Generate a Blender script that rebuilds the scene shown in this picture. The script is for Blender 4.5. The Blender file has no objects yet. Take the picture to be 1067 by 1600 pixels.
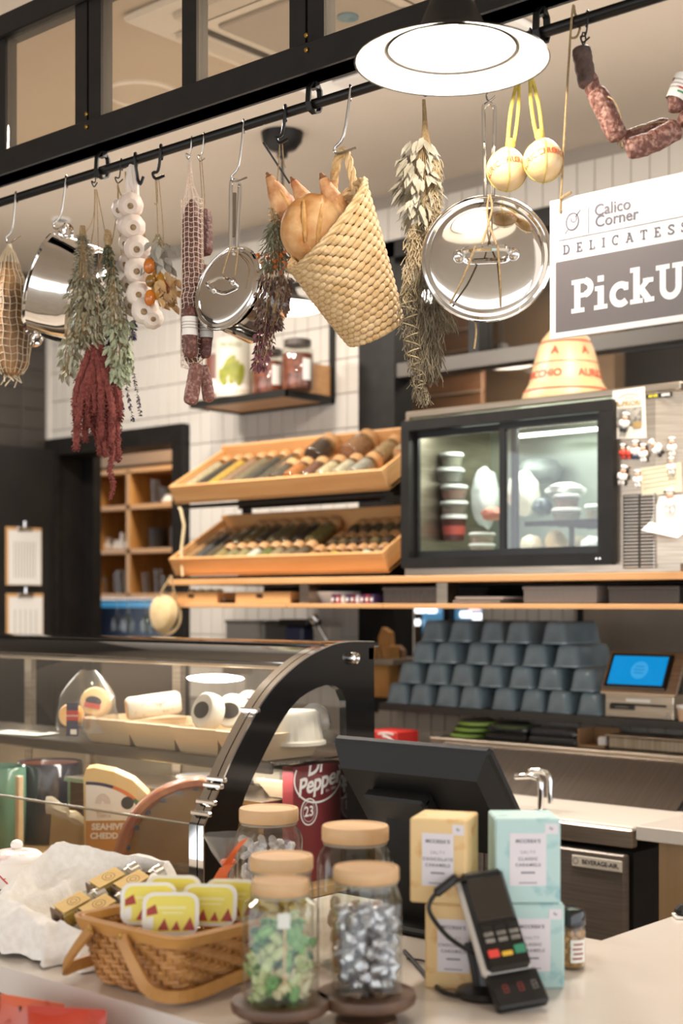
import bpy, math, random
from mathutils import Vector as V, Matrix as Mx, noise
R = math.radians
PI = math.pi
random.seed(7)
SC = bpy.context.scene
COL = SC.collection

# ------------------------------------------------------------------ camera, world, exposure, large lights
HEAD = R(41.4)                       # the camera looks 41.4 degrees to the left of the back wall's normal
cd = bpy.data.cameras.new('camera'); cam = bpy.data.objects.new('camera', cd); COL.objects.link(cam)
cam.location = (0, 0, 1.5); cam.rotation_euler = (R(90), 0, HEAD)
cd.lens = 50; cd.sensor_width = 36; cd.shift_y = 0.0875; cd.clip_start = 0.05
cd.dof.use_dof = True; cd.dof.focus_distance = 2.8; cd.dof.aperture_fstop = 3.2
SC.camera = cam
w = bpy.data.worlds.new('world'); SC.world = w; w.use_nodes = True
w.node_tree.nodes['Background'].inputs[0].default_value = (0.93, 0.96, 1.0, 1)
w.node_tree.nodes['Background'].inputs[1].default_value = 1.55
SC.view_settings.view_transform = 'Standard'; SC.view_settings.look = 'None'
SC.view_settings.exposure = 0.7; SC.view_settings.gamma = 1; SC.view_settings.use_curve_mapping = False
SC.cycles.max_bounces = 10; SC.cycles.transparent_max_bounces = 24; SC.cycles.glossy_bounces = 5
SC.cycles.caustics_reflective = False; SC.cycles.caustics_refractive = False
SC.cycles.sample_clamp_indirect = 4
SC.cycles.use_denoising = True

def area(name, loc, size, power, color=(1, .88, .72), rot=(0, 0, 0)):
    l = bpy.data.lights.new(name, 'AREA'); l.shape = 'RECTANGLE'; l.size, l.size_y = size
    l.energy = power; l.color = color
    o = bpy.data.objects.new(name, l); o.location = loc; o.rotation_euler = rot; COL.objects.link(o); return o
for k_ in range(4):                                     # added disk lamps, brightening the aisle and giving round reflections; no fixtures
    q_ = area('aisle_fill_disk', (-4.6+1.0*k_, 3.0, 3.13), (.34, .34), 28, (1, .92, .83)); q_.data.shape = 'DISK'
area('pantry_fill', (-5.6, 5.0, 2.9), (.5, .3), 22)  # added area lamp to brighten the pantry, no fixture built
area('kitchen_fill', (-3.0, 5.6, 3.1), (2.0, .6), 24)  # unseen area lamp added to light the kitchen
area('ceiling_uplight_fill', (-3.0, 3.15, 2.3), (4.6, 1.3), 13, (1, .93, .85), (R(180), 0, 0))  # upward fill added in mid-air to brighten the ceiling

# ------------------------------------------------------------------ pixel rays of the photo onto the room's real planes
F, CX, HY = 2222.22, 533.5, 940.0
sa, ca = math.sin(HEAD), math.cos(HEAD)
EYE = V((0, 0, 1.5))
def ray(px, py):
    u = (px-CX)/F
    return V((-sa+ca*u, ca+sa*u, (HY-py)/F))
def at(px, py, Y):
    r = ray(px, py); return EYE + r*(Y/r.y)
def atz(px, py, h):
    r = ray(px, py); return EYE + r*((h-1.5)/r.z)
def atx(px, py, X):
    r = ray(px, py); return EYE + r*(X/r.x)
def xat(px, Y): return at(px, HY, Y).x
def dep(p): return -sa*p.x + ca*p.y

# ------------------------------------------------------------------ materials
def lin(h):
    if not isinstance(h, str): return tuple(h)
    h = h.lstrip('#'); o = []
    for i in (0, 2, 4):
        c = int(h[i:i+2], 16)/255
        o.append(c/12.92 if c <= .04045 else ((c+.055)/1.055)**2.4)
    return tuple(o)
MATS = {}
def mat(name, col, rough=.5, metal=0, col2=None, scale=12, stretch=(1, 1, 1), bump=0, bscale=None, emit=0, coat=0,
        contrast=(.35, .65), detail=4, rough2=None, coords='Object', sheen=0, spec=None, tex='noise', sub=0):
    if name in MATS: return MATS[name]
    m = bpy.data.materials.new(name); m.use_nodes = True; nt = m.node_tree; N, L = nt.nodes, nt.links
    b = N['Principled BSDF']; c = lin(col)
    b.inputs['Base Color'].default_value = (*c, 1); b.inputs['Roughness'].default_value = rough; b.inputs['Metallic'].default_value = metal
    if coat: b.inputs['Coat Weight'].default_value = coat; b.inputs['Coat Roughness'].default_value = .08
    if sheen: b.inputs['Sheen Weight'].default_value = sheen
    if spec is not None: b.inputs['Specular IOR Level'].default_value = spec
    if sub: b.inputs['Subsurface Weight'].default_value = sub; b.inputs['Subsurface Radius'].default_value = (.01, .006, .004); b.inputs['Subsurface Scale'].default_value = 1
    if emit:
        b.inputs['Emission Color'].default_value = (*c, 1); b.inputs['Emission Strength'].default_value = emit
    if col2 is not None or bump:
        tc = N.new('ShaderNodeTexCoord'); mp = N.new('ShaderNodeMapping'); mp.inputs['Scale'].default_value = stretch
        L.new(tc.outputs[coords], mp.inputs['Vector'])
        def tx(s):
            if tex == 'voronoi':
                t = N.new('ShaderNodeTexVoronoi'); t.inputs['Scale'].default_value = s; L.new(mp.outputs[0], t.inputs['Vector']); return t.outputs['Distance']
            t = N.new('ShaderNodeTexNoise'); t.inputs['Scale'].default_value = s; t.inputs['Detail'].default_value = detail
            L.new(mp.outputs[0], t.inputs['Vector']); return t.outputs['Fac']
        if col2 is not None:
            cr = N.new('ShaderNodeValToRGB'); e = cr.color_ramp.elements
            e[0].position, e[1].position = contrast
            e[0].color = (*c, 1); e[1].color = (*lin(col2), 1)
            o = tx(scale); L.new(o, cr.inputs[0]); L.new(cr.outputs[0], b.inputs['Base Color'])
            if rough2 is not None:
                mr = N.new('ShaderNodeMapRange'); mr.inputs[3].default_value = rough; mr.inputs[4].default_value = rough2
                L.new(o, mr.inputs[0]); L.new(mr.outputs[0], b.inputs['Roughness'])
        if bump:
            bp = N.new('ShaderNodeBump'); bp.inputs['Strength'].default_value = min(1, bump); bp.inputs['Distance'].default_value = .004*max(1, bump)
            L.new(tx(bscale or scale), bp.inputs['Height']); L.new(bp.outputs[0], b.inputs['Normal'])
    MATS[name] = m; return m
def wood(name, c1, c2, axis=0, rough=.45, scale=9):
    st = [8, 8, 8]; st[axis] = .7
    return mat(name, c1, rough, col2=c2, scale=scale/3, stretch=st, contrast=(.3, .7), detail=5)
def thin_glass(name, tint='#ffffff', ior=1.5, rough=0.0, haze=0, hazecol='#ffffff'):
    """glass pane or vessel wall: lets light through, mirrors by Fresnel; optional diffuse haze mixed in"""
    if name in MATS: return MATS[name]
    m = bpy.data.materials.new(name); m.use_nodes = True; nt = m.node_tree; N, L = nt.nodes, nt.links
    N.remove(N['Principled BSDF'])
    tr = N.new('ShaderNodeBsdfTransparent'); tr.inputs[0].default_value = (*lin(tint), 1)
    gl = N.new('ShaderNodeBsdfGlossy'); gl.inputs['Roughness'].default_value = rough
    lw = N.new('ShaderNodeLayerWeight'); lw.inputs[0].default_value = .5     # Schlick, the same from both sides of a thin wall
    pw = N.new('ShaderNodeMath'); pw.operation = 'POWER'; pw.inputs[1].default_value = 4.0; L.new(lw.outputs['Facing'], pw.inputs[0])
    fr = N.new('ShaderNodeMath'); fr.operation = 'MULTIPLY_ADD'; f0 = ((ior-1)/(ior+1))**2*1.6
    fr.inputs[1].default_value = 1-f0; fr.inputs[2].default_value = f0; L.new(pw.outputs[0], fr.inputs[0])
    mx = N.new('ShaderNodeMixShader'); L.new(fr.outputs[0], mx.inputs[0]); L.new(tr.outputs[0], mx.inputs[1]); L.new(gl.outputs[0], mx.inputs[2])
    out = mx
    if haze:
        df = N.new('ShaderNodeBsdfDiffuse'); df.inputs[0].default_value = (*lin(hazecol), 1)
        m2 = N.new('ShaderNodeMixShader'); m2.inputs[0].default_value = haze
        L.new(mx.outputs[0], m2.inputs[1]); L.new(df.outputs[0], m2.inputs[2]); out = m2
    L.new(out.outputs[0], N['Material Output'].inputs[0])
    MATS[name] = m; return m
def foil(name, c1, c2, rough=.25, metal=.9): return mat(name, c1, rough, metal, col2=c2, scale=60, bump=.8, bscale=90)

M_tile = mat('white_tile', '#d9d3ca', .22, col2='#d2cbc1', scale=2.0, coords='Object')
M_dtile = mat('dark_tile', '#3b3631', .3, col2='#443e38', scale=2)
M_grout = mat('grout', '#a39a90', .9)
M_dgrout = mat('dark_grout', '#56504a', .9)
M_ceil = mat('ceiling_paint', '#d3c6b6', .85, col2='#cdbfae', scale=1.2)
M_black = mat('black_steel', '#1b1917', .45, col2='#221f1d', scale=18, spec=.25)
M_iron = mat('black_iron', '#181614', .38, metal=.3)
M_blackpl = mat('black_plastic', '#1a1918', .35)
M_blackgl = mat('black_gloss', '#0b0a0a', .08, coat=.4)
M_chrome = mat('chrome', '#e9e7e4', .06, 1)
M_steelp = mat('polished_steel', '#dcd9d5', .07, 1)
M_steel = mat('brushed_steel', '#c8baa8', .28, 1, col2='#b0a291', scale=6, stretch=(1, 1, 40), rough2=.38)
M_steelw = mat('steel_wire', '#b9b4ad', .25, 1)
M_brass = mat('brass', '#b8924a', .3, 1)
M_marble = mat('white_quartz', '#d9cfc4', .16, col2='#c6bbb0', scale=2.2, contrast=(.5, .72), detail=8, stretch=(1, 2.4, 1))
M_pane = thin_glass('clear_pane')
M_spane = thin_glass('screen_pane', '#efe7db', haze=.06, hazecol='#cfc2b0')
M_glass = thin_glass('jar_glass', '#f4f6f2', 1.5)
M_white = mat('white_enamel', '#f3f0ea', .25)
M_paper = mat('white_paper', '#eae6df', .7)
M_wood_sh = wood('shelf_wood_grain', '#d9a873', '#c8925c')
M_crate = wood('crate_wood', '#dcab74', '#c99259')
M_pine = wood('pale_pine', '#dcc6a4', '#ceb08a')
M_pineY = wood('pale_pine_lengthwise', '#dcc6a4', '#ceb08a', axis=1)
M_beech = wood('beech_lid', '#d8b286', '#c79f72')
M_walnut = wood('walnut', '#6b4d38', '#4d3526')
M_oakp = wood('pantry_oak', '#b5854a', '#9a6c38')
M_cork = mat('cork_stopper', '#cda873', .8, col2='#b98f5c', scale=90)
M_twine = mat('jute_twine', '#a98f68', .9, col2='#8e7550', scale=200)

# ------------------------------------------------------------------ mesh builder
I4 = Mx.Identity(4)
def T(*a): return Mx.Translation(V(a[0] if len(a) == 1 else a))
def RZ(a): return Mx.Rotation(a, 4, 'Z')
def RX(a): return Mx.Rotation(a, 4, 'X')
def RY(a): return Mx.Rotation(a, 4, 'Y')
def frame(o, z, x=(1, 0, 0)):
    z = V(z).normalized(); x = V(x); x = x - z*x.dot(z)
    if x.length < 1e-4: x = V((0, 1, 0)) - z*z.y
    x.normalize(); y = z.cross(x)
    return Mx(((x.x, y.x, z.x, o[0]), (x.y, y.y, z.y, o[1]), (x.z, y.z, z.z, o[2]), (0, 0, 0, 1)))
class MB:
    def __init__(s): s.v = []; s.f = []; s.s = []; s.mi = []; s.cur = 0
    def add(s, vs, fs, M=None, smooth=False):
        n = len(s.v)
        s.v += [tuple(M @ V(p)) for p in vs] if M is not None else [tuple(p) for p in vs]
        s.f += [tuple(i+n for i in f) for f in fs]; s.s += [smooth]*len(fs); s.mi += [s.cur]*len(fs); return s
    def box(s, c, d, M=None, b=0):
        cx, cy, cz = c; x, y, z = d[0]/2, d[1]/2, d[2]/2
        if b <= 0:
            vs = [(cx+i*x, cy+j*y, cz+k*z) for i in (-1, 1) for j in (-1, 1) for k in (-1, 1)]
            return s.add(vs, [(0, 1, 3, 2), (4, 6, 7, 5), (0, 4, 5, 1), (2, 3, 7, 6), (0, 2, 6, 4), (1, 5, 7, 3)], M)
        b = min(b, x*.99, y*.99, z*.99); vs = []; ix = {}
        for i in (-1, 1):
            for j in (-1, 1):
                for k in (-1, 1):
                    for a in range(3):
                        p = [i*(x-b), j*(y-b), k*(z-b)]; p[a] = (i*x, j*y, k*z)[a]
                        ix[i, j, k, a] = len(vs); vs.append((cx+p[0], cy+p[1], cz+p[2]))
        fs = []
        q = [(-1, -1), (1, -1), (1, 1), (-1, 1)]
        for t in (-1, 1):
            fs.append([ix[t, a, c_, 0] for a, c_ in (q if t > 0 else q[::-1])])
            fs.append([ix[a, t, c_, 1] for a, c_ in (q[::-1] if t > 0 else q)])
            fs.append([ix[a, c_, t, 2] for a, c_ in (q if t > 0 else q[::-1])])
        for i in (-1, 1):
            for j in (-1, 1):
                fs.append([ix[i, j, -1, 0], ix[i, j, 1, 0], ix[i, j, 1, 1], ix[i, j, -1, 1]])
                fs.append([ix[i, -1, j, 0], ix[i, 1, j, 0], ix[i, 1, j, 2], ix[i, -1, j, 2]])
                fs.append([ix[-1, i, j, 1], ix[1, i, j, 1], ix[1, i, j, 2], ix[-1, i, j, 2]])
                for k in (-1, 1): fs.append([ix[i, j, k, a] for a in range(3)])
        return s.add(vs, fs, M)
    def lathe(s, prof, n=24, M=None, cap=True, fn=None, smooth=True):
        vs = []
        for (r, z) in prof:
            for i in range(n):
                a = 2*PI*i/n; rr = r*(fn(a, z) if fn else 1); vs.append((rr*math.cos(a), rr*math.sin(a), z))
        fs = []
        for k in range(len(prof)-1):
            for i in range(n):
                j = (i+1) % n; fs.append((k*n+i, k*n+j, (k+1)*n+j, (k+1)*n+i))
        if cap:
            if prof[0][0] > 1e-6: fs.append(tuple(range(n))[::-1])
            if prof[-1][0] > 1e-6: fs.append(tuple((len(prof)-1)*n+i for i in range(n)))
        return s.add(vs, fs, M, smooth)
    def tube(s, pts, r, n=6, closed=False, M=None, cap=True, flat=1.0, up=None):
        pts = [V(p) for p in pts]; m = len(pts); vs = []; prev = None
        for i, p in enumerate(pts):
            a = pts[i-1] if (i > 0 or closed) else p; b = pts[(i+1) % m] if (i < m-1 or closed) else p
            t = (b-a); t = t.normalized() if t.length > 1e-9 else V((0, 0, 1))
            if prev is None:
                h = V(up) if up else (V((0, 0, 1)) if abs(t.z) < .9 else V((1, 0, 0)))
            else: h = prev
            u = h - t*h.dot(t); u = u.normalized() if u.length > 1e-6 else t.orthogonal().normalized()
            prev = u; w_ = t.cross(u); rr = r[i] if isinstance(r, (list, tuple)) else r
            for k in range(n):
                an = 2*PI*(k+.5)/n; vs.append(p + u*(rr*math.cos(an)) + w_*(rr*flat*math.sin(an)))
        fs = []
        for i in range(m if closed else m-1):
            for k in range(n):
                l = (k+1) % n; i2 = (i+1) % m; fs.append((i*n+k, i*n+l, i2*n+l, i2*n+k))
        if cap and not closed: fs += [tuple(range(n))[::-1], tuple((m-1)*n+k for k in range(n))]
        return s.add(vs, fs, M, n > 4)
    def ball(s, c=(0, 0, 0), r=(1, 1, 1), nu=14, nv=8, M=None, fn=None):
        if not isinstance(r, (tuple, list)): r = (r, r, r)
        vs = [(c[0], c[1], c[2]-r[2]*(fn(V((0, 0, -1))) if fn else 1))]; fs = []
        for k in range(1, nv):
            t = -PI/2 + PI*k/nv
            for i in range(nu):
                a = 2*PI*i/nu; d = V((math.cos(t)*math.cos(a), math.cos(t)*math.sin(a), math.sin(t))); q = fn(d) if fn else 1
                vs.append((c[0]+r[0]*d.x*q, c[1]+r[1]*d.y*q, c[2]+r[2]*d.z*q))
        vs.append((c[0], c[1], c[2]+r[2]*(fn(V((0, 0, 1))) if fn else 1)))
        for i in range(nu):
            j = (i+1) % nu; fs.append((0, 1+j, 1+i))
            for k in range(nv-2): fs.append((1+k*nu+i, 1+k*nu+j, 1+(k+1)*nu+j, 1+(k+1)*nu+i))
            fs.append((1+(nv-2)*nu+i, 1+(nv-2)*nu+j, len(vs)-1))
        return s.add(vs, fs, M, True)
    def prism(s, poly, h, M=None, z0=0):
        n = len(poly); vs = [(p[0], p[1], z0) for p in poly] + [(p[0], p[1], z0+h) for p in poly]
        fs = [tuple(range(n))[::-1], tuple(range(n, 2*n))] + [(i, (i+1) % n, n+(i+1) % n, n+i) for i in range(n)]
        return s.add(vs, fs, M)
    def grid(s, fn, nu, nv, cu=False, M=None, smooth=True):
        vs = [fn(i/nu, j/nv) for j in range(nv+1) for i in range(nu + (0 if cu else 1))]; w_ = nu if cu else nu+1; fs = []
        for j in range(nv):
            for i in range(nu):
                k = (i+1) % w_; fs.append((j*w_+i, j*w_+k, (j+1)*w_+k, (j+1)*w_+i))
        return s.add(vs, fs, M, smooth)
    def leaf(s, p, d, l, w_, nrm=None, curl=.25):
        d = V(d).normalized(); nr = V(nrm) if nrm else V((random.uniform(-1, 1), random.uniform(-1, 1), random.uniform(-.4, 1)))
        sd = d.cross(nr); sd = sd.normalized() if sd.length > 1e-5 else d.orthogonal().normalized(); up = sd.cross(d); p = V(p)
        c = p+d*l*.5+up*(curl*l*.5); e = p+d*l-up*(curl*l*.2)
        vs = [p, p+d*l*.25+sd*w_*.42, p+d*l*.62+sd*w_*.4+up*curl*l*.2, e, p+d*l*.62-sd*w_*.4+up*curl*l*.2, p+d*l*.25-sd*w_*.42, p+d*l*.35-up*l*.03]
        return s.add(vs, [(0, 1, 6), (1, 2, 6), (2, 3, 6), (3, 4, 6), (4, 5, 6), (5, 0, 6)], None, True)
    def done(s, name, m, parent=None, label=None, kind=None, loc=None, rot=None, sharp=38):
        me = bpy.data.meshes.new(name); me.from_pydata(s.v, [], s.f)
        ms = m if isinstance(m, (list, tuple)) else [m]
        for q in ms: me.materials.append(q)
        me.polygons.foreach_set('use_smooth', s.s)
        if len(ms) > 1: me.polygons.foreach_set('material_index', s.mi)
        me.update()
        if any(s.s): me.set_sharp_from_angle(angle=R(sharp))
        o = bpy.data.objects.new(name, me); COL.objects.link(o)
        if parent: o.parent = parent
        if label: o['label'] = label
        if name.startswith('lettering'): kind = 'stuff'
        if kind: o['kind'] = kind
        if loc is not None: o.location = loc
        if rot is not None: o.rotation_euler = rot
        return o
def inst(me_obj, name, parent=None, loc=(0, 0, 0), rot=(0, 0, 0), sc=None):
    o = bpy.data.objects.new(name, me_obj.data); COL.objects.link(o); o.parent = parent; o.location = loc; o.rotation_euler = rot
    if sc: o.scale = sc if isinstance(sc, (tuple, list)) else (sc, sc, sc)
    return o
def thing(name, label, cat, loc=(0, 0, 0), rz=0, group=None, rot=None):
    o = bpy.data.objects.new(name, None); COL.objects.link(o); o.empty_display_size = .05
    o.location = loc; o.rotation_euler = rot or (0, 0, rz); o['label'] = label; o['category'] = cat
    if group: o['group'] = group
    return o
def tag(o, label, cat, group=None, kind=None):
    o['label'] = label; o['category'] = cat
    if group: o['group'] = group
    if kind: o['kind'] = kind
    return o
def struct(o, label=None, cat=None):
    o['kind'] = 'structure'
    if label: o['label'] = label
    if cat: o['category'] = cat
    return o
def copy_tree(o, parent=None):
    c = o.copy(); COL.objects.link(c); c.parent = parent
    for ch in list(o.children): copy_tree(ch, c)
    return c
def fbm(p, s=1.0): return noise.noise(V(p)*s)

# ------------------------------------------------------------------ lettering
def text_mesh(body, size, align='CENTER', bold=0.0, space=1.0):
    c = bpy.data.curves.new('lettering', 'FONT'); c.body = body; c.size = size; c.align_x = align; c.align_y = 'CENTER'
    c.offset = bold; c.space_character = space; c.resolution_u = 3; c.fill_mode = 'FRONT'
    o = bpy.data.objects.new('lettering', c); me = o.to_mesh()
    vs = [tuple(p.co) for p in me.vertices]; fs = [tuple(p.vertices) for p in me.polygons]
    o.to_mesh_clear(); bpy.data.objects.remove(o); bpy.data.curves.remove(c)
    return vs, fs
def letter(mb, body, size, M=None, align='CENTER', bold=0.0, space=1.0, warp=None):
    vs, fs = text_mesh(body, size, align, bold, space)
    if warp: vs = [warp(p) for p in vs]
    mb.add(vs, fs, M); return mb
def stroke(mb, pts, w_, M=None, closed=False, z=0):
    pts = [V((p[0], p[1], 0)) for p in pts]; m = len(pts); vs = []
    for i in range(m):
        a = pts[i-1] if (i or closed) else None; b = pts[(i+1) % m] if (i < m-1 or closed) else None
        d1 = (pts[i]-a).normalized() if a else None; d2 = (b-pts[i]).normalized() if b else None
        d1 = d1 or d2; d2 = d2 or d1
        n1 = V((-d1.y, d1.x, 0)); n2 = V((-d2.y, d2.x, 0)); n = (n1+n2); n = n.normalized() if n.length > 1e-6 else n1
        k = w_/2/max(.35, n.dot(n1)); vs += [pts[i]+n*k+V((0, 0, z)), pts[i]-n*k+V((0, 0, z))]
    fs = [(2*i, 2*i+1, 2*((i+1) % m)+1, 2*((i+1) % m)) for i in range(m if closed else m-1)]
    mb.add(vs, fs, M)
def arc(cx, cy, rx, ry, a0, a1, n=14): return [(cx+rx*math.cos(R(a0+(a1-a0)*i/n)), cy+ry*math.sin(R(a0+(a1-a0)*i/n))) for i in range(n+1)]
def slab(ch, t, s):
    """strokes of one slab-serif capital or lower-case letter, cap height 1; t stem, s serif thickness. Returns (strokes, advance)"""
    S = []; h = 1-s/2; b = s/2
    sv = lambda x, y, l: S.append(([(x-l/2, y), (x+l/2, y)], s))
    if ch == 'D': S += [([(.2, 0), (.2, 1)], t), ([(.0, b), (.4, b)]+arc(.4, .5, .34, .5-b, -90, 90)+[(.0, h)], s), (arc(.4, .5, .35, .5-b, -70, 70), t)]; a = .86
    elif ch == 'E': S += [([(.2, 0), (.2, 1)], t), ([(0, b), (.68, b), ], s), ([(.66, 0), (.66, .28)], s), ([(0, h), (.64, h)], s), ([(.62, 1), (.62, .74)], s), ([(.2, .5), (.48, .5)], s), ([(.48, .38), (.48, .62)], s)]; a = .76
    elif ch == 'L': S += [([(.2, 0), (.2, 1)], t), ([(0, b), (.66, b)], s), ([(.64, 0), (.64, .32)], s)]; sv(.2, h, .4); a = .72
    elif ch == 'I': S += [([(.2, 0), (.2, 1)], t)]; sv(.2, h, .4); sv(.2, b, .4); a = .42
    elif ch == 'C': S += [(arc(.42, .5, .36, .5-b, 50, 310), t*.95), ([(.67, .68), (.67, 1)], s)]; a = .8
    elif ch == 'A': S += [([(.14, 0), (.42, 1)], s*1.2), ([(.44, 1), (.74, 0)], t), ([(.24, .34), (.64, .34)], s)]; sv(.12, b, .3); sv(.74, b, .34); sv(.34, h, .3); a = .9
    elif ch == 'T': S += [([(.36, 0), (.36, 1)], t), ([(0, h), (.72, h)], s), ([(.03, 1), (.03, .7)], s), ([(.69, 1), (.69, .7)], s)]; sv(.36, b, .4); a = .74
    elif ch == 'S': S += [(arc(.34, .745, .25, .255-b, 20, 265)+arc(.34, .255, .27, .255-b, 88, -155), t*.95), ([(.6, .68), (.6, .98)], s), ([(.06, .02), (.06, .32)], s)]; a = .66
    elif ch == 'N': S += [([(.16, 0), (.16, 1)], s*1.1), ([(.14, 1), (.7, 0)], t), ([(.7, 0), (.7, 1)], s*1.1)]; sv(.16, b, .34); sv(.1, h, .24); sv(.7, h, .34); a = .88
    elif ch == 'P': S += [([(.2, 0), (.2, 1)], t), ([(0, h), (.4, h)]+arc(.42, .72, .26, .28-b, 90, -90)+[(.2, .44+b)], s), (arc(.42, .72, .24, .28-b, 78, -78), t*.95)]; sv(.22, b, .46); a = .78
    elif ch == 'i': S += [([(.2, 0), (.2, .7)], t), ([(.2, .82), (.2, 1.0)], t)]; sv(.13, .7-b, .26); sv(.2, b, .46); a = .48
    elif ch == 'c': S += [(arc(.36, .35, .27, .35-b, 48, 315), t*.95), ([(.54, .45), (.54, .68)], s*1.1)]; a = .66
    elif ch == 'k': S += [([(.2, 0), (.2, 1.06)], t), ([(.22, .3), (.6, .66)], s*1.15), ([(.34, .42), (.62, .04)], t*.95)]; sv(.12, 1.06-b, .26); sv(.2, b, .42); sv(.62, b, .32); sv(.58, .7-b, .34); a = .82
    elif ch == 'U': S += [([(.2, 1), (.2, .36)]+arc(.45, .34, .25, .34-b, 180, 360)+[(.7, 1)], t*.92)]; sv(.2, h, .44); sv(.7, h, .4); a = .92
    elif ch == 'p': S += [([(.2, -.3), (.2, .7)], t), (arc(.4, .35, .26, .35-b, 120, -120), t*.92)]; sv(.14, .7-b, .28); sv(.2, -.3+b, .44); a = .76
    else: a = .4
    return S, a
def slab_line(mb, s_, x, y, size, t, ser, gap, M):
    for ch in s_:
        S, a = slab(ch, t, ser)
        for q, (pts, w_) in enumerate(S): stroke(mb, [(x+p[0]*size, y+p[1]*size) for p in pts], w_*size, M, z=q*6e-5)
        x += a*size+gap
    return x
# ================================================================== the setting
CEIL = 3.15
YW = 4.45
def slabbox(name, lo, hi, m, parent=None, b=0):
    return MB().box([(a+c)/2 for a, c in zip(lo, hi)], [c-a for a, c in zip(lo, hi)], b=b).done(name, m, parent)
M_floor = mat('floor_concrete', '#b9ad9c', .5, col2='#ab9f8e', scale=3)
struct(slabbox('floor', (-9, -6, -.1), (4, 9, 0), M_floor))
struct(slabbox('ceiling', (-9, -6, CEIL), (4, 9, CEIL+.1), M_ceil))
xL = xat(76, YW)                  # corner of the back wall
xD0, xD1 = xat(83, YW), xat(297, YW)   # doorway
xO = xat(565, YW)                 # where the inner kitchen window begins
zD = 2.31
wall = MB()
for lo, hi in (((xL-.15, YW, zD), (xD1, YW+.15, CEIL)), ((xL-.15, YW, 0), (xD0, YW+.15, zD)), ((xD1, YW, 0), (xO, YW+.15, CEIL)),
               ((xO, YW, 2.95), (3.5, YW+.15, CEIL)), ((xO, YW, 0), (3.5, YW+.15, 1.10))):
    wall.box([(a+c)/2 for a, c in zip(lo, hi)], [c-a for a, c in zip(lo, hi)])
WB = struct(wall.done('wall_back', M_grout))
# tiles: narrow, stacked upright, each its own piece
TW, TH = .074, .145
tl = MB().box((0, 0, 0), (TW-.0035, .010, TH-.0035), b=.0016); spots = []; cuts = []
x = xO-TW/2
while x > xL:
    k = 0
    while True:
        z = 1.06+TH*(k+.5)
        if z+TH/2 > CEIL: break
        ok = not (xD0-.02 < x+TW/2 and x-TW/2 < xD1+.005 and z-TH/2 < zD+.01)
        if ok and x-TW/2 > xL-.02: spots.append((x, z))
        elif x-TW/2 > xL-.02 and x+TW/2 > xD1+.012 and z-TH/2 < zD: cuts.append((max(x-TW/2, xD1), x+TW/2, z-TH/2, z+TH/2))
        elif x-TW/2 > xL-.02 and z+TH/2 > zD+.012: cuts.append((x-TW/2, x+TW/2, max(z-TH/2, zD), z+TH/2))
        k += 1
    x -= TW
x = xO+TW/2
while x < -1.9:
    spots += [(x, 2.95+TH*.5)]; x += TW
def tshare(q):
    d = dep(V((q[0], YW, 0))); return -d + (2 if (q[1] < 1.5 or q[1] > 2.95) else 0)*-1
def in_frame(q):
    p = V((q[0], YW, q[1]))-EYE; d = dep(p); u = (ca*p.x+sa*p.y)/d*F+CX; v = HY-p.z/d*F
    return -20 < u < 1087 and -20 < v < 1020
vis = [q for q in spots if in_frame(q)]; vis.sort(key=tshare, reverse=True)
proto = None
for q in vis[:265]:
    if proto is None: proto = tl.done('tile', M_tile, WB, loc=(q[0], YW-.003, q[1]))
    else: inst(proto, 'tile', WB, (q[0], YW-.003, q[1]), (random.uniform(-.012, .012), 0, random.uniform(-.012, .012)))
for a, b, c, d in cuts[:34]: MB().box(((a+b)/2, YW-.003, (c+d)/2), (b-a-.0035, .010, d-c-.0035), b=.0016).done('tile', M_tile, WB, label='tile cut to fit the door frame')
rest = MB(); done_ = set(vis[:265])
for q in spots:
    if q not in done_: rest.box((q[0], YW-.003, q[1]), (TW-.0035, .010, TH-.0035))
rest.done('tile_field', M_tile, WB, kind='stuff')
# dark tiled return wall on the doorway side
WL = struct(slabbox('wall_left', (xL-.15, -1.0, 0), (xL, YW, CEIL), M_dgrout))
pr = None; far_ = MB()
for j in range(14):
    for k in range(9):
        y = YW-.02-TW*2*(j+.5); z = 2.27+.1*(k+.5)
        if z > CEIL-.04: continue
        if j < 6:
            if pr is None: pr = MB().box((0, 0, 0), (.008, TW*2-.004, .096), b=.0015).done('tile', M_dtile, WL, loc=(xL+.002, y, z))
            else: inst(pr, 'tile', WL, (xL+.002, y, z))
        else: far_.box((xL+.002, y, z), (.008, TW*2-.004, .096))
far_.done('tile_field', M_dtile, WL, kind='stuff')
# a pale trim strip at the corner
struct(slabbox('trim_1', (xL-.005, YW-.02, 2.2), (xL+.03, YW-.0, CEIL), M_tile))
# the doorway's black steel frame and the open black door leaf
D1 = MB()
D1.box(((xD0+xD1)/2, YW+.05, zD-.035), (xD1-xD0, .2, .085)).box((xD1-.035, YW+.05, zD/2-.04), (.07, .2, zD-.0781)).box((xD0+.03, YW+.05, zD/2-.04), (.06, .2, zD-.0781))
DF = struct(D1.done('door_1', M_black))
xR = atx(98, 700, -5.79).x
leaf = thing('door_2', 'open black door leaf standing out from the pantry doorway', 'door', (-5.79, YW-.05, 0)); leaf['kind'] = 'structure'
MB().box((-.02, -.47, 1.13), (.04, .94, 2.26)).done('leaf_panel', mat('black_door', '#191715', .5, col2='#1f1c1a', scale=6), leaf)
MB().box((0, 0, 1.13), (.03, .03, 2.24)).done('hinge_edge', M_black, leaf)
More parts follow.
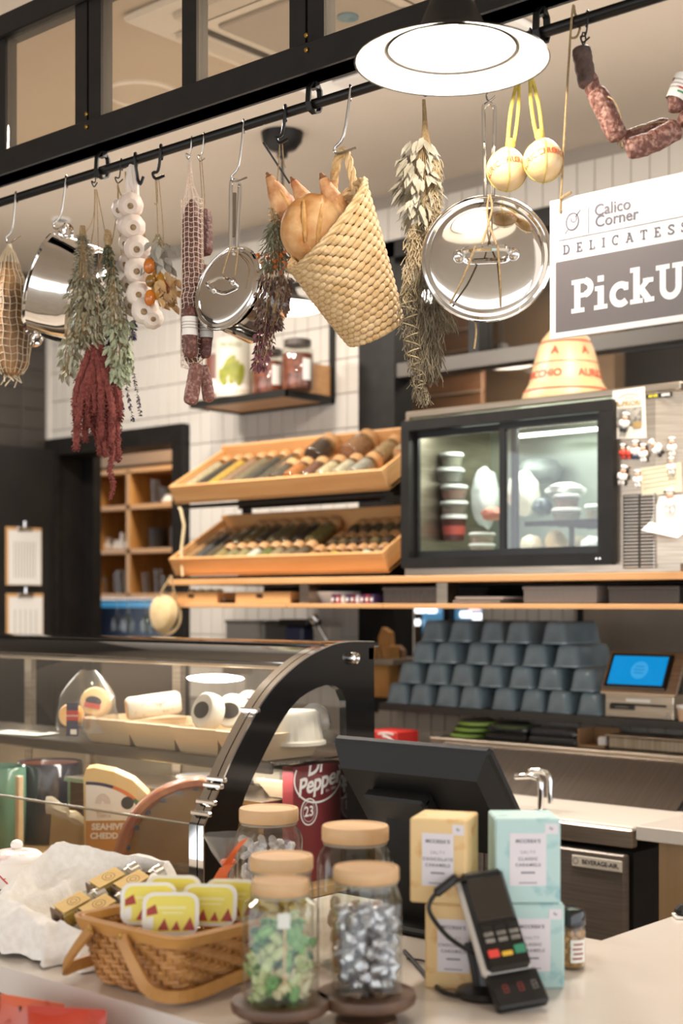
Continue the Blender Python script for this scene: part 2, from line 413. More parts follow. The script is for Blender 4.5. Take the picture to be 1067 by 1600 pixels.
# reveal of the doorway and the pantry room behind
struct(slabbox('wall_pantry_side', (xD0-.3, YW+.15, 0), (xat(146, YW+.15), YW+.2, zD), M_black))
struct(slabbox('wall_pantry_back', (-8.6, 6.1, 0), (-3.6, 6.2, CEIL), mat('pantry_wall', '#5b4630', .8)))
struct(slabbox('wall_pantry_right', (xD1+.12, YW+.15, 0), (xD1+.2, 6.1, CEIL), mat('pantry_wall2', '#6d5a44', .8)))

# ------------------------------------------------------------------ inner kitchen window right of the tiles
W1 = bpy.data.objects.new('window_1', None); COL.objects.link(W1); W1['kind'] = 'structure'; W1['label'] = 'black steel framed window into the kitchen behind the counter fridge'
xP = xat(621, YW); xM = xat(741, YW); xE = .5
MB().box(((xO+xP)/2, YW+.04, 2.0), (xP-xO, .12, 1.9)).done('window_post', M_black, W1)
MB().box(((xO+xE)/2, YW+.04, 2.43), (xE-xO, .10, .055)).done('transom_rail', mat('grey_steel', '#5b5650', .4, .3), W1)
MB().box(((xO+xE)/2, YW+.04, 2.92), (xE-xO, .12, .07)).done('head_rail', M_black, W1)
MB().box((xM, YW+.04, 2.67), (.05, .09, .45)).done('mullion', M_black, W1)
MB().box((xM+.75, YW+.04, 2.67), (.05, .09, .45)).done('mullion', M_black, W1)
for a, b, z0, z1 in ((xP, xM, 2.455, 2.89), (xM, xM+.75, 2.455, 2.89), (xM+.75, xE, 2.455, 2.89), (xP, xE, 1.6, 2.40)):
    MB().box(((a+b)/2, YW+.06, (z0+z1)/2), (b-a-.05, .006, z1-z0)).done('pane', M_pane, W1)
# kitchen behind: dark wall, brown boards, lower white jamb, tiled panel, steel panel
Yk = 5.7
struct(slabbox('wall_kitchen', (xO-.6, 6.6, 0), (1.5, 6.7, CEIL), mat('kitchen_dark', '#1a1614', .7)))
BR = struct(bpy.data.objects.new('wall_brown_boards', None)); COL.objects.link(BR)
x0, x1 = xat(600, Yk), xat(752, Yk); M_brown = mat('brown_board', '#6b4a31', .5, col2='#5b3d28', scale=5, stretch=(1, 1, 8))
for k in range(13):
    z = 1.75+.105*k
    MB().box(((x0+x1)/2, Yk+.02, z), (x1-x0, .03, .099), b=.003).done('plank', M_brown, BR)
    MB().box(((x0+x1)/2, Yk+.0, z+.053), (x1-x0, .02, .007)).done('batten', mat('batten_light', '#8d7a66', .4), BR)
x2, x3 = xat(620, 4.62), xat(643, 4.62)
struct(slabbox('trim_2', (x2, YW+.16, 1.05), (x3, YW+.19, 1.62), mat('white_jamb', '#d8d3cb', .5)))
x4, x5 = xat(752, 4.75), xat(918, 4.75)
TP = struct(slabbox('wall_kitchen_tiles', (x4, 4.755, 1.0), (x5, 4.8, 1.6), M_grout)); pr = None
for i in range(9):
    for k in range(3):
        p = (x4+(i+.5)*(x5-x4)/9, 4.752, 1.08+.16*k)
        if pr is None: pr = MB().box((0, 0, 0), ((x5-x4)/9-.004, .008, .155), b=.0015).done('tile', M_tile, TP, loc=p)
        else: inst(pr, 'tile', TP, p)
struct(slabbox('trim_3', (x5-.03, 4.72, 1.0), (x5, 4.755, 1.6), M_black))
struct(slabbox('wall_steel_panel', (x5, 4.72, 1.0), (.5, 4.75, 1.6), mat('dull_steel', '#a89d90', .45, .7, col2='#978c80', scale=4)))
# knee wall with tiles below the bin ledge
KY = 4.10
KW = struct(slabbox('wall_knee', (xat(592, KY), KY, 0), (.5, YW, 1.105), M_grout)); pr = None
kx = xat(592, KY); kt = (.063, .071)
for i in range(34):
    for k in range(2):
        p = (kx+(i+.5)*kt[0], KY-.002, 1.10-kt[1]*(k+.5))
        if pr is None: pr = MB().box((0, 0, 0), (kt[0]-.004, .008, kt[1]-.004), b=.0015).done('tile', mat('beige_tile', '#a3988b', .35, col2='#978b7e', scale=3), KW, loc=p)
        else: inst(pr, 'tile', KW, p)
struct(slabbox('trim_4', (xat(592, 3.98), 3.98, 1.105), (.5, YW+.2, 1.13), mat('ledge_dark', '#3a3531', .35)))   # the ledge the bins stand on

# ------------------------------------------------------------------ hanging glass screen above the counter, and the rail below it
YS = 2.07
S2 = bpy.data.objects.new('window_2', None); COL.objects.link(S2); S2['kind'] = 'structure'; S2['label'] = 'black framed glass screen hanging over the counter from the ceiling'
X0, X1 = -3.6, .3
MB().box(((X0+X1)/2, YS+.01, 2.57), (X1-X0, .056, .062), b=.003).done('bottom_beam', M_black, S2)
MB().box(((X0+X1)/2, YS+.01, 2.545), (X1-X0, .066, .012)).done('bottom_flange', M_black, S2)
MB().box(((X0+X1)/2, YS+.01, 2.905), (X1-X0, .056, .055), b=.003).done('top_beam', M_black, S2)
xs_pair = [xat(141, YS)+.6835*k for k in range(-1, 5)]; xs_thin = [q+.342 for q in xs_pair]
for q in xs_pair:
    for d in (-.025, .025): MB().box((q+d, YS+.01, 2.74), (.043, .034, .31)).done('stile', M_black, S2)
    MB().box((q, YS+.014, 2.85), (.024, .03, .6)).done('hanger_post', M_black, S2)
for q in xs_thin: MB().box((q, YS+.01, 2.74), (.045, .034, .31)).done('stile', M_black, S2)
edges = sorted(xs_pair+xs_thin)
for a, b in zip(edges, edges[1:]): MB().box(((a+b)/2, YS+.0, 2.74), (b-a-.05, .006, .29)).done('pane', M_spane, S2)
pb = None
for q in xs_pair:
    for dz in (2.583, 2.612):
        mb = MB().lathe([(0, 0), (.005, 0), (.005, .003), (.003, .005), (0, .005)], 10, RX(PI/2))
        if pb is None: pb = mb.done('bolt', M_brass, S2, loc=(q+.012, YS-.019, dz))
        else: inst(pb, 'bolt', S2, (q+.012, YS-.019, dz))
YR, ZR, RR = 2.10, 2.496, .0105
rail = thing('hanging_rail', 'long black iron rail under the glass screen holding all the hooks', 'rail', (0, YR, ZR))
MB().tube([(X0, 0, 0), (X1, 0, 0)], RR, 14).done('bar', M_iron, rail)
for px in (160, 491, 846):
    q = xat(px, YR)
    MB().tube([(q, .0, .05), (q, -.016, .03), (q, -.018, 0), (q, -.012, -.014), (q, 0, -.018), (q, .012, -.014), (q, .018, 0), (q, .016, .03), (q, .0, .05)], .009, 4, flat=.3, up=(1, 0, 0)).done('bracket', M_iron, rail)
    MB().box((q, 0, .055), (.018, .012, .05)).done('strap', M_iron, rail)

# ------------------------------------------------------------------ pendant lamps
M_bulb = mat('bulb_light', (1.0, .9, .76), .3, emit=11)
def pendant(px, py, Y, dia, label, power, drop=None):
    c = at(px, py, Y); r = dia/2
    t = thing('pendant_lamp', label, 'lamp', c, group=None)
    H = r*.52
    pr_ = [(r, 0), (r*.985, .004), (r*.72, r*.13), (r*.5, r*.22), (r*.36, r*.30), (r*.27, H), (r*.22, H+r*.12), (r*.05, H+r*.14), (0, H+r*.14)]
    inn = [(r*.985, 0.001), (r*.72, r*.115), (r*.5, r*.2), (r*.35, r*.28), (r*.26, H-.004), (0, H-.004)]
    MB().lathe(pr_, 56, cap=False).done('shade', M_black, t, label='black outer face of the shade')
    MB().lathe(inn, 56, cap=False).done('reflector', mat('white_reflector', '#cfcac0', .5), t, label='white enamel inside of the shade')
    ring = [(r*.66*math.cos(2*PI*i/48), r*.66*math.sin(2*PI*i/48), r*.128) for i in range(48)]
    MB().tube(ring, .0022, 5, closed=True).done('ring', M_black, t, label='thin black inner ring')
    MB().ball((0, 0, r*.20), (r*.2, r*.2, r*.17), 18, 10).done('bulb', M_bulb, t)
    MB().lathe([(r*.3, r*.24), (r*.31, r*.2), (r*.27, r*.2), (r*.26, r*.24)], 32, cap=False).done('bulb_collar', M_white, t)
    top = CEIL-c.z
    MB().tube([(0, 0, H+r*.1), (0, 0, top)], .005, 8).done('stem', M_black, t)
    MB().lathe([(.075, top), (.07, top-.03), (.05, top-.055), (.02, top-.065), (.018, top-.085), (0, top-.085)], 28).done('canopy', M_black, t)
    l = bpy.data.lights.new('pendant_bulb', 'POINT'); l.energy = power; l.color = (1, .9, .77); l.shadow_soft_size = r*.18
    lo = bpy.data.objects.new('pendant_bulb', l); lo.location = (0, 0, r*.02); lo.parent = t; COL.objects.link(lo)
    return t
pendant(706, 97, 1.84, .315, 'big pendant lamp with white inside, lit, nearest over the counter by the salami string', 9)
pendant(441, 482, 3.62, .315, 'lit pendant lamp over the staff aisle, glowing behind the bread basket', 6.5)
pendant(784, 570, 5.55, .30, 'lit pendant lamp in the kitchen behind the window, low beside the bell cheese', 9)
# spots added for further unseen pendants of these rows, no fixtures
for q in ((-3.1, 1.84, 2.4), (-2.0, 3.62, 2.54)):
    l = bpy.data.lights.new('pendant_row_spot', 'SPOT'); l.energy = 13; l.color = (1, .9, .77); l.spot_size = R(150); l.spot_blend = .3; l.shadow_soft_size = .06
    o = bpy.data.objects.new('pendant_row_spot', l); o.location = q; COL.objects.link(o)

# ------------------------------------------------------------------ on the ceiling
def ceil_at(px, py): return atz(px, py, CEIL)
p = ceil_at(222, 146); sp = thing('ceiling_speaker', 'round flush white speaker in the ceiling seen through the glass screen', 'speaker', p)
MB().lathe([(.125, 0), (.125, -.006), (.112, -.01), (.108, -.004), (0, -.004)], 40).done('trim_ring', M_white, sp)
MB().lathe([(.106, -.005), (0, -.009)], 40).done('grille', mat('speaker_grille', '#cfc4b6', .8), sp)
p = ceil_at(95, 343); dl = thing('downlight', 'small unlit round downlight in the ceiling above the saucepan', 'downlight', p)
MB().lathe([(.042, 0), (.042, -.006), (.033, -.008), (.03, 0)], 28, cap=False).done('trim_ring', M_white, dl)
MB().lathe([(.032, -.002), (0, -.002)], 24).done('lens', mat('lens_off', '#a99c8d', .3), dl)
p = ceil_at(520, 30); ac = thing('ceiling_cassette', 'square white air conditioning cassette in the ceiling above the glass screen', 'air conditioner', p, rz=R(0))
MB().box((0, 0, -.012), (.84, .84, .022), b=.008).done('panel', M_white, ac)
for k in range(4):
    MB().box((0, .33, -.03), (.54, .075, .02), RZ(k*PI/2), b=.006).done('louver', mat('louver_grey', '#d8d2ca', .4), ac)
    MB().box((0, .285, -.026), (.52, .02, .008), RZ(k*PI/2)).done('air_slot', M_black, ac)
MB().box((0, 0, -.028), (.46, .46, .014), b=.004).done('intake_grille', mat('intake', '#b3aca4', .5), ac)
MB().lathe([(0, 0), (.03, 0), (.03, -.01), (0, -.014)], 20, T(.1, -.05, -.03)).done('sensor', mat('blue_sensor', '#5f8fa8', .3), ac)
p = ceil_at(640, 20); fn = thing('ceiling_fan', 'dark round fan grille on the ceiling beside the cassette', 'fan', p)
MB().lathe([(.0, -.0), (.1, 0), (.1, -.02), (.085, -.035), (0, -.04)], 32).done('housing', mat('fan_grey', '#8b8580', .5), fn)
for k in range(3):
    MB().tube([(.03*k+.025)*V((math.cos(a*PI/16), math.sin(a*PI/16), 0))+V((0, 0, -.042)) for a in range(32)], .003, 5, closed=True).done('grille_ring', M_black, fn)
# ================================================================== the back counter
# ------------------------------------------------------------------ long double shelf
YF = 3.72
sx0, sx1 = xat(263, YF), -1.2
ls = thing('long_shelf', 'long two-tier light wooden shelf carrying the spice crates and the counter fridge', 'shelf', ((sx0+sx1)/2, YF, 1.575))
L_ = sx1-sx0
MB().box((0, .27, 0), (L_, .54, .022), b=.002).done('upper_board', M_wood_sh, ls)
for k, (a, b) in enumerate(((sx0, xat(447, YF)), (xat(447, YF), xat(598, YF)), (xat(598, YF), sx1))):
    MB().box(((a+b)/2-(sx0+sx1)/2, .27, -.09), (b-a-.002, .54, .016), b=.002).done('lower_board', M_wood_sh, ls)
for px in (484, 699):
    MB().box((xat(px, YF+.06)-(sx0+sx1)/2, .06, -.0465), (.045, .06, .068)).done('spacer_post', M_steel, ls)
MB().box((0, .535, -.0465), (L_, .012, .07)).done('back_panel', M_black, ls)
for q in (-1.3, -.9):
    MB().box((q, .63, -.0465), (.03, .19, .05)).done('bracket', M_black, ls)

# ------------------------------------------------------------------ two tilted crates on a black rack
TILT = R(30)
cx0, cx1 = -4.229, -3.131; cw = cx1-cx0; cxm = (cx0+cx1)/2
def crate(z, label):
    t = thing('display_crate', label, 'crate', (cxm, 3.80, z), rot=(TILT, 0, 0), group='spice crates')
    D, Hf, Hb, th = .35, .078, .092, .012
    MB().box((0, D/2, th/2), (cw, D, th)).done('bottom', M_crate, t)
    MB().box((0, th/2, Hf/2), (cw, th, Hf), b=.002).done('front_board', M_crate, t)
    MB().box((0, D-th/2, Hb/2), (cw, th, Hb), b=.002).done('back_board', M_crate, t)
    for s_ in (-1, 1):
        MB().box((s_*(cw/2-th/2), D/2, Hf/2), (th, D-2*th, Hf), b=.002).done('end_board', wood('crate_wood_y', '#dcab74', '#c99259', axis=1), t)
    return t
CR = [crate(1.886, 'upper tilted wooden crate of cork-lidded spice jars'), crate(1.601, 'lower tilted wooden crate of small spice jars on the long shelf')]
rk = thing('crate_rack', 'black metal rack propping up the two tilted spice crates', 'rack', (cxm, 3.80, 1.587))
for z in (0, .285):
    MB().box((0, .035, z+.004 if z else .006), (cw-.06, .05, .012)).done('front_rail', M_black, rk)
    MB().box((0, .325, z+.068), (cw-.06, .015, .12)).done('back_plate', M_black, rk)
for s_ in (-1, 1): MB().box((s_*(cw/2-.06), .34, .28), (.03, .03, .56)).done('upright', M_black, rk)
MB().box((cw/2-.04, .17, .274), (.025, .3, .02)).done('side_arm', M_black, rk)

# spice jars: glass tube or jar, contents, cork-wood lid
ML = {}
def jarmat(c): return mat('spice_'+c.strip('#'), c, .75, col2=''.join('%02x' % max(0, int(int(c[1+2*i:3+2*i], 16)*.68)) for i in range(3)), scale=160, bump=.6, bscale=160)
M_tubegl = thin_glass('tube_glass', '#eef0ea', 1.45)
protos = {}
def spice_jar(kind, r, L, col):
    """lies along +Y on the crate bottom; lid at the far end"""
    key = (r, L)
    t = bpy.data.objects.new('spice_jar', None); COL.objects.link(t)
    Mj = RX(-PI/2)
    if key not in protos:
        g = MB().lathe([(r*.9, 0), (r, .006), (r, L-.02), (r*.86, L-.012), (r*.86, L)], 14, Mj, cap=False).done('glass_body', M_tubegl, t)
        l = MB().lathe([(r*.84, L-.008), (r*.98, L-.004), (r*1.0, L), (r*1.0, L+.020), (r*.9, L+.026), (0, L+.026)], 14, Mj).done('lid', wood('spice_lid', '#c09465', '#a87c4e'), t)
        c = MB().lathe([(0, .002), (r*.86, .003), (r*.94, .01), (r*.94, (L-.02)*.92), (0, (L-.02)*.95)], 12, Mj).done('contents', None, t)
        protos[key] = (g, l, c); c.data.materials.clear(); c.data.materials.append(jarmat(col))
    else:
        g, l, c0 = protos[key]
        inst(g, 'glass_body', t); inst(l, 'lid', t); c = inst(c0, 'contents', t)
        c.material_slots[0].link = 'OBJECT'; c.material_slots[0].material = jarmat(col)
    return t
ORD = 'first second third fourth fifth sixth seventh eighth ninth tenth eleventh twelfth thirteenth fourteenth fifteenth sixteenth seventeenth eighteenth'.split()
def put_jar(ci, r, L, col, x, y, lift, desc, rz=0, grp=None):
    t = spice_jar('', r, L, col)
    Mw = CR[ci].matrix_basis @ T(x, y, .012+r+lift) @ RZ(rz)
    t.location = Mw.to_translation(); t.rotation_euler = Mw.to_euler()
    t['label'] = desc; t['category'] = 'jar'; t['group'] = grp
# upper crate: seven tall tubes lying from front to back, then two rows of short jars
xs = cw/-2
upA = [('#cdb998', 'pale beige powder'), ('#3f3830', 'black seeds'), ('#d9ab4a', 'yellow turmeric'), ('#a5826a', 'rosy brown spice'), ('#8a7b63', 'grey-green herbs'), ('#4a4540', 'charcoal grey seeds'), ('#5d5448', 'dark brown spice')]
for i, (c, d) in enumerate(upA):
    put_jar(0, .027, .255, c, xs+.05+.0665*i, .03, .0, 'long spice tube of %s, %s from the doorway in the upper crate' % (d, ORD[i]), R(random.uniform(-1, 1)), 'long spice tubes in the upper crate')
upB = [('#5f5245', 'dark ground spice'), ('#c07335', 'orange chilli flakes'), ('#7a4a38', 'red-brown berries'), ('#d9c3a0', 'pale nuts'), ('#d2c4ad', 'white chips'), ('#b3aca2', 'grey-white salt')]
for i, (c, d) in enumerate(upB):
    big = i in (0, 1)
    put_jar(0, .036 if i < 2 else .034, .115, c, xs+.545+.0785*i, .025, .004, 'squat jar of %s, %s after the tubes, upper crate front row' % (d, ORD[i]), R(random.uniform(-3, 3)), 'squat jars at the front of the upper crate')
upC = [('#4f3b30', 'dark dried berries', .62, .044), ('#b98663', 'tan dried fruit', .80, .044), ('#c9a57a', 'pale nuts', .93, .032), ('#caa982', 'cream flakes', 1.03, .032)]
for i, (c, d, x, r) in enumerate(upC):
    put_jar(0, r, .115, c, xs+x, .185, .012 if r > .04 else .004, 'jar of %s, %s after the tubes, upper crate back row' % (d, ORD[i]), R(random.uniform(-3, 3)), 'jars at the back of the upper crate')
# lower crate
loA = [('#b98a5c', 'orange-brown spice'), ('#5c5b5e', 'blue-grey seeds'), ('#6d5c45', 'brown spice')]
for i, (c, d) in enumerate(loA):
    put_jar(1, .025, .25, c, xs+.045+.056*i, .03, 0, 'spice tube of %s, %s from the doorway in the lower crate' % (d, ORD[i]), R(random.uniform(-2, 2)), 'long spice tubes in the lower crate')
loB = [('#b39a64', 'tan powder'), ('#a89a70', 'olive herbs'), ('#b5a373', 'khaki powder'), ('#ece7dc', 'white salt'), ('#7d8048', 'green herbs'), ('#b09a78', 'sandy spice'), ('#85735a', 'brown seeds'), ('#75604e', 'dark flakes')]
for i, (c, d) in enumerate(loB):
    put_jar(1, .028, .095, c, xs+.225+.0605*i, .025, 0, 'small jar of %s, %s after the tubes, lower crate front row' % (d, ORD[i]), R(random.uniform(-3, 3)), 'small jars at the front of the lower crate')
loC = [('#7c6a48', 'olive spice'), ('#8c7245', 'mustard seeds'), ('#54463a', 'black pepper'), ('#8a7a5c', 'grey spice'), ('#6e5d42', 'brown herbs'), ('#4b4038', 'dark seeds'), ('#93804f', 'gold seeds')]
for i, (c, d) in enumerate(loC):
    put_jar(1, .03, .15, c, xs+.235+.0655*i, .145, .006, 'jar of %s, %s after the tubes, lower crate back row' % (d, ORD[i]), R(random.uniform(-3, 3)), 'jars at the back of the lower crate')
loD = [('#c9905e', 'orange spice'), ('#a3713f', 'rust spice'), ('#d9a43c', 'bright yellow spice'), ('#8f5a35', 'red-brown spice'), ('#a5794e', 'tan seeds'), ('#e5ddd0', 'white powder'), ('#bfa582', 'cream powder')]
for i, (c, d) in enumerate(loD):
    put_jar(1, .0235, .06, c, xs+.725+.0505*i, .025, .005, 'tiny jar of %s, %s in the tiny row at the lower crate front' % (d, ORD[i]), R(random.uniform(-3, 3)), 'tiny jars at the front of the lower crate')
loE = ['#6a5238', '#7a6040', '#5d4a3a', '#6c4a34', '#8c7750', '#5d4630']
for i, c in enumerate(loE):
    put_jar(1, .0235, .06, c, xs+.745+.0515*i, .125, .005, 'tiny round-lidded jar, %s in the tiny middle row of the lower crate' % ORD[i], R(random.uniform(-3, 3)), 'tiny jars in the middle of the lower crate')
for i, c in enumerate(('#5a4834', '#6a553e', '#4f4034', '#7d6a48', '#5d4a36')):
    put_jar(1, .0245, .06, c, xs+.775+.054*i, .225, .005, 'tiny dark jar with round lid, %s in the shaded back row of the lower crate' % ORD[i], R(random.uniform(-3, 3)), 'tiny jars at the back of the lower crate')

# ------------------------------------------------------------------ things between the two shelf boards
zS = 1.494   # top of the lower board
def xspan(p0, p1, Y): a, b = xat(p0, Y), xat(p1, Y); return (a+b)/2, b-a
def wtray(p0, p1, label, Y=YF+.02):
    c, w_ = xspan(p0, p1, Y)
    t = thing('wooden_tray', label, 'tray', (c, Y, zS))
    MB().box((0, .008, .021), (w_, .014, .042), b=.002).done('front', M_crate, t)
    MB().box((0, .15, .006), (w_, .28, .01)).done('bottom', M_crate, t)
    for s_ in (-1, 1): MB().box((s_*(w_/2-.005), .155, .021), (.01, .27, .042)).done('side', M_crate, t)
    MB().box((w_*-.04, -.001, .028), (.034, .004, .011), b=.003).done('finger_slot', M_black, t)
    return t, c, w_
t, c, w_ = wtray(266, 338, 'light wooden tray with finger slot at the end by the yellow hat')
for i in range(4):
    o = MB().lathe([(0, 0), (.017, .002), (.019, .01), (.012, .017), (0, .018)], 14).done('bread_roll', mat('roll_tan', '#d9bb8a', .7), None, loc=(c-w_*.3+i*w_*.19, YF+.09, zS+.038))
    tag(o, 'small pale roll, %s from the hat in the tray by the yellow hat' % ORD[i], 'roll', 'small rolls in the wooden tray')
wtray(367, 452, 'light wooden tray with finger slot, second from the yellow hat')
p = at(346, 940, YF+.06); o = thing('green_tin', 'small green and white tin between the two wooden trays', 'tin', (p.x, YF+.06, zS))
MB().lathe([(0, 0), (.014, 0), (.014, .03), (0, .03)], 14).done('can', mat('green_can', '#4d7a58', .4), o); MB().lathe([(.0145, .008), (.0145, .02)], 14, cap=False).done('label_band', M_paper, o)
c, w_ = xspan(495, 548, YF+.12); o = thing('white_bowl', 'shallow white oval dish behind the colourful packets under the shelf', 'bowl', (c, YF+.14, zS))
MB().lathe([(0, 0), (.05, 0), (.075, .035), (.078, .042), (.07, .038), (.045, .008), (0, .006)], 24, Mx.Diagonal((1.2, 1, 1, 1))).done('dish', M_white, o)
pk = ['#7c4a6a', '#b94a5c', '#d8d0c8', '#5a4a7a', '#8a2f45', '#c9c0d0', '#7a3f70', '#b5455c', '#54406e']
for i, c in enumerate(pk):
    p = at(527+7.6*i, 938, YF+.05)
    o = thing('tea_packet', 'small coloured packet standing in the row under the shelf, %s from the white dish' % ORD[i], 'packet', (p.x, YF+.05, zS), group='packets under the shelf')
    MB().box((0, 0, .016), (.017, .05, .032), b=.003).done('wrapper', mat('packet'+str(i), c, .35), o)
    MB().box((0, -.0255, .014), (.010, .002, .012)).done('label_patch', M_paper, o)
def gbox(p0, p1, h, label, col, Y=YF+.03, nm='storage_box'):
    c, w_ = xspan(p0, p1, Y); t = thing(nm, label, 'box', (c, Y+.15, zS))
    MB().box((0, 0, h*.42), (w_*.985, .29, h*.84), b=.003).done('body', mat('boxmat'+col, col, .55, col2='#4a4745' if col < '#6' else '#8a8580', scale=40, stretch=(6, 1, 1)), t)
    MB().box((0, 0, h*.9), (w_, .30, h*.2), b=.003).done('lid', mat('boxlid'+col, col, .5), t)
gbox(596, 681, .055, 'flat dark grey box beside the steel spacer under the fridge', '#5b5856')
gbox(815, 931, .054, 'wide grey box with paler front under the middle of the fridge', '#85807c')
gbox(948, 1060, .052, 'dark ribbed box under the fridge vents', '#4f4b48')
gbox(1070, 1180, .056, 'dark box at the far end of the under-shelf', '#55504c')
c, w_ = xspan(712, 787, YF+.05)
for k, (dz, cc, lb) in enumerate(((.006, '#8f8a85', 'lower'), (.018, '#cfcac5', 'upper'))):
    o = thing('tablet', 'slim %s tablet computer of the pair lying under the fridge' % ('pale %s' % lb if k else 'grey %s' % lb), 'tablet', (c+.01*k, YF+.15, zS+dz-.005))
    MB().box((0, 0, .005), (w_, .24, .009), b=.003).done('case', mat('tab'+lb, cc, .4), o); MB().box((0, 0, .0098), (w_*.92, .22, .001)).done('screen', M_blackgl, o)

# yellow cloth cap hanging from the shelf end
p = at(268, 930, YF-.02); cap = thing('cloth_hat', 'pale yellow cloth hat hanging by its strap from the shelf end', 'hat', (p.x, YF-.05, 1.40), rz=HEAD)
s_ = dep(p)/F; Mc = frame((0, 0, .03), (-.35, -.9, .15))
MB().lathe([(0, .045), (.035, .042), (.062, .022), (.072, -.01), (.075, -.03)], 26, frame((-.015, 0, .055), (-.5, -.85, .1)) @ Mx.Diagonal((.82, 1.0, .6, 1)), cap=False, fn=lambda a, z: 1+.05*math.sin(3*a+1)).done('crown', mat('yellow_cloth', '#d3b88a', .9, col2='#c4a674', scale=25, sheen=.3), cap)
MB().grid(lambda u, v: (lambda a, r: (r*math.cos(a)*.85-.0, .02-.012*v, r*math.sin(a)*1.05+.045))(2*PI*u, .058+.014*v), 30, 2, True).done('brim', MATS['yellow_cloth'], cap)
MB().tube([(-.03, 0, .10), (-.01, 0, .15), (.015, .01, .19), (.02, .02, .20)], .004, 5).done('strap', M_twine, cap)
MB().tube([(.04, 0, .10), (.03, 0, .15), (.022, .01, .2)], .004, 5).done('strap', M_twine, cap)
p = at(268, 860, YF+.02); ap = thing('apron_string', 'pale cotton apron tie hanging down beside the lower crate', 'apron tie', (p.x, YF+.06, 1.6))
MB().tube([(0, 0, .27), (.01, .0, .26), (.018, .01, .20), (.012, 0, .1), (.02, 0, 0)], .006, 5).done('tape', mat('cotton_tape', '#d3bf98', .9), ap)

# ------------------------------------------------------------------ counter fridge
FX0, FX1, FZ0, FZ1, FY, FD = -3.02, -1.994, 1.587, 2.141, 3.75, .50
fr = thing('counter_fridge', 'stainless counter-top fridge with two black-framed sliding glass doors', 'fridge', ((FX0+FX1)/2, FY, FZ0))
fm = (FX0+FX1)/2
def fx(px, Y=FY): return xat(px, Y)-fm
def fz(px, py, Y=FY): return at(px, py, Y).z-FZ0
Wf, Hf = FX1-FX0, FZ1-FZ0
xd0, xd1 = fx(635), fx(962)
MB().box((0, FD/2, Hf-.012), (Wf, FD, .024), b=.004).done('top_panel', M_steel, fr)
MB().box((0, FD/2, .012), (Wf, FD, .024)).done('base_panel', M_steel, fr)
MB().box((-Wf/2+.008, FD/2, Hf/2), (.016, FD, Hf-.05)).done('side_panel', M_steel, fr)
MB().box((0, FD-.008, Hf/2), (Wf-.03, .016, Hf-.05)).done('back_panel', M_steel, fr)
mb = MB(); xb = fx(1024)
mb.prism([(xd1, 0), (xb, 0), (Wf/2, .05), (Wf/2, FD), (xd1, FD)], Hf-.048, z0=.024); mb.done('compressor_housing', M_steel, fr)
zf0, zf1 = .030, Hf-.040
fw = .036
MB().box(((xd0+xd1)/2, .0, zf1-.011), (xd1-xd0, .05, .034)).box(((xd0+xd1)/2, .0, zf0+.012), (xd1-xd0, .05, .034)).box((xd0+.012, 0, (zf0+zf1)/2), (.034, .0485, zf1-zf0-.003)).box((xd1-.02, 0, (zf0+zf1)/2), (.05, .0485, zf1-zf0-.003)).done('door_frame', M_black, fr)
xm = fx(792)
def fdoor(a, b, y):
    z0, z1 = zf0+.03, zf1-.03; d = MB(); t_ = .022
    d.box(((a+b)/2, y, z1-t_/2), (b-a, .016, t_)).box(((a+b)/2, y, z0+t_/2), (b-a, .016, t_)).box((a+t_/2, y, (z0+z1)/2), (t_-.001, .015, z1-z0-.002)).box((b-t_/2, y, (z0+z1)/2), (t_-.001, .015, z1-z0-.002))
    o = d.done('sliding_door', M_blackpl, fr)
    MB().box(((a+b)/2, y, (z0+z1)/2), (b-a-.03, .004, z1-z0-.03)).done('glass', M_pane, o)
fdoor(xd0+.02, xm+.03, .018); fdoor(xm-.022, xd1-.035, -.004)
M_liner = mat('fridge_liner', '#dfe6da', .4)
MB().box((xd0-.008, .26, Hf/2), (.008, .42, Hf-.06)).done('liner_side', M_liner, fr)
MB().box(((xd0+xd1)/2, .475, Hf/2), (xd1-xd0, .008, Hf-.06)).done('liner_back', mat('fridge_back', '#8d958c', .3, .4), fr)
MB().box((xd1+.002, .26, Hf/2), (.006, .42, Hf-.06)).done('liner_side', mat('fridge_back', '#8d958c'), fr)
MB().box(((xd0+xd1)/2, .25, .03), (xd1-xd0, .44, .008)).done('liner_floor', M_liner, fr)
M_led = mat('led_light', (.86, 1.0, .82), .3, emit=5)
MB().box(((xd0+xd1)/2+.05, .08, Hf-.075), (.56, .014, .010)).done('led_strip', M_led, fr)
MB().box(((xd0+xd1)/2+.1, .30, Hf-.075), (.5, .014, .010)).done('led_strip', M_led, fr)
la = area('fridge_led', (0, 0, 0), (.6, .1), 3.2, (.9, 1, .86)); la.parent = fr; la.location = ((xd0+xd1)/2, .17, Hf-.055)
# wire shelf
sh = MB(); zsh = fz(865, 822, FY+.2)
for k in range(7): sh.tube([(fx(835, FY+.1), .06+.06*k, zsh), (xd1-.01, .06+.06*k, zsh)], .003, 4)
sh.box(((fx(835, FY+.1)+xd1)/2, .05, zsh), (xd1-fx(835, FY+.1), .012, .016)); sh.box((fx(893, FY+.06), .06, zsh/2), (.012, .012, zsh)); sh.done('shelf', M_black, fr)
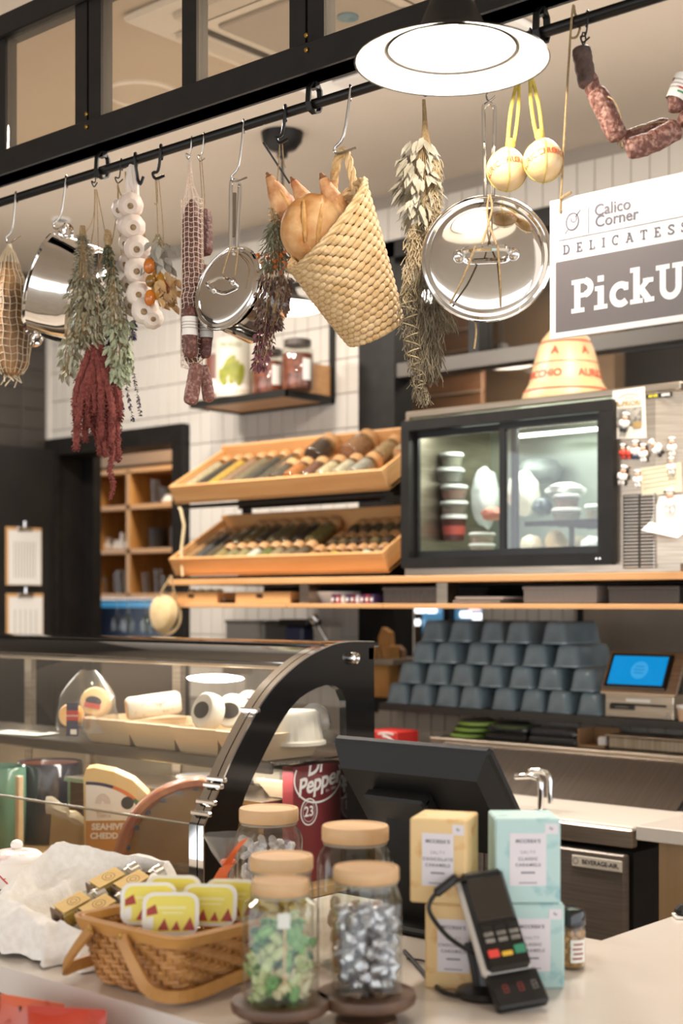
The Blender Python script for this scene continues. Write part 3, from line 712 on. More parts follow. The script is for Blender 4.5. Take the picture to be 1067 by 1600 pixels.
# vent with slots
xv0, xv1 = fx(975), fx(1046); zv0, zv1 = fz(1000, 888), fz(1000, 772)
mb = MB()
for k in range(22):
    z = zv0+(zv1-zv0)*(k+.5)/22
    for a, b in ((xv0, xv0+(xv1-xv0)*.33), (xv0+(xv1-xv0)*.38, xv0+(xv1-xv0)*.68), (xv0+(xv1-xv0)*.72, xb-.002)):
        mb.box(((a+b)/2, -.003, z), (b-a, .006, (zv1-zv0)/22*.55), b=.002)
mb.done('vent_slat', mat('vent_steel', '#b8b0a6', .25, 1), fr, kind='stuff')
MB().box(((xv0+xb)/2, -.0005, (zv0+zv1)/2), (xb-xv0+.006, .002, zv1-zv0)).done('vent_backing', mat('vent_dark', '#4b463f', .5, .5), fr)
mb = MB(); a = at(1029, 618, FY); MB().box((fx(1030), -.001, a.z-FZ0), (.085, .002, .013)).done('name_plate', M_blackpl, fr)
Mt = T(fx(1030), -.0025, a.z-FZ0) @ RX(PI/2)
letter(MB(), 'BEVER', .011, Mt @ T(-.019, 0, 0), bold=.0003).done('lettering', mat('yellow_print', '#d9c832', .5), fr)
letter(MB(), 'KING', .011, Mt @ T(.022, 0, 0), bold=.0004).done('lettering', M_paper, fr)
for d in (-.006, .006): MB().lathe([(.004, 0), (.003, .002), (0, .002)], 10, T(fx(942)+d, -.027, fz(942, 873)) @ RX(PI/2)).done('screw', M_chrome, fr)

# things inside the fridge
M_tubw = mat('tub_white', '#e9ebe6', .4); M_tubc = thin_glass('tub_clear', '#eef2ee', 1.4, .1, haze=.14, hazecol='#e2e8e2')
def tub(px, py, Y, wpx, h, food, label, tall=1.0, m=None, grp='deli tubs in the fridge'):
    p = at(px, py, Y); d = wpx/F*dep(p)
    t = thing('deli_tub', label, 'tub', p, group=grp); r = d/2
    MB().lathe([(0, 0), (r*.78, 0), (r*.95, h*.8), (r*.93, h*.8)], 20, cap=False).done('cup', m or M_tubc, t)
    MB().lathe([(0, .002), (r*.76, .002), (r*.9, h*.62), (0, h*.64)], 18).done('food', mat('food'+food, food, .6, col2='#3a2a1c', scale=40, contrast=(.3, .9)), t)
    MB().lathe([(r*.93, h*.76), (r, h*.8), (r, h*.93), (r*.9, h), (0, h*.97)], 20).done('lid', M_tubw, t)
# column of tubs: each stands on the one below, bottom pixel first
Yc = 3.95
col1 = [(709, 806, 46, '#7d4a2c', 'tub of brown stew, fourth down in the stack'), (709, 781, 45, '#b0582c', 'tub of orange sauce, third down in the stack'), (702, 755, 48, '#57452f', 'tub of dark lentils, second down in the stack'), (705, 731, 40, '#8a7d5c', 'tub of olive paste, topmost of the stack')]
for px, py, wq, f, lb in col1: tub(px, py, Yc, wq, .050, f, lb+' in the fridge')
p = at(709, 845, Yc); t = thing('sauce_tub', 'big dark red tub holding up the stack in the fridge', 'tub', p)
MB().lathe([(0, 0), (.036, 0), (.043, .08), (.045, .083), (.045, .088), (0, .088)], 22).done('pot', mat('dark_red', '#4d2420', .4), t); MB().lathe([(.046, .076), (.046, .089), (0, .09)], 22).done('lid', M_tubw, t)
MB().lathe([(.0385, .02), (.0415, .05)], 22, cap=False).done('label_band', mat('red_label', '#a8483e', .5), t)
tub(700, 884, 3.93, 40, .026, '#c7d2b8', 'low white tub on the fridge floor under the bottle')
tub(753, 867, 3.9, 42, .038, '#e0b49a', 'pink tub on the fridge floor, lower of the pair'); tub(753, 850, 3.9, 42, .038, '#e0b49a', 'pink tub in the fridge, upper of the pair')
tub(885, 795, 3.93, 44, .046, '#b08060', 'white tub on the black fridge shelf, middle of its stack'); tub(885, 816, 3.93, 48, .045, '#8a7a62', 'white tub standing on the black fridge shelf under two others')
def lump(px, py, Y, wpx, hpx, dpt, m, name, label, cat, seed=1, squash=1):
    p = at(px, py, Y); s_ = dep(p)/F
    o = MB().ball((0, 0, 0), (wpx*s_/2, dpt/2, hpx*s_/2), 22, 14, fn=lambda d: 1+.16*noise.noise(d*2.2+V((seed, 0, 0)))+.05*noise.noise(d*6+V((seed, 3, 0)))).done(name, m, None, loc=p, rot=(0, 0, HEAD))
    return tag(o, label, cat)
M_bag = mat('white_film', '#e3e8e6', .3, col2='#cfd6d6', scale=20, bump=.8, bscale=30)
lump(758, 778, 4.02, 46, 92, .12, M_bag, 'plastic_bag', 'tall white plastic bag standing in the middle of the fridge', 'bag', 2)
lump(818, 772, 4.0, 52, 70, .12, mat('cream_film', '#e6e2d2', .35, col2='#d2d0bf', scale=18, bump=.8, bscale=30), 'plastic_bag', 'cream wrapped bag slumped against the tall white bag', 'bag', 5)
lump(847, 792, 3.92, 32, 30, .10, mat('dark_wrap', '#2f3d45', .3, col2='#51626b', scale=22, bump=.8), 'wrapped_sausage', 'dark blue wrapped sausage end on the black fridge shelf', 'sausage', 3)
lump(884, 767, 3.95, 62, 26, .12, mat('tray_film', '#dcdfd8', .3, col2='#c4c8c0', scale=18, bump=.7), 'film_package', 'white film-wrapped package lying on top of the tubs', 'package', 8)
lump(769, 803, 3.9, 34, 22, .10, mat('ham_pink', '#c98878', .5, col2='#b87566', scale=9), 'ham_piece', 'pink piece of ham behind the middle fridge post', 'ham', 4)
lump(830, 850, 3.95, 34, 28, .1, mat('cheese_cream', '#d8cdb0', .5), 'cheese_piece', 'cream cheese piece under the black fridge shelf', 'cheese', 6)
lump(868, 850, 3.98, 34, 44, .1, mat('cheese_tan', '#c2ad84', .5, col2='#b09a72', scale=10), 'cheese_piece', 'tall tan cheese piece under the black fridge shelf', 'cheese', 7)
lump(925, 858, 3.9, 40, 40, .1, M_bag, 'plastic_bag', 'white bag in the fridge corner by the vents', 'bag', 9)
lump(815, 872, 3.86, 40, 12, .08, mat('bag_blue', '#b9c4cc', .3), 'plastic_bag', 'low bluish bag on the fridge floor by the door post', 'bag', 10)
for px, py, wq, f, lb in ((687, 806, 34, '#8d8a66', 'olive tub in the back stack of the fridge, lowest'), (687, 784, 34, '#a8986c', 'tan tub in the back stack of the fridge, middle'), (690, 762, 34, '#7d805a', 'green tub in the back stack of the fridge, topmost'), (930, 812, 34, '#b79a72', 'tall tan tub at the vent side of the black fridge shelf')):
    tub(px, py, 4.09, wq, .050, f, lb)
lump(905, 858, 4.05, 42, 40, .08, mat('bag_tan', '#b5a88c', .5, col2='#9a8c70', scale=14), 'bread_bag', 'tan bag at the back under the black fridge shelf', 'bag', 12)
lump(845, 735, 4.14, 70, 40, .1, mat('tray_grey', '#79807c', .4, col2='#5f6663', scale=12), 'grey_package', 'grey wrapped package at the dim back of the fridge', 'package', 13)
p = at(678, 842, 3.93); t = thing('sauce_bottle', 'small amber sauce bottle with yellow label in the fridge corner', 'bottle', p)
MB().lathe([(0, 0), (.022, 0), (.023, .05), (.018, .07), (.009, .085), (.009, .11), (0, .11)], 18).done('glass_body', mat('amber', '#5b3416', .15), t); MB().lathe([(.0236, .012), (.0236, .045)], 18, cap=False).done('label_band', mat('yellow_label', '#c98a22', .5), t)
MB().lathe([(.0105, .1), (.0105, .117), (0, .117)], 14).done('cap', mat('bottle_cap', '#3a2a1c', .4), t)
p = at(668, 790, 4.05); t = thing('milk_carton', 'pale green carton standing behind the bottle in the fridge', 'carton', p, rz=R(10))
MB().box((0, 0, .06), (.055, .06, .12), b=.003).prism([(-.0275, .12), (.0275, .12), (0, .15)], .06, Mx(((1, 0, 0, 0), (0, 0, -1, .03), (0, 1, 0, 0), (0, 0, 0, 1)))).done('carton', mat('carton_green', '#bcc8b2', .5), t); MB().box((0, -.031, .06), (.04, .002, .03)).done('label_patch', mat('carton_red', '#d98d78', .5), t)

# papers and chef magnets on the fridge's steel front
def onfridge(px, py, off=.004): p = at(px, py, FY-off); return p
def sheet(name, label, corners, m, off, th=.0012, cat='paper'):
    q = [at(x, y, FY-off) for x, y in corners]; c = sum(q, V())/4
    t = thing(name, label, cat, c); mb = MB(); vs = [p-c for p in q] + [p-c+V((0, th, 0)) for p in q]
    mb.add(vs, [(0, 1, 2, 3), (7, 6, 5, 4), (0, 4, 5, 1), (1, 5, 6, 2), (2, 6, 7, 3), (3, 7, 4, 0)]).done('sheet', m, t); return t, c
t, c = sheet('poster', 'small event poster with grey photo and gold title on the fridge', [(958, 686), (1010, 684), (1007, 604), (957, 611)], mat('poster_paper', '#dcd4c6', .7), .002, cat='poster')
MB().box((-.003, -.0012, -.01), (.092, .001, .055)).done('photo_print', mat('grey_print', '#6c675f', .6, col2='#a39d92', scale=60, contrast=(.4, .6)), t)
letter(MB(), 'A-PRIORI', .021, T(-.002, -.0016, .03) @ RX(PI/2), bold=.0006).done('lettering', mat('gold_print', '#a08552', .6), t)
mb = MB(); stroke(mb, [(.04*math.cos(R(a)), -.045+.02*math.sin(R(a))+.085) for a in range(30, 151, 10)], .004, T(0, -.0016, 0) @ RX(PI/2)); stroke(mb, [(-.018, .048), (.018, .048)], .003, T(0, -.0016, 0) @ RX(PI/2)); mb.done('faint_print', mat('grey_ink', '#b5ac9e', .7), t, kind='stuff')
MB().box((.028, -.0018, -.036), (.028, .001, .018)).done('gold_block', mat('gold_print'  , '#a08552'), t)
t, c = sheet('note_card', 'cream lined note card with small black emblem on the fridge', [(1003, 776), (1066, 768), (1064, 722), (1000, 732)], mat('cream_card', '#ddd0b2', .7), .002, cat='card')
for k in range(5): MB().box((-.005, -.0006, .035-.013*k), (.11, .0008, .0012), RY(R(-5))).done('ruled_line', mat('faint_line', '#c2b498', .7), t)
MB().box((.012, -.0008, -.036), (.008, .001, .005)).done('emblem', M_blackpl, t)
t, c = sheet('folded_card', 'white folded card sagging open over the fridge vents', [(1016, 815), (1072, 828), (1075, 772), (1030, 776)], M_paper, .003, cat='card')
q = [at(1016, 815, FY-.004), at(1072, 830, FY-.004), at(1058, 840, FY-.075), at(1002, 828, FY-.06)]
MB().add([p-c for p in q]+[p-c-V((0, 0, .0015)) for p in q], [(0, 1, 2, 3), (7, 6, 5, 4), (0, 4, 5, 1), (1, 5, 6, 2), (2, 6, 7, 3), (3, 7, 4, 0)]).done('lower_flap', M_paper, t)
M_skin = mat('figure_skin', '#e2ab8c', .5); M_chefw = mat('chef_white', '#f0ece6', .4)
def magnet(px, py, hpx, desc, body='#f0ece6', legs='#33363f', tilt=0):
    p = onfridge(px, py, .006); h = hpx/F*dep(p)
    t = thing('chef_magnet', 'tiny chef figurine magnet '+desc, 'magnet', p, rot=(0, R(tilt), 0), group='chef magnets on the fridge')
    b = mat('chef'+body, body, .4)
    MB().ball((0, -h*.06, -h*.08), (h*.22, h*.15, h*.25), 12, 8).ball((-h*.2, -h*.1, -h*.05), (h*.09, h*.08, h*.18), 8, 6).ball((h*.2, -h*.1, -h*.05), (h*.09, h*.08, h*.18), 8, 6).done('jacket', b, t)
    MB().ball((-h*.1, -h*.06, -h*.38), (h*.1, h*.09, h*.14), 8, 6).ball((h*.1, -h*.06, -h*.38), (h*.1, h*.09, h*.14), 8, 6).done('trousers', mat('legs'+legs, legs, .5), t)
    MB().ball((0, -h*.09, h*.22), (h*.15, h*.13, h*.15), 10, 7).ball((0, -h*.22, h*.2), h*.035, 6, 4).done('head', M_skin, t)
    MB().lathe([(h*.13, h*.3), (h*.12, h*.38), (h*.19, h*.43), (h*.17, h*.5), (0, h*.53)], 12, T(0, -h*.08, 0)).done('hat', M_chefw, t)
magnet(977, 660, 30, 'on the poster', legs='#2f2f2f', tilt=12)
magnet(974, 706, 24, 'in a red apron, below the poster', '#c8402f', '#a5352a')
magnet(983, 708, 19, 'all in red, below the poster', '#c2392c', '#b5352a')
magnet(994, 703, 29, 'with dark blue trousers under the poster', legs='#2a3a55')
magnet(1006, 708, 28, 'all in white below the blue-trousered one', legs='#e8e4de')
magnet(1027, 700, 31, 'lying stretched with black shoes above the cream card', legs='#22201f', tilt=-42)
magnet(1051, 698, 29, 'carrying bread beside the lying one', legs='#e8e0d6')
magnet(1050, 728, 27, 'with a plate, on the cream card', legs='#eae6e0')
magnet(974, 743, 31, 'leaning by the black door frame', legs='#d8d2cc', tilt=14)
magnet(997, 748, 27, 'with a red tie half behind the cream card', legs='#e6e2dc')
magnet(1048, 783, 38, 'in a white bonnet holding the folded card', legs='#e6e2dc')

# bell-shaped cheese on top of the fridge
p = at(884, 607, 4.0); s_ = dep(p)/F; bc = thing('bell_cheese', 'big waxed bell-shaped cheese with red lettering on top of the fridge', 'cheese', (p.x, 4.0, FZ1+.002), rz=HEAD)
prof = [(0, 0), (66*s_, 0), (69*s_, 4*s_), (68.5*s_, 14*s_), (66*s_, 22*s_), (61*s_, 28*s_), (57*s_, 36*s_), (53*s_, 52*s_), (49*s_, 70*s_), (44*s_, 88*s_), (37*s_, 104*s_), (26*s_, 117*s_), (12*s_, 124*s_), (0, 126*s_)]
MB().lathe(prof, 40).done('body', mat('waxed_cheese', '#d8b98c', .42, col2='#cba877', scale=6, sub=.1), bc)
def rad(z):
    z /= s_
    for (r0, z0), (r1, z1) in zip(prof[1:], prof[2:]):
        if z0/s_ <= z <= z1/s_: return (r0+(r1-r0)*(z-z0/s_)/max(1e-6, (z1-z0)/s_))
    return prof[5][0]
M_red = mat('red_print', '#c24a38', .5)
def band(z, h, nm='painted_band'):
    MB().lathe([(rad(z-h/2)+.0012, z-h/2), (rad(z+h/2)+.0012, z+h/2)], 40, cap=False).done(nm, M_red, bc)
band(21*s_, 3*s_); band(64*s_, 1.5*s_); band(97*s_, 3*s_)
mb = MB()
def wrap(body, zc, size, a0):
    def wp(q):
        z = zc+q[1]; r = rad(z)+.0016; a = a0+q[0]/rad(zc); return (r*math.cos(a), r*math.sin(a), z)
    letter(mb, body, size, bold=size*.03, warp=wp)
for k in range(3): wrap('AURICCHIO', 45*s_, 16.5*s_, R(-90-62+k*120))
for k in range(6): wrap('A', 81*s_, 17*s_, R(-120+k*60))
mb.done('lettering', M_red, bc)

# ------------------------------------------------------------------ stacked blue-grey bins on the ledge
M_bin = mat('glazed_bluegrey', '#8596a0', .16, col2='#6d7e87', scale=14, bump=.15, bscale=70, coat=.3, contrast=(.3, .75))
bw, bl, bh = .100, .24, .075
def bin_mesh():
    mb = MB()
    def loop(w_, l_, z, r):
        out = []
        for cx, cy, a0 in ((w_/2-r, -l_/2+r, -90), (w_/2-r, l_/2-r, 0), (-w_/2+r, l_/2-r, 90), (-w_/2+r, -l_/2+r, 180)):
            for k in range(5): a = R(a0+90*k/4); out.append((cx+r*math.cos(a), cy+r*math.sin(a), z))
        return out
    ls_ = [loop(bw*.90, bl*.97, 0, .018), loop(bw, bl, .001, .02), loop(bw, bl, .007, .02), loop(bw*.95, bl*.98, .009, .02), loop(bw*.80, bl*.93, bh-.014, .02), loop(bw*.74, bl*.90, bh-.005, .022), loop(bw*.60, bl*.84, bh, .02)]
    n = 20; vs = [p for l in ls_ for p in l]
    fs = [(k*n+i, k*n+(i+1) % n, (k+1)*n+(i+1) % n, (k+1)*n+i) for k in range(len(ls_)-1) for i in range(n)]
    fs += [tuple(range(n))[::-1], tuple((len(ls_)-1)*n+i for i in range(n))]
    return mb.add(vs, fs, None, True)
bproto = None
rows = [(8, [616, 652, 690, 732, 782, 825, 870, 917]), (7, [634, 675, 714, 762, 807, 851, 907]), (6, [656, 692, 738, 783, 829, 878]), (5, [672, 714, 760, 806, 861])]
names = ['bottom', 'second', 'third', 'top']
for k, (n, pxs) in enumerate(rows):
    for i, px in enumerate(pxs):
        X = xat(px, 3.995); loc = (X+.0, 3.995+bl/2+.006*((i*7+k*3) % 3), 1.1305+k*(bh+.001)); ro = (0, 0, R(random.uniform(-2.5, 2.5)))
        nm = 'upturned glazed blue-grey bin, %s from the brown bags in the %s row of the stack' % (ORD[i], names[k])
        if bproto is None: bproto = o = bin_mesh().done('glazed_bin', M_bin, None, loc=loc, rot=ro, sharp=50)
        else: o = inst(bproto, 'glazed_bin', None, loc, ro)
        tag(o, nm, 'bin', 'stacked blue-grey bins')

# ------------------------------------------------------------------ scale printer with blue screen
p0, p1 = at(940, 1118, 3.97), at(1047, 1128, 3.97); pw = p1.x-p0.x; pc = (p0.x+p1.x)/2
lp = thing('label_printer', 'stainless label printer with tilted blue touch screen on the ledge', 'printer', (pc, 3.99, 1.1305))
MB().box((0, .085, .038), (pw, .17, .076), b=.003).done('body', M_steel, lp)
MB().box((0, -.001, .043), (pw*.8, .006, .006)).done('paper_slot', M_black, lp)
MB().box((0, -.002, .057), (pw*.36, .003, .010)).done('note_strip', M_paper, lp)
MB().box((-pw*.24, -.003, .034), (pw*.36, .005, .016), b=.001).done('badge', M_blackpl, lp); mb = MB(); [stroke(mb, [(-.022+.008*k, -.003), (-.018+.008*k, .003), (-.015+.008*k, -.003)], .0012, T(-pw*.24, -.0058, .034) @ RX(PI/2)) for k in range(6)]; mb.done('badge_print', M_steelw, lp, kind='stuff')
Mscr = T(0, -.01, .079) @ RX(R(-28))
MB().box((0, .006, .074), (pw*1.12, .012, .152), Mscr, b=.004).done('screen_plate', M_steel, lp)
MB().box((-pw*.055, -.003, .076), (pw*.92, .010, .124), Mscr, b=.006).done('tablet_bezel', M_blackgl, lp)
M_scr = mat('screen_blue', (.0, .20, .50), .2, emit=.55)
MB().box((-pw*.055, -.0085, .077), (pw*.80, .0012, .100), Mscr).done('screen', M_scr, lp)
disc = [(.03*math.cos(2*PI*i/28), .03*math.sin(2*PI*i/28)) for i in range(28)]
MB().prism(disc, .0006, Mscr @ T(-pw*.03, -.0092, .078) @ RX(PI/2)).done('screen_emblem', mat('screen_blue2', (.03, .27, .56), .2, emit=.55), lp)
mb = MB(); [stroke(mb, [(-.02+.003*abs(k), .011*k), (.02-.003*abs(k), .011*k)], .0035, Mscr @ T(-pw*.03, -.0104, .079) @ RX(PI/2)) for k in (-1, 0, 1)]; mb.done('screen_lines', mat('screen_blue3', (.0, .15, .4), .2, emit=.55), lp, kind='stuff')
MB().box((0, .12, .10), (pw*.7, .03, .06)).done('screen_support', M_blackpl, lp)
MB().box((pw*.42, .0, .015), (.012, .004, .012)).done('button', M_steelw, lp)
p = at(1066, 1133, 3.98); pot = thing('paper_cup', 'small white-rimmed cup beside the label printer', 'cup', (p.x, 4.0, 1.1305))
MB().lathe([(0, 0), (.02, 0), (.026, .04), (.0, .038)], 18).done('cup_wall', mat('cup_tan', '#d8b292', .6), pot); MB().lathe([(.026, .038), (.029, .041), (.029, .05), (.025, .05), (.025, .04)], 18, cap=False).done('rim', M_white, pot)
# brown paper bags at the other end of the bins
for i, (px, py, hh, ww) in enumerate(((602, 1060, .20, .09), (624, 1052, .13, .06))):
    p = at(px, py, 4.25+.06*i); t = thing('paper_bag', ('taller' if not i else 'shorter') + ' brown paper bag behind the end of the bin stack', 'bag', (p.x, p.y, 1.1305))
    MB().box((0, 0, hh/2), (ww, .07, hh), b=.004).prism([(-ww*.3, hh), (ww*.35, hh), (ww*.3, hh+.05), (-ww*.1, hh+.07), (-ww*.32, hh+.03)], .03, Mx(((1, 0, 0, 0), (0, 0, 1, -.01), (0, 1, 0, 0), (0, 0, 0, 1)))).done('bag_paper', mat('kraft'+str(i), ('#c08a4c', '#8d6a50')[i], .8, col2=('#b07c40', '#7d5c44')[i], scale=14, bump=.5), t)
    MB().tube([(-ww*.2, -.037, hh*.7), (0, -.042, hh*1.05), (ww*.2, -.037, hh*.7)], .003, 5).done('handle', M_twine, t)

# glass-door cooler with bottles seen through under the shelf
gx0, gx1 = xat(646, 5.35), xat(752, 5.35)
gc = thing('glass_door_cooler', 'glass-door drinks cooler in the kitchen seen just above the bins', 'cooler', ((gx0+gx1)/2, 5.35, 0))
MB().box((0, .3, .95), (gx1-gx0, .5, 1.9)).done('cabinet', mat('cooler_dark', '#20262b', .4), gc); MB().box((0, .03, 1.2), (gx1-gx0-.06, .006, 1.2)).done('glass_door', thin_glass('cooler_glass', '#bfd8e6'), gc)
MB().box((-.0, .02, 1.2), (.035, .05, 1.3)).done('door_post', M_black, gc)
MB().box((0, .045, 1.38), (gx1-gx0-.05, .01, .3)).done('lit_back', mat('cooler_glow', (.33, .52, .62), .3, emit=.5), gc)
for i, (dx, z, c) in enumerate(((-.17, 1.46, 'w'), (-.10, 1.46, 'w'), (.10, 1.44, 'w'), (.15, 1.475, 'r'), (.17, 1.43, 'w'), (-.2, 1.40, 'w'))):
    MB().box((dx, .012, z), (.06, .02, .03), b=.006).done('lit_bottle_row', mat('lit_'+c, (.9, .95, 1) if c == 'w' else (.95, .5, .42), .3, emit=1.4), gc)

# ------------------------------------------------------------------ prep fridge (lower counter) with sloping hood
PY0, PY1, PZ = 3.37, 3.69, .90
bx0, bx1 = -2.84, xat(992, PY0)
pf = thing('prep_fridge', 'stainless prep fridge with white cutting board and sloping steel hood below the bins', 'fridge', ((bx0+bx1)/2, PY0, 0)); pm = (bx0+bx1)/2; pw_ = bx1-bx0
MB().box((0, (PY1-PY0)/2+.1, .425), (pw_-.02, .5, .80)).done('cabinet', M_black, pf)
MB().box((0, .0, .866), (pw_, .03, .050), b=.004).done('front_apron', M_steel, pf)
MB().box((0, .165, .886), (pw_, .34, .024), b=.004).done('cutting_board', mat('cutting_white', '#d6ccbf', .4), pf)
xdr0, xdr1 = -2.40-pm, xat(983, PY0)-pm
d = MB().box(((xdr0+xdr1)/2, -.012, .45), (xdr1-xdr0, .03, .745), b=.004).done('door', mat('door_steel', '#7d7268', .34, .35, col2='#6d635a', scale=5, stretch=(1, 1, 30)), pf)
a = xat(903, PY0)-pm; b = xat(981, PY0)-pm
MB().box(((a+b)/2, -.030, .792), (b-a, .004, .030), b=.001).done('badge', mat('badge_grey', '#d5ccbe', .5), d)
letter(MB(), 'BEVERAGE-AIR.', .017, T((a+b)/2+.012, -.0335, .792) @ RX(PI/2), bold=.0004, space=1.0).done('lettering', M_blackpl, d)
stroke_mb = MB(); stroke(stroke_mb, arc(0, 0, .008, .008, 0, 360, 20), .0015, T(a+.013, -.0335, .792) @ RX(PI/2), closed=False); stroke_mb.done('badge_emblem', M_blackpl, d)
MB().box((xdr0-.215, -.012, .45), (.42, .03, .745), b=.004).done('door', MATS['door_steel'], pf)
mb = MB(); mb.prism([(0, 0), (.02, 0), (.232, .12), (.232, .135), (.215, .135)], xat(1056, 3.69)-xat(640, 3.69), Mx(((0, 0, 1, xat(640, 3.69)-pm), (1, 0, 0, .32), (0, 1, 0, .90), (0, 0, 0, 1)))); mb.done('sloping_hood', mat('hood_steel', '#8d857c', .26, 1, col2='#7d766e', scale=4, stretch=(30, 1, 1), rough2=.34), pf)
# steel ledge behind the hood
rx0 = xat(676, 3.9)
rs = thing('steel_ledge', 'narrow stainless ledge above the sloping hood holding trays', 'ledge', (rx0+1.3, 3.89, 1.018))
MB().box((0, .10, .009), (2.6, .215, .012), b=.002).done('top_plate', M_steel, rs); MB().box((0, 0, .002), (2.6, .012, .026), b=.002).done('front_lip', M_steel, rs)
zL = 1.0335
# bent tube handle in front of the hood
p = at(838, 1276, 3.40); h = thing('tube_handle', 'bent stainless tube handle standing beside the register screen', 'handle rail', (p.x, 3.42, .899))
MB().tube([(0, 0, 0), (.003, 0, .06), (.002, .0, .085), (-.006, 0, .098), (-.03, 0, .102), (-.09, .01, .094)], .0095, 10).done('tube', M_chrome, h)
MB().tube([(-.0, .05, .02), (-.0, .05, .085), (-.008, .05, .105), (-.035, .05, .112), (-.07, .05, .108)], .0085, 10).done('tube', M_chrome, h); MB().lathe([(.018, 0), (.018, .006), (0, .006)], 16).done('foot_plate', M_chrome, h)
# green-based bowls, black trays, steel pan, carton on the ledge
M_green = mat('green_rim', '#7d9a46', .4); M_dkbowl = mat('bowl_dark', '#35352c', .35)
gb = [(728, 1152, 0), (735, 1140, 1), (741, 1129, 2), (785, 1130, 3)]
for i, (px, py, k) in enumerate(gb):
    p = at(px, 1152, 3.95); X = xat(px, 3.96)
    t = thing('green_bowl', 'dark bowl with green base, ' + ['lowest of the stack of three', 'middle of the stack of three', 'top of the stack of three', 'alone behind the stack of three'][i], 'bowl', (X, 3.98 if i < 3 else 4.03, zL+(.021*k if i < 3 else .035)), group='green bowls')
    MB().lathe([(.05, 0), (.066, .002), (.067, .012), (.06, .014), (0, .013)], 28).done('green_base', M_green, t); MB().lathe([(.055, .013), (.062, .016), (.05, .021), (0, .021)], 28).done('dark_bowl', M_dkbowl, t)
t = thing('steel_block', 'small dark stand under the lone green bowl', 'stand', (xat(785, 4.03), 4.03, zL)); MB().box((0, 0, .017), (.11, .1, .034), b=.003).done('block', M_black, t)
def blacktray(p0, p1, Y, label):
    c, w_ = xspan(p0, p1, Y); t = thing('takeout_tray', label, 'tray', (c, Y+.06, zL), group='black takeaway trays')
    MB().box((0, 0, .012), (w_, .12, .024), b=.006).done('base', M_blackpl, t); MB().box((0, 0, .038), (w_*.96, .115, .028), b=.01).done('clear_lid', thin_glass('lid_clear', '#c8ccd0', 1.5, .05, haze=.12, hazecol='#8a8f94'), t)
blacktray(757, 822, 3.94, 'black takeaway tray with clear lid beside the green bowls'); blacktray(824, 899, 3.92, 'black takeaway tray with clear lid beside the brown carton')
c, w_ = xspan(903, 944, 3.93); t = thing('open_carton', 'small open brown carton between the trays and the steel pan', 'carton', (c, 3.98, zL))
MB().box((0, 0, .004), (w_, .1, .006)).box((0, .048, .03), (w_, .004, .058)).box((-w_/2, 0, .03), (.004, .1, .058)).done('carton_board', mat('carton_brown', '#8d6b48', .8), t); MB().box((.015, -.02, .02), (.03, .03, .03), RZ(.4), b=.004).done('white_liner', M_paper, t)
c, w_ = xspan(950, 1100, 3.92); t = thing('steel_pan', 'long brushed steel food pan on the ledge under the label printer', 'pan', (c, 3.98, zL))
MB().box((0, 0, .024), (w_, .13, .046), b=.008).done('pan_body', mat('pan_steel', '#b3a797', .3, 1, col2='#9c917f', scale=8, stretch=(20, 1, 1)), t); MB().box((0, 0, .046), (w_+.012, .14, .004), b=.001).done('pan_rim', M_steel, t)
# red cans carton seen past the display case
p = at(620, 1172, 3.95); t = thing('soda_carton', 'red soda carton with white swoosh behind the display case', 'carton', (xat(612, 3.85), 3.86, 1.0))
MB().box((0, 0, .0), (.13, .12, .1), b=.003).done('card_box', mat('soda_red', '#c0302a', .45), t); mb = MB(); stroke(mb, [(.06*math.cos(R(a)), .05*math.sin(R(a))) for a in range(20, 100, 10)], .009, T(0, -.0612, -.015) @ RX(PI/2)); stroke(mb, [(-.02, .04), (.02, .046), (.05, .042)], .006, T(0, -.0612, 0) @ RX(PI/2)); mb.done('swoosh', M_paper, t)
sb = thing('back_cabinet', 'dark cabinet under the tiled ledge holding the red soda carton', 'cabinet', (xat(620, 3.9), 3.9, 0)); MB().box((-.18, .0, .47), (.52, .36, .93)).done('carcass', M_black, sb); MB().box((-.18, -.0, .944), (.54, .37, .012)).done('top_board', M_steel, sb)

# small end counter with quartz top and wooden panel
ex0 = xat(993, 3.1)
ec = thing('end_counter', 'white quartz topped counter end with pale wood panel beside the prep fridge', 'counter', (ex0, 3.1, 0))
MB().box((.8, .125, .932), (1.6, .25, .036), b=.003).done('worktop', M_marble, ec); MB().box((.84, .135, .457), (1.58, .22, .914)).done('wood_panel', wood('panel_oak', '#a98a66', '#94764f', axis=2), ec)

# ------------------------------------------------------------------ small things behind the display case
p = at(382, 1000, 4.2); t = thing('grey_box', 'grey metal box behind the display case below the trays', 'box', (p.x, 4.2, 1.28)); MB().box((0, .08, .065), (.23, .16, .13), b=.004).done('box_body', mat('box_grey', '#85817c', .4, .4), t); MB().box((0, .08, .136), (.24, .165, .012), b=.003).done('lid', mat('box_grey2', '#6c6864', .4, .4), t)
t = thing('label_gun', 'black and blue tape dispenser behind the display case', 'tape dispenser', (xat(455, 4.2), 4.2, 1.28))
MB().box((0, .05, .06), (.10, .08, .12), b=.01).done('body', mat('navy_plastic', '#2f3350', .4), t); MB().box((0, .05, .134), (.17, .09, .028), b=.008).done('top', M_blackpl, t)
t = thing('plastic_case', 'pale grey plastic case beside the tape dispenser', 'case', (xat(502, 4.2), 4.2, 1.28)); MB().box((0, .05, .06), (.06, .08, .12), b=.004).done('case_body', mat('pale_grey', '#b5aea4', .5), t); MB().box((0, .05, .123), (.062, .082, .006)).done('lid', mat('pale_grey2', '#989289', .5), t)
wt = thing('wall_ledge', 'thin steel ledge on the tiled wall behind the display case', 'ledge', (-3.95, 4.16, 0)); MB().box((0, .14, 1.27), (1.08, .28, .02)).done('ledge_board', M_steel, wt)
for q in (-.5, .5): MB().box((q, .2, 1.22), (.02, .16, .08)).done('bracket', M_steel, wt)
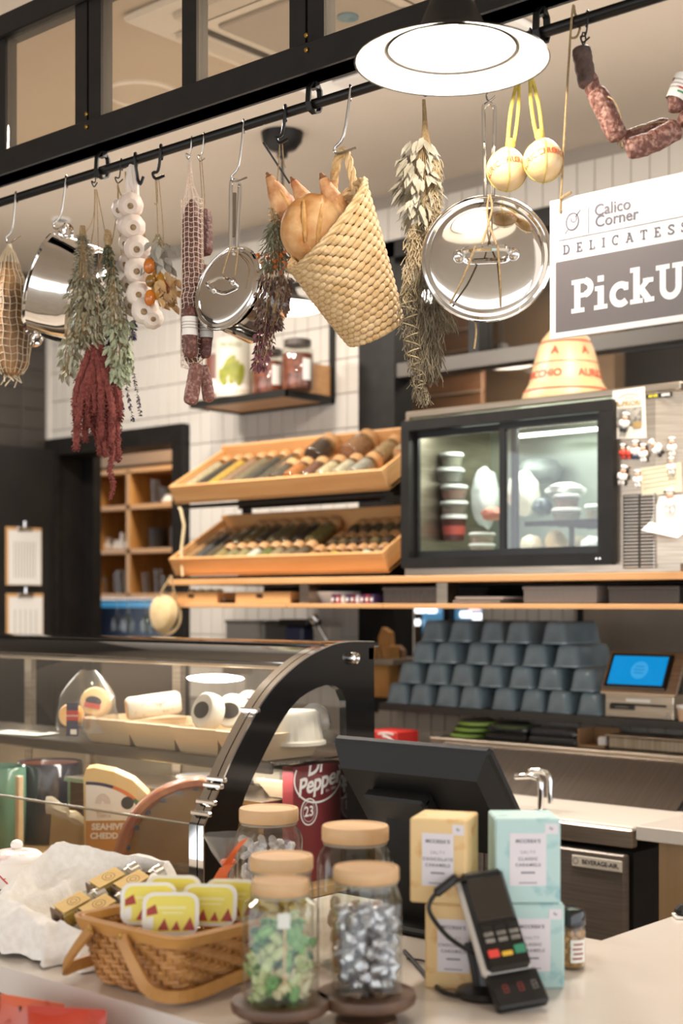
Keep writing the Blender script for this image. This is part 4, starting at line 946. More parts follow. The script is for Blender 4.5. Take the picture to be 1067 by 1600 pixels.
p = at(497, 980, 3.4); tp = thing('tap', 'steel tap head on a slanting pipe behind the display case', 'tap', at(517, 1012, 4.2), rz=HEAD); s_ = dep(at(517, 1012, 4.2))/F
MB().tube([(0, 0, -.035), (0, 0, 0), (-24*s_, 0, 40*s_)], .009, 10).done('pipe', M_steelw, tp); MB().lathe([(0, -.012), (.016, -.012), (.019, 0), (.019, .016), (0, .02)], 16, frame((-26*s_, 0, 44*s_), (-.5, 0, .86))).done('head', M_chrome, tp); MB().box((-22*s_, -.012, 36*s_), (.012, .02, .02), b=.003).done('knob', M_blackpl, tp)

# ------------------------------------------------------------------ wall shelf with the big jars
wsx0, wsx1, wsz = -4.51, -3.95, 2.345
ws = thing('wall_shelf', 'black framed wooden wall shelf with three big jars behind the saucepans', 'shelf', ((wsx0+wsx1)/2, 4.14, wsz)); wl = wsx1-wsx0
MB().box((0, .145, .0), (wl-.02, .27, .022)).done('board', M_wood_sh, ws)
mb = MB(); mb.box((0, .005, -.004), (wl, .02, .028)).box((0, .29, -.004), (wl, .02, .028)).box((wl/2-.01, .15, -.004), (.02, .3, .028)).box((-wl/2+.01, .15, -.004), (.02, .3, .028)).done('frame', M_black, ws)
MB().box((wl/2-.02, .17, .075), (.012, .25, .125)).done('end_panel', M_wood_sh, ws)
for q in (-1, 1): MB().box((q*(wl/2-.01), .295, .26), (.022, .02, .52)).done('post', M_black, ws)
MB().box((0, .295, .51), (wl, .02, .022)).done('top_bar', M_black, ws)
zs = wsz+.012
def bigjar(px, d, h, label, fill, lidc, lab):
    X = xat(px, 4.22); t = thing('big_jar', label, 'jar', (X, 4.22, zs)); r = d/2
    MB().lathe([(r*.92, 0), (r, .01), (r, h*.78), (r*.84, h*.87), (r*.8, h*.9)], 26, cap=False).done('glass_body', M_glass, t)
    MB().lathe([(0, .004), (r*.9, .004), (r*.96, .014), (r*.96, h*.72), (0, h*.74)], 24).done('contents', fill, t)
    MB().lathe([(r*.84, h*.88), (r*.86, h*.885), (r*.86, h), (r*.8, h*1.01), (0, h*1.01)], 26).done('lid', lidc, t)
    MB().grid(lambda u, v: ((r+.0012)*math.cos(R(lab[0]+(lab[1]-lab[0])*u)), (r+.0012)*math.sin(R(lab[0]+(lab[1]-lab[0])*u)), h*(lab[2]+(lab[3]-lab[2])*v)), 10, 1).done('paper_label', M_paper, t)
M_rf = mat('red_peppers', '#8c4a32', .45, col2='#55291c', scale=55, bump=.6)
bigjar(419, .135, .185, 'big glass jar of red-brown peppers in the middle of the wall shelf', M_rf, mat('lid_dark', '#4a413a', .4), (-32, 0, .18, .62))
bigjar(465, .13, .205, 'big glass jar of red-brown peppers at the end panel of the wall shelf', M_rf, mat('lid_dark', '#4a413a', .4), (-28, 6, .18, .6))
X = xat(364, 4.2); pt = thing('pickle_can', 'big white tin with a picture of green pickles on the wall shelf', 'can', (X, 4.2, zs)); r = .073
MB().lathe([(0, 0), (r, 0), (r+.002, .004), (r, .008), (r, .235), (r+.002, .24), (r, .245), (r*.9, .242), (0, .242)], 30).done('can_body', mat('can_white', '#cdc7b6', .35), pt)
def canpatch(a0, a1, z0, z1, m, nm, off=.0012, shp=None):
    MB().grid(lambda u, v: (lambda a, z: ((r+off)*math.cos(a), (r+off)*math.sin(a), z))(*( (R(a0+(a1-a0)*u), z0+(z1-z0)*v) if not shp else shp(u, v))), 12, 8).done(nm, m, pt)
M_pick = mat('pickle_green', '#747a20', .4, col2='#939030', scale=30)
def oval(ac, zc, da, dz, tl): return lambda u, v: (R(ac)+v*(da*math.cos(2*PI*u)*math.cos(tl)-dz/r*math.sin(2*PI*u)*math.sin(tl)), zc+v*(da*r*math.cos(2*PI*u)*math.sin(tl)+dz*math.sin(2*PI*u)*math.cos(tl)))
for ac, zc, da, dz, tl in ((-62, .12, .30, .06, -.5), (-40, .10, .25, .055, -.3), (-20, .09, .25, .05, -.2), (-80, .08, .25, .04, .3)): canpatch(0, 0, 0, 0, M_pick, 'pickle_print', .0015, oval(ac, zc, da, dz, tl))
MB().lathe([(r+.0012, .03), (r+.0012, .052)], 30, cap=False).done('white_band', M_paper, pt)
mb = MB(); letter(mb, 'PICKLES', .026, warp=lambda q: ((r+.002)*math.cos(R(-52)+q[0]/r), (r+.002)*math.sin(R(-52)+q[0]/r), .215+q[1])); mb.done('lettering', mat('green_print', '#77803a', .5), pt)
X = xat(335, 4.25); t = thing('brown_canister', 'brown canister half hidden behind the hanging salami on the wall shelf', 'canister', (X, 4.28, zs)); MB().lathe([(0, 0), (.06, 0), (.06, .2), (.055, .21), (0, .21)], 24).done('body', mat('canister_brown', '#6a3a2a', .5), t); MB().lathe([(.061, .04), (.061, .1)], 24, cap=False).done('label_band', M_paper, t)

# ------------------------------------------------------------------ clipboards on the door leaf
def clipboard(pts, label, n):
    X = -5.785; q = [atx(x, y, X) for x, y in pts]; c = sum(q, V())/4; w_ = abs(q[1].y-q[0].y); h = abs(q[0].z-q[3].z)
    t = thing('clipboard', label, 'clipboard', c); MB().box((.004, 0, 0), (.005, w_, h), b=.0015).done('board', mat('hardboard', '#c79b68', .6), t)
    MB().box((.0085, .004, -h*.02), (.004, w_*.9, h*.93)).done('paper_stack', M_paper, t); mb = MB()
    MB().box((.012, 0, h*.47), (.012, w_*.42, .022), b=.003).lathe([(.0, 0), (.010, 0), (.010, .03), (0, .03)], 12, T(.014, 0, h*.5)).done('clip', M_chrome, t)
    for k in range(n): mb.box((.0108, .0-w_*.28+w_*.56*k/max(1, n-1), -h*.06), (.0006, w_*.028, h*.62))
    mb.done('print_columns', mat('faint_print', '#b9b4ad', .7), t)
clipboard([(8, 822), (64, 825), (64, 917), (8, 914)], 'upper clipboard with a printed sheet on the black door', 8)
clipboard([(8, 925), (66, 927), (68, 1030), (8, 1026)], 'lower clipboard with curling pages on the black door', 5)

# ------------------------------------------------------------------ pantry shelving behind the doorway
PYs = 5.3
px_ = lambda q: xat(q, PYs)
pz = lambda q, y: at(q, y, PYs).z
pu = thing('pantry_shelves', 'oak pantry shelving with cups and glasses seen through the doorway', 'shelving', (px_(205), PYs, 0)); po = px_(205)
zt = [pz(205, 931), pz(205, 861), pz(205, 792), pz(205, 735)]
for z in zt: MB().box((0, .17, z), (1.55, .34, .026)).done('shelf_board', M_oakp, pu)
for q in (84, 320): MB().box((px_(q)-po, .17, zt[0]/2), (.032, .34, zt[0])).done('side_board', MATS['pantry_oak_z'] if 'pantry_oak_z' in MATS else wood('pantry_oak_z', '#b5854a', '#9a6c38', axis=2), pu)
for q in (146, 200, 297): MB().box((px_(q)-po, .17, (zt[0]+zt[-1])/2), (.032, .34, zt[-1]-zt[0])).done('divider', wood('pantry_oak_z', '#b5854a', '#9a6c38', axis=2), pu)
MB().box((0, .345, (zt[0]+zt[-1])/2), (1.55, .012, zt[-1]-zt[0])).done('back_panel', mat('pantry_back', '#94693a', .6), pu)
MB().box((0, .17, zt[-1]+.18), (1.6, .34, .3)).done('fascia', mat('fascia_brown', '#7a5f45', .6), pu)
M_cer = mat('ceramic_white', '#ece8e0', .3)
for i, (px, k, h, w_) in enumerate(((149, 1, .075, .034), (162, 1, .06, .03), (171, 1, .10, .026), (182, 1, .065, .036), (245, 2, .05, .05), (262, 2, .06, .05))):
    t = thing('white_jug', 'small white crockery piece in the pantry, %s along from the black door' % ORD[i], 'crockery', (px_(px), PYs+.1, zt[k]+.0135), group='white crockery in the pantry')
    MB().lathe([(0, 0), (w_*.8, 0), (w_, h*.35), (w_*.55, h*.8), (w_*.6, h), (0, h*.98)], 16).done('body', M_cer, t)
for i, (px, k) in enumerate(((150, 0), (160, 0), (172, 0), (183, 0), (212, 0), (224, 0), (243, 0), (255, 0), (226, 2), (234, 2))):
    t = thing('drinking_glass', 'clear tumbler in the pantry, %s along from the black door' % ORD[i], 'glass', (px_(px), PYs+.08+.03*(i % 2), zt[k]+.0135), group='tumblers in the pantry')
    MB().lathe([(.022, 0), (.03, .10+.02*(i % 3))], 16, cap=False).done('glass_wall', M_glass, t); MB().lathe([(0, 0), (.022, 0), (.022, .008), (0, .01)], 14).done('glass_base', M_glass, t)
for i, (px, cc, nn, d) in enumerate(((222, '#5f5a58', 9, .12), (258, '#8a888a', 9, .13))):
    for k in range(nn):
        t = thing('plate', 'plate in the %s stack in the pantry, %s from the bottom' % (('dark', 'grey')[i], ORD[k]), 'plate', (px_(px), PYs+.12, zt[1]+.0135+.013*k), group='plate stacks in the pantry')
        MB().lathe([(0, 0), (d*.35, 0), (d*.5, .010), (d*.5, .012), (d*.34, .004), (0, .004)], 18).done('dish', mat('plate'+cc, cc, .3), t)
# stemware hanging under the shelves in front of a blue-lit panel
MB().box((0, .32, zt[0]-.22), (1.5, .02, .38)).done('blue_panel', mat('navy_panel', '#1e3350', .4), pu)
MB().box((0, .30, zt[0]-.05), (1.4, .012, .035)).done('blue_light', mat('blue_light', (.06, .27, .48), .3, emit=.4), pu)
gp = None
for i in range(14):
    X = px_(150+9.6*i)
    if gp is None:
        gp = thing('wine_glass', 'wine glass hanging upside down in the pantry rack, first from the black door', 'wine glass', (X, PYs+.16, zt[0]-.02), group='hanging wine glasses in the pantry')
        MB().lathe([(0, 0), (.034, -.002), (.034, -.004), (.005, -.008)], 16, cap=False).done('foot', mat('glass_lit', '#dbe4f2', .1, 0), gp)
        MB().lathe([(.004, -.006), (.004, -.08)], 8, cap=False).done('stem', M_glass, gp); MB().lathe([(.004, -.08), (.025, -.1), (.036, -.14), (.03, -.19)], 16, cap=False).done('bowl', M_glass, gp)
    else:
        c = copy_tree(gp); c.location = (X, PYs+.10+.1*(i % 3), zt[0]-.02)
        c['label'] = 'wine glass hanging upside down in the pantry rack, %s from the black door' % ORD[i]
MB().box((0, .16, zt[0]-.017), (1.5, .3, .006)).done('glass_rack', M_steelw, pu)
# ================================================================== things hanging from the rail
class Hang:
    """local frame of a hanging thing: x to the camera's right, y away from it, z up, metres; q() turns photo pixels into it"""
    def __init__(s, px, py, Y=YR): s.c = at(px, py, Y); s.px, s.py = px, py; s.s = dep(s.c)/F
    def q(s, x, y, d=0): return V(((x-s.px)*s.s, d, (s.py-y)*s.s))
    def t(s, name, label, cat, group=None): return thing(name, label, cat, s.c, HEAD, group)
def railpt(px): return at(px, HY-(ZR-1.5)*F/dep(at(px, HY, YR)), YR)
def catmull(pts, n=5):
    pts = [V(p) for p in pts]; out = []
    for i in range(len(pts)-1):
        a = pts[max(0, i-1)]; b = pts[i]; c = pts[i+1]; d = pts[min(len(pts)-1, i+2)]
        for k in range(n):
            t = k/n; out.append(.5*((2*b)+(c-a)*t+(2*a-5*b+4*c-d)*t*t+(3*b-a-3*c+d)*t**3))
    return out+[pts[-1]]
def s_hook(px, lx, ly, m, label, r=.0022, tip=None, open_=10):
    """hook over the rail at px whose lower bow bottoms out at photo point (lx, ly)"""
    top = railpt(px); h = Hang(px, 0); h.c = top; h.px = px; h.py = HY-(top.z-1.5)*F/dep(top); h.s = dep(top)/F
    t = h.t('s_hook', label, 'hook')
    rr = RR+r+.0008; hy = V((0, 1, 0)); P = []
    for k in range(9):                      # bow over the rail, seen end-on
        a = R(-60+255*k/8); P.append(V((0, rr*math.cos(a), rr*math.sin(a))))
    P = P[::-1] if False else P
    L = h.q(lx, ly); tip = tip or (lx+open_, ly-8)
    P += [P[-1]*.5+L*.5+V((0, 0, -.2*abs(L.z))), V((L.x-4*h.s, 0, L.z+9*h.s)), V((L.x, 0, L.z)), h.q(*tip)]
    MB().tube(catmull(P, 4), r, 7).done('wire', m, t)
    return t
M_hookb = M_iron
s_hook(26, 14, 380, M_steelw, 'steel hook holding the netted ham', tip=(33, 368))
s_hook(104, 88, 358, M_steelw, 'steel hook holding the side-handled saucepan', tip=(108, 349))
s_hook(151, 147, 292, M_hookb, 'small black hook holding the herb strings', .0016, tip=(152, 285))
s_hook(190, 184, 286, M_hookb, 'small black hook beside the garlic braid', .0016, tip=(192, 280))
s_hook(212, 219, 288, M_hookb, 'thick black hook through the garlic braid', .0036, tip=(224, 276))
s_hook(252, 243, 279, M_hookb, 'thick black hook holding the chilli bunch', .0036, tip=(257, 274))
s_hook(300, 294, 249, M_steelw, 'thin steel hook holding the netted salami', .0014, tip=(297, 243))
s_hook(319, 313, 252, M_steelw, 'thin steel hook holding the salami links', .0014, tip=(320, 247))
s_hook(381, 366, 284, M_steelw, 'long steel hook holding the small saucepan with its lid', tip=(386, 277))
s_hook(446, 436, 223, M_hookb, 'thick black hook holding the dried flower bunch', .0036, tip=(449, 217))
s_hook(547, 527, 240, M_steelw, 'long steel hook holding the woven bread basket', .0028, tip=(556, 231))
s_hook(660, 664, 150, M_hookb, 'black hook holding the white sage bunch', .002)
s_hook(763, 764, 158, M_steelw, 'steel hook holding the steel pan by its loop handle', .0018)
s_hook(815, 812, 120, M_hookb, 'black hook holding the first small waxed cheese', .002)
s_hook(828, 832, 118, M_hookb, 'black hook holding the second small waxed cheese', .002)
s_hook(917, 911, 66, M_hookb, 'black hook holding the salami string', .0016)

# ------------------------------------------------------------------ netted ham
h = Hang(14, 384); t = h.t('netted_ham', 'netted ham at the end of the rail by the side-handled saucepan', 'ham')
s_ = h.s
def hamr(z): # z pixels below the knot
    k = [(0, 2), (8, 9), (30, 16), (60, 25), (110, 30), (150, 31), (185, 26), (200, 17), (206, 4)]
    for (a, b), (c, d) in zip(k, k[1:]):
        if a <= z <= c: u = (z-a)/(c-a); u = u*u*(3-2*u); return b+(d-b)*u
    return 3
hx = lambda z: (.02*z)*s_
M_ham = mat('ham_rind', '#a87c4e', .5, col2='#46301f', scale=22, bump=.8, bscale=50, contrast=(.36, .62), stretch=(1, 1, .5))
MB().grid(lambda u, v: (lambda a, z: (hx(z)+hamr(z)*s_*math.cos(a)*(1+.10*fbm((math.cos(a)*1.5, math.sin(a)*1.5, z*.02))), hamr(z)*s_*.9*math.sin(a), -z*s_))(2*PI*u, 28+176*v), 26, 18, True).done('meat', M_ham, t)
net = MB(); M_net = mat('pale_net', '#d9c7a8', .8); M_netw = mat('white_net', '#e0cbb8', .8)
def netpt(a, z, k=1.035): return V((hx(z)+hamr(z)*s_*k*math.cos(a)*(1+.10*fbm((math.cos(a)*1.5, math.sin(a)*1.5, z*.02))), hamr(z)*s_*.9*k*math.sin(a), -z*s_))
for i in range(18):
    a = 2*PI*i/18; net.tube([netpt(a+.04*math.sin(z*.15), z) for z in range(2, 207, 9)], .0011, 4, cap=False)
for z in range(40, 206, 11):
    net.tube([netpt(2*PI*i/24, z+1.6*math.sin(i*2.1)) for i in range(24)], .0009, 4, closed=True)
net.done('netting', M_net, t, kind='stuff')
k = MB()
for i in range(7):
    a = 2*PI*i/7; k.tube([netpt(a, 203), V((hx(206)+.018*math.cos(a), .018*math.sin(a), -(203+6*random.random())*s_)), V((hx(206)+.03*math.cos(a+.6), .025*math.sin(a), -(212+8*random.random())*s_))], .0016, 4)
k.tube([(0, 0, 2*s_), (.004, 0, -8*s_), (-.006, 0, -14*s_)], .006, 6); k.done('net_ends', M_net, t, kind='stuff')

# ------------------------------------------------------------------ steel saucepan with two side handles
h = Hang(88, 440); t = h.t('saucepan', 'polished steel saucepan with two loop handles hanging on edge', 'saucepan'); s_ = h.s
ax = V((.945, -.07, -.32)).normalized()
Rp, Dp = 80*s_, 76*s_
Mp = frame(h.q(70, 443), ax, (0, 0, 1))
MB().lathe([(Rp*1.045, -.001), (Rp*1.05, .002), (Rp*1.0, .006), (Rp, Dp*.30), (Rp, Dp*.62), (Rp*.985, Dp*.70), (Rp*.985, Dp*.88), (Rp*.94, Dp*.97), (Rp*.86, Dp), (0, Dp)], 56, Mp, cap=False).done('pot_body', M_steelp, t)
MB().lathe([(Rp*1.045, -.001), (Rp*.985, .004), (Rp*.98, Dp*.95), (0, Dp*.96)], 56, Mp, cap=False).done('inner_wall', M_steel, t)
for s2, off in ((1, .0), (-1, .25)):
    mb = MB(); a0 = off
    pts = [Mp @ V((Rp*1.0*math.cos(a0+w2)*s2, Rp*math.sin(a0+w2)*s2, Dp*.18)) for w2 in (-.26,)]
    def hp(w2, rr, z): return Mp @ V((rr*math.cos(a0+w2)*s2, rr*math.sin(a0+w2)*s2, z))
    mb.tube(catmull([hp(-.24, Rp*.99, Dp*.16), hp(-.25, Rp*1.13, Dp*.12), hp(-.14, Rp*1.22, Dp*.1), hp(.14, Rp*1.22, Dp*.1), hp(.25, Rp*1.13, Dp*.12), hp(.24, Rp*.99, Dp*.16)], 4), .0048, 8)
    for w2 in (-.24, .24): mb.ball(tuple(hp(w2, Rp*1.0, Dp*.18)), .008, 8, 6)
    mb.done('loop_handle', M_chrome, t)

# ------------------------------------------------------------------ herb bunches
def bunch(h, t, spine, widths, n, ll, lw, m, name='foliage', depth=.8, down=.85, jit=.6, stalks=14, mstalk=None, kind='stuff'):
    """leaves around a drooping spine (photo pixels) with half-widths in pixels"""
    P = catmull([h.q(*p) for p in spine], 6); W = []
    for i in range(len(widths)-1): W += [widths[i]+(widths[i+1]-widths[i])*k/6 for k in range(6)]
    W.append(widths[-1]); W = W[:len(P)]
    mb = MB()
    for _ in range(n):
        f = random.random()**.9*(len(P)-1.001); i = int(f); p = P[i].lerp(P[i+1], f-i); w_ = W[i]*h.s
        a = random.uniform(0, 2*PI); r = w_*math.sqrt(random.random())
        o = V((r*math.cos(a), r*depth*math.sin(a), 0))
        d = V((o.x/max(w_, 1e-4)*jit+random.uniform(-.4, .4), o.y/max(w_, 1e-4)*jit+random.uniform(-.4, .4), -down+random.uniform(-.4, .5)))
        l = ll*random.uniform(.6, 1.3); mb.leaf(p+o, d, l, lw*random.uniform(.7, 1.3), None, random.uniform(-.5, .6))
    mb.done(name, m, t, kind=kind)
    if stalks:
        sk = MB()
        for _ in range(stalks):
            a = random.uniform(0, 2*PI); k0 = random.uniform(.2, .9)
            sk.tube([p+V((W[i]*h.s*k0*math.cos(a), W[i]*h.s*k0*depth*math.sin(a), 0)) for i, p in enumerate(P) if i % 3 == 0], .0012, 4, cap=False)
        sk.done('stalks', mstalk or M_twine, t, kind='stuff')
def strings(h, t, segs, r=.0011, nm='string', m=None):
    for a in segs: MB().tube(catmull([h.q(*p) for p in a], 4), r, 5).done(nm, m or M_twine, t)
M_sagegrey = mat('grey_green_leaf', '#aaa48f', .85, col2='#827b66', scale=30)
M_oliveleaf = mat('olive_leaf', '#aca68b', .85, col2='#857e64', scale=30)
M_greenleaf = mat('dried_green_leaf', '#b9bda0', .8, col2='#939b7c', scale=25)
M_paleleaf = mat('pale_leaf', '#c2c0aa', .8, col2='#a09f88', scale=25)
M_darkgreen = mat('dark_green_leaf', '#566048', .8, col2='#3d4634', scale=30)
M_purple = mat('lavender_purple', '#5a5068', .85, col2='#403a50', scale=40)
h = Hang(148, 296); t = h.t('herb_bunch', 'big grey-green dried herb bunch beside the hanging saucepan', 'herb bunch')
strings(h, t, [[(148, 296), (146, 340), (136, 378, -.05)], [(149, 296), (150, 360, -.03), (140, 440, -.06)], [(151, 296), (157, 380, -.03), (160, 460, -.05)]])
bunch(h, t, [(134, 374, -.05), (138, 410, -.06), (138, 450, -.06)], [3, 13, 22], 700, .011, .0035, M_sagegrey, jit=.9, down=.4)
bunch(h, t, [(140, 440, -.06), (144, 490, -.06), (143, 545, -.06)], [22, 30, 30], 620, .020, .0075, M_oliveleaf)
bunch(h, t, [(124, 530, -.05), (118, 560, -.05), (112, 592, -.05)], [17, 16, 12], 90, .024, .011, M_paleleaf, name='pale_leaves')
MB().lathe([(.006, 0), (.008, .01), (.006, .03)], 10, T(h.q(135, 382, -.05))).done('tie', M_twine, t)
h = Hang(172, 384); t = h.t('herb_bunch', 'leafy green dried herb bunch next to the garlic braid', 'herb bunch')
strings(h, t, [[(151, 296), (160, 340), (172, 384, -.05)], [(184, 286), (183, 330), (180, 390, -.05)]])
MB().lathe([(.007, 0), (.01, .015), (.006, .035)], 10, T(h.q(174, 392, -.05)), fn=lambda a, z: 1+.1*math.sin(5*a)).done('tie', M_twine, t)
bunch(h, t, [(174, 392, -.05), (176, 420, -.05), (178, 445, -.05)], [5, 9, 10], 320, .010, .004, M_darkgreen, name='dark_leaves', down=.7)
bunch(h, t, [(182, 440, -.05), (185, 480, -.05), (188, 520, -.05)], [10, 14, 18], 300, .017, .006, M_oliveleaf)
bunch(h, t, [(190, 505, -.05), (192, 550, -.05), (190, 600, -.05)], [16, 18, 12], 260, .021, .011, M_greenleaf, name='green_leaves')
bunch(h, t, [(205, 560, -.05), (208, 585, -.05)], [9, 5], 26, .014, .006, M_greenleaf, name='green_leaves', stalks=0)
M_amar = mat('amaranth_red', '#8c473e', .9, col2='#6a322b', scale=140, bump=.9, bscale=260)
h = Hang(152, 540, 2.06); t = h.t('amaranth_bunch', 'dark red amaranth tassels hanging below the grey-green herbs', 'flower bunch')
ends = [(122, 660), (120, 705), (126, 672), (133, 690), (140, 668), (146, 680), (152, 650), (160, 690), (168, 715), (176, 700), (180, 720), (158, 712), (184, 690), (171, 780), (149, 684), (137, 650), (129, 650), (188, 660), (164, 660), (178, 668), (155, 676), (141, 640)]
for i, (ex, ey) in enumerate(ends):
    dy = random.uniform(-.028, .022); sx_ = 150+random.uniform(-8, 10); mid = (sx_*.42+ex*.58+(ex-150)*.20, 545+(ey-545)*.5)
    P = catmull([h.q(sx_, 540, dy*.3), h.q(*mid, dy), h.q(ex+random.uniform(-2, 2), ey-20, dy*1.2), h.q(ex, ey, dy*1.2)] if ey < 770 else [h.q(158, 540), h.q(172, 640), h.q(177, 700), h.q(172, 735), h.q(177, 755), h.q(172, 780)], 9)
    n = len(P); rr = [(.0085 if ey < 770 else .0055)*(.35+.75*math.sin(PI*min(1, .1+k/n*.95))**.7)*(1+.14*((k*7+i) % 3-1)) for k in range(n)]; rr[-1] = .001
    if ey > 770: rr = [r*.8 for r in rr]
    MB().tube(P, rr, 7).done('tassel', M_amar, t)
    mb = MB()
    for k in range(n*9):
        j = random.randrange(n-1); a = random.uniform(0, 2*PI); p = P[j].lerp(P[j+1], random.random()); r = rr[j]*1.0
        mb.leaf(p+V((r*math.cos(a), r*math.sin(a), 0)), (math.cos(a), math.sin(a), -.7), .0055, .0026)
    mb.done('florets', M_amar, t, kind='stuff')
h = Hang(198, 560); t = h.t('lavender_bunch', 'lavender sprigs with purple heads below the leafy green herbs', 'flower bunch')
for i, (a, b, c) in enumerate((((190, 540), (196, 590), (208, 660)), ((196, 540), (208, 580), (220, 650)), ((190, 550), (186, 600), (192, 640)), ((206, 480), (209, 500), (207, 530)), ((178, 490), (174, 520), (170, 545)), ((183, 490), (181, 520), (178, 540)))):
    P = catmull([h.q(*a), h.q(*b), h.q(*c)], 8); MB().tube(P, .0009, 4).done('stem', M_oliveleaf, t); mb = MB()
    for k in range(90):
        j = random.randrange(len(P)//2, len(P)-1); p = P[j].lerp(P[j+1], random.random()); q = random.uniform(0, 2*PI); r = .0045 if i < 3 else .008
        mb.leaf(p, (math.cos(q), math.sin(q), -.5), r*1.5, .0035)
    mb.done('flower_head', M_purple, t, kind='stuff')

# ------------------------------------------------------------------ garlic braid
h = Hang(206, 300); t = h.t('garlic_braid', 'braid of white garlic bulbs hanging between the herbs and the chillies', 'garlic'); s_ = h.s
M_gar = mat('garlic_skin', '#e8ded2', .55, col2='#d8c6b8', scale=10, stretch=(1, 1, .2), bump=.35, bscale=24, sub=.15)
M_root = mat('garlic_root', '#a58c68', .9, col2='#7d6647', scale=200, bump=.8)
def bulb(px, py, d, r, axis, sq=1):
    r *= s_; Mb = frame(h.q(px, py, d), axis, (1, 0, .2))
    pr = [(r*.20, -r*.70), (r*.55, -r*.74), (r*.88, -r*.48), (r*1.0, -r*.05), (r*.9, r*.38), (r*.58, r*.72), (r*.28, r*.98), (r*.16, r*1.3), (r*.13, r*1.8)]
    ph = random.random()*6; o = MB().lathe(pr, 44, Mb, fn=lambda a, z: 1+.045*(abs(math.cos(4.5*a+ph))-.6)*(1 if z < r*.8 else .2)*(1-.5*(z < -r*.6))).done('garlic_bulb', M_gar, t)
    MB().lathe([(0, -r*.78), (r*.19, -r*.765), (r*.24, -r*.71), (r*.2, -r*.6)], 16, Mb).done('root_disc', M_root, o)
for px, py, r in ((190, 322, 19), (195, 348, 17), (198, 375, 16), (200, 407, 18), (204, 440, 18), (209, 472, 20)): bulb(px, py, .028, r, (.5, .75, .3))
for px, py, r in ((206, 325, 20), (209, 358, 20), (217, 392, 21), (217, 426, 21), (219, 462, 20), (229, 488, 22), (240, 500, 17)): bulb(px, py, -.02, r, (random.uniform(-.25, .05), .92, .3))
for a in ([(207, 258), (200, 285), (204, 320)], [(208, 258), (212, 285), (214, 312)], [(203, 262), (207, 290), (215, 300)]): MB().tube(catmull([h.q(*p) for p in a], 5), [.008-.0002*i for i in range(11)], 8).done('dried_stalk', M_gar, t)
strings(h, t, [[(206, 330, .03), (214, 400, .04), (222, 480, .03)], [(184, 286), (187, 300), (196, 318)], [(184, 290), (184, 380, .05), (188, 392, .05)], [(212, 300), (222, 350), (228, 376)], [(196, 268), (200, 300), (222, 322)]], .0018)

# ------------------------------------------------------------------ chilli bunch
h = Hang(244, 281); t = h.t('chilli_bunch', 'orange dried chillies with pale leaves and papery blossoms on strings', 'chilli bunch')
strings(h, t, [[(243, 280), (245, 320), (247, 370)], [(248, 280), (253, 330), (256, 385)], [(245, 280), (246, 316), (241, 318)]])
M_chil = mat('orange_chilli', '#d07a1e', .25, col2='#a8581a', scale=20, coat=.3); M_chily = mat('amber_chilli', '#c48a2c', .28, col2='#7a5a24', scale=18, coat=.3)
for i, (px, py, r, hh, m, d) in enumerate(((234, 418, 9, 13, M_chil, -.01), (235, 440, 8, 10, M_chily, .0), (235, 468, 9, 13, M_chil, -.008), (246, 456, 10, 14, M_chily, .0), (252, 440, 9, 15, M_chily, .01), (245, 430, 8, 12, M_chily, .012), (262, 450, 8, 14, M_chil, .01), (268, 472, 7, 10, M_chily, 0))):
    MB().ball((0, 0, 0), (r*h.s, r*h.s, hh*h.s), 14, 10, T(h.q(px, py, d)) @ RY(random.uniform(-.3, .3)), fn=lambda q: 1+.1*q.z).done('chilli', m, t)
M_whleaf = mat('silvery_leaf', '#a8a296', .8, col2='#8a8478', scale=20)
for i in range(22):
    p = h.q(250+random.uniform(-18, 20), 396+random.uniform(-16, 20), random.uniform(-.02, .015))
    MB().leaf(p, (random.uniform(-.7, .7), random.uniform(-.4, .3), -.8), random.uniform(.025, .045), .016, (0, -1, .3), .4).done('leaf', M_whleaf, t)
M_papery = mat('papery_blossom', '#cfae82', .8, col2='#b8905c', scale=25)
for i in range(26):
    p = h.q(262+random.uniform(-14, 16), 452+random.uniform(-26, 24), random.uniform(-.025, .01))
    MB().leaf(p, (random.uniform(-.9, .9), random.uniform(-.6, .2), -.7), random.uniform(.022, .036), .017, (random.uniform(-.5, .5), -1, .3), .6).done('petal', M_papery, t)
bunch(h, t, [(246, 366), (250, 384)], [4, 12], 30, .014, .005, M_oliveleaf, stalks=5)

# ------------------------------------------------------------------ salami
M_sal = mat('salami_casing', '#5a332b', .55, col2='#96695a', scale=130, bump=.9, bscale=150, contrast=(.5, .72)); M_sal2 = mat('salami_pale', '#74473c', .6, col2='#b08a7c', scale=120, bump=1, bscale=140, contrast=(.48, .7))
def capsule(mb, P, r, n=18, bumpy=.05, seed=0):
    m = len(P); rr = []
    for k in range(m):
        u = k/(m-1); e = min(u, 1-u)*(m-1)/(m*.16); rr.append(r*(math.sqrt(max(0.04, 1-(1-min(1, e))**2)))*(1+bumpy*noise.noise(V((seed, k*.6, 0)))))
    mb.tube(P, rr, n); return mb
h = Hang(299, 305); t = h.t('netted_salami', 'long straight salami in white netting beside the salami links', 'salami'); s_ = h.s
P = [h.q(300-(2 if k > 12 else 0)+.08*k, 312+262*k/22) for k in range(23)]
capsule(MB(), P, 16*s_, 20).done('meat', M_sal, t)
net = MB()
def sp(a, k, kk=1.07): i = min(22, max(0, k)); f = int(min(21, i)); p = P[f].lerp(P[f+1], i-f); return p+V((16*s_*kk*math.cos(a), 16*s_*kk*math.sin(a), 0))
for i in range(14): net.tube([sp(2*PI*i/14+.10*math.sin(k*1.6), k*.5) for k in range(0, 45, 2)], .0008, 4, cap=False)
for k in range(34): net.tube([sp(2*PI*i/20, k*.655+.12*math.sin(i*3.14*.7)) for i in range(20)], .0007, 4, closed=True)
net.done('netting', M_netw, t, kind='stuff')
mb = MB()
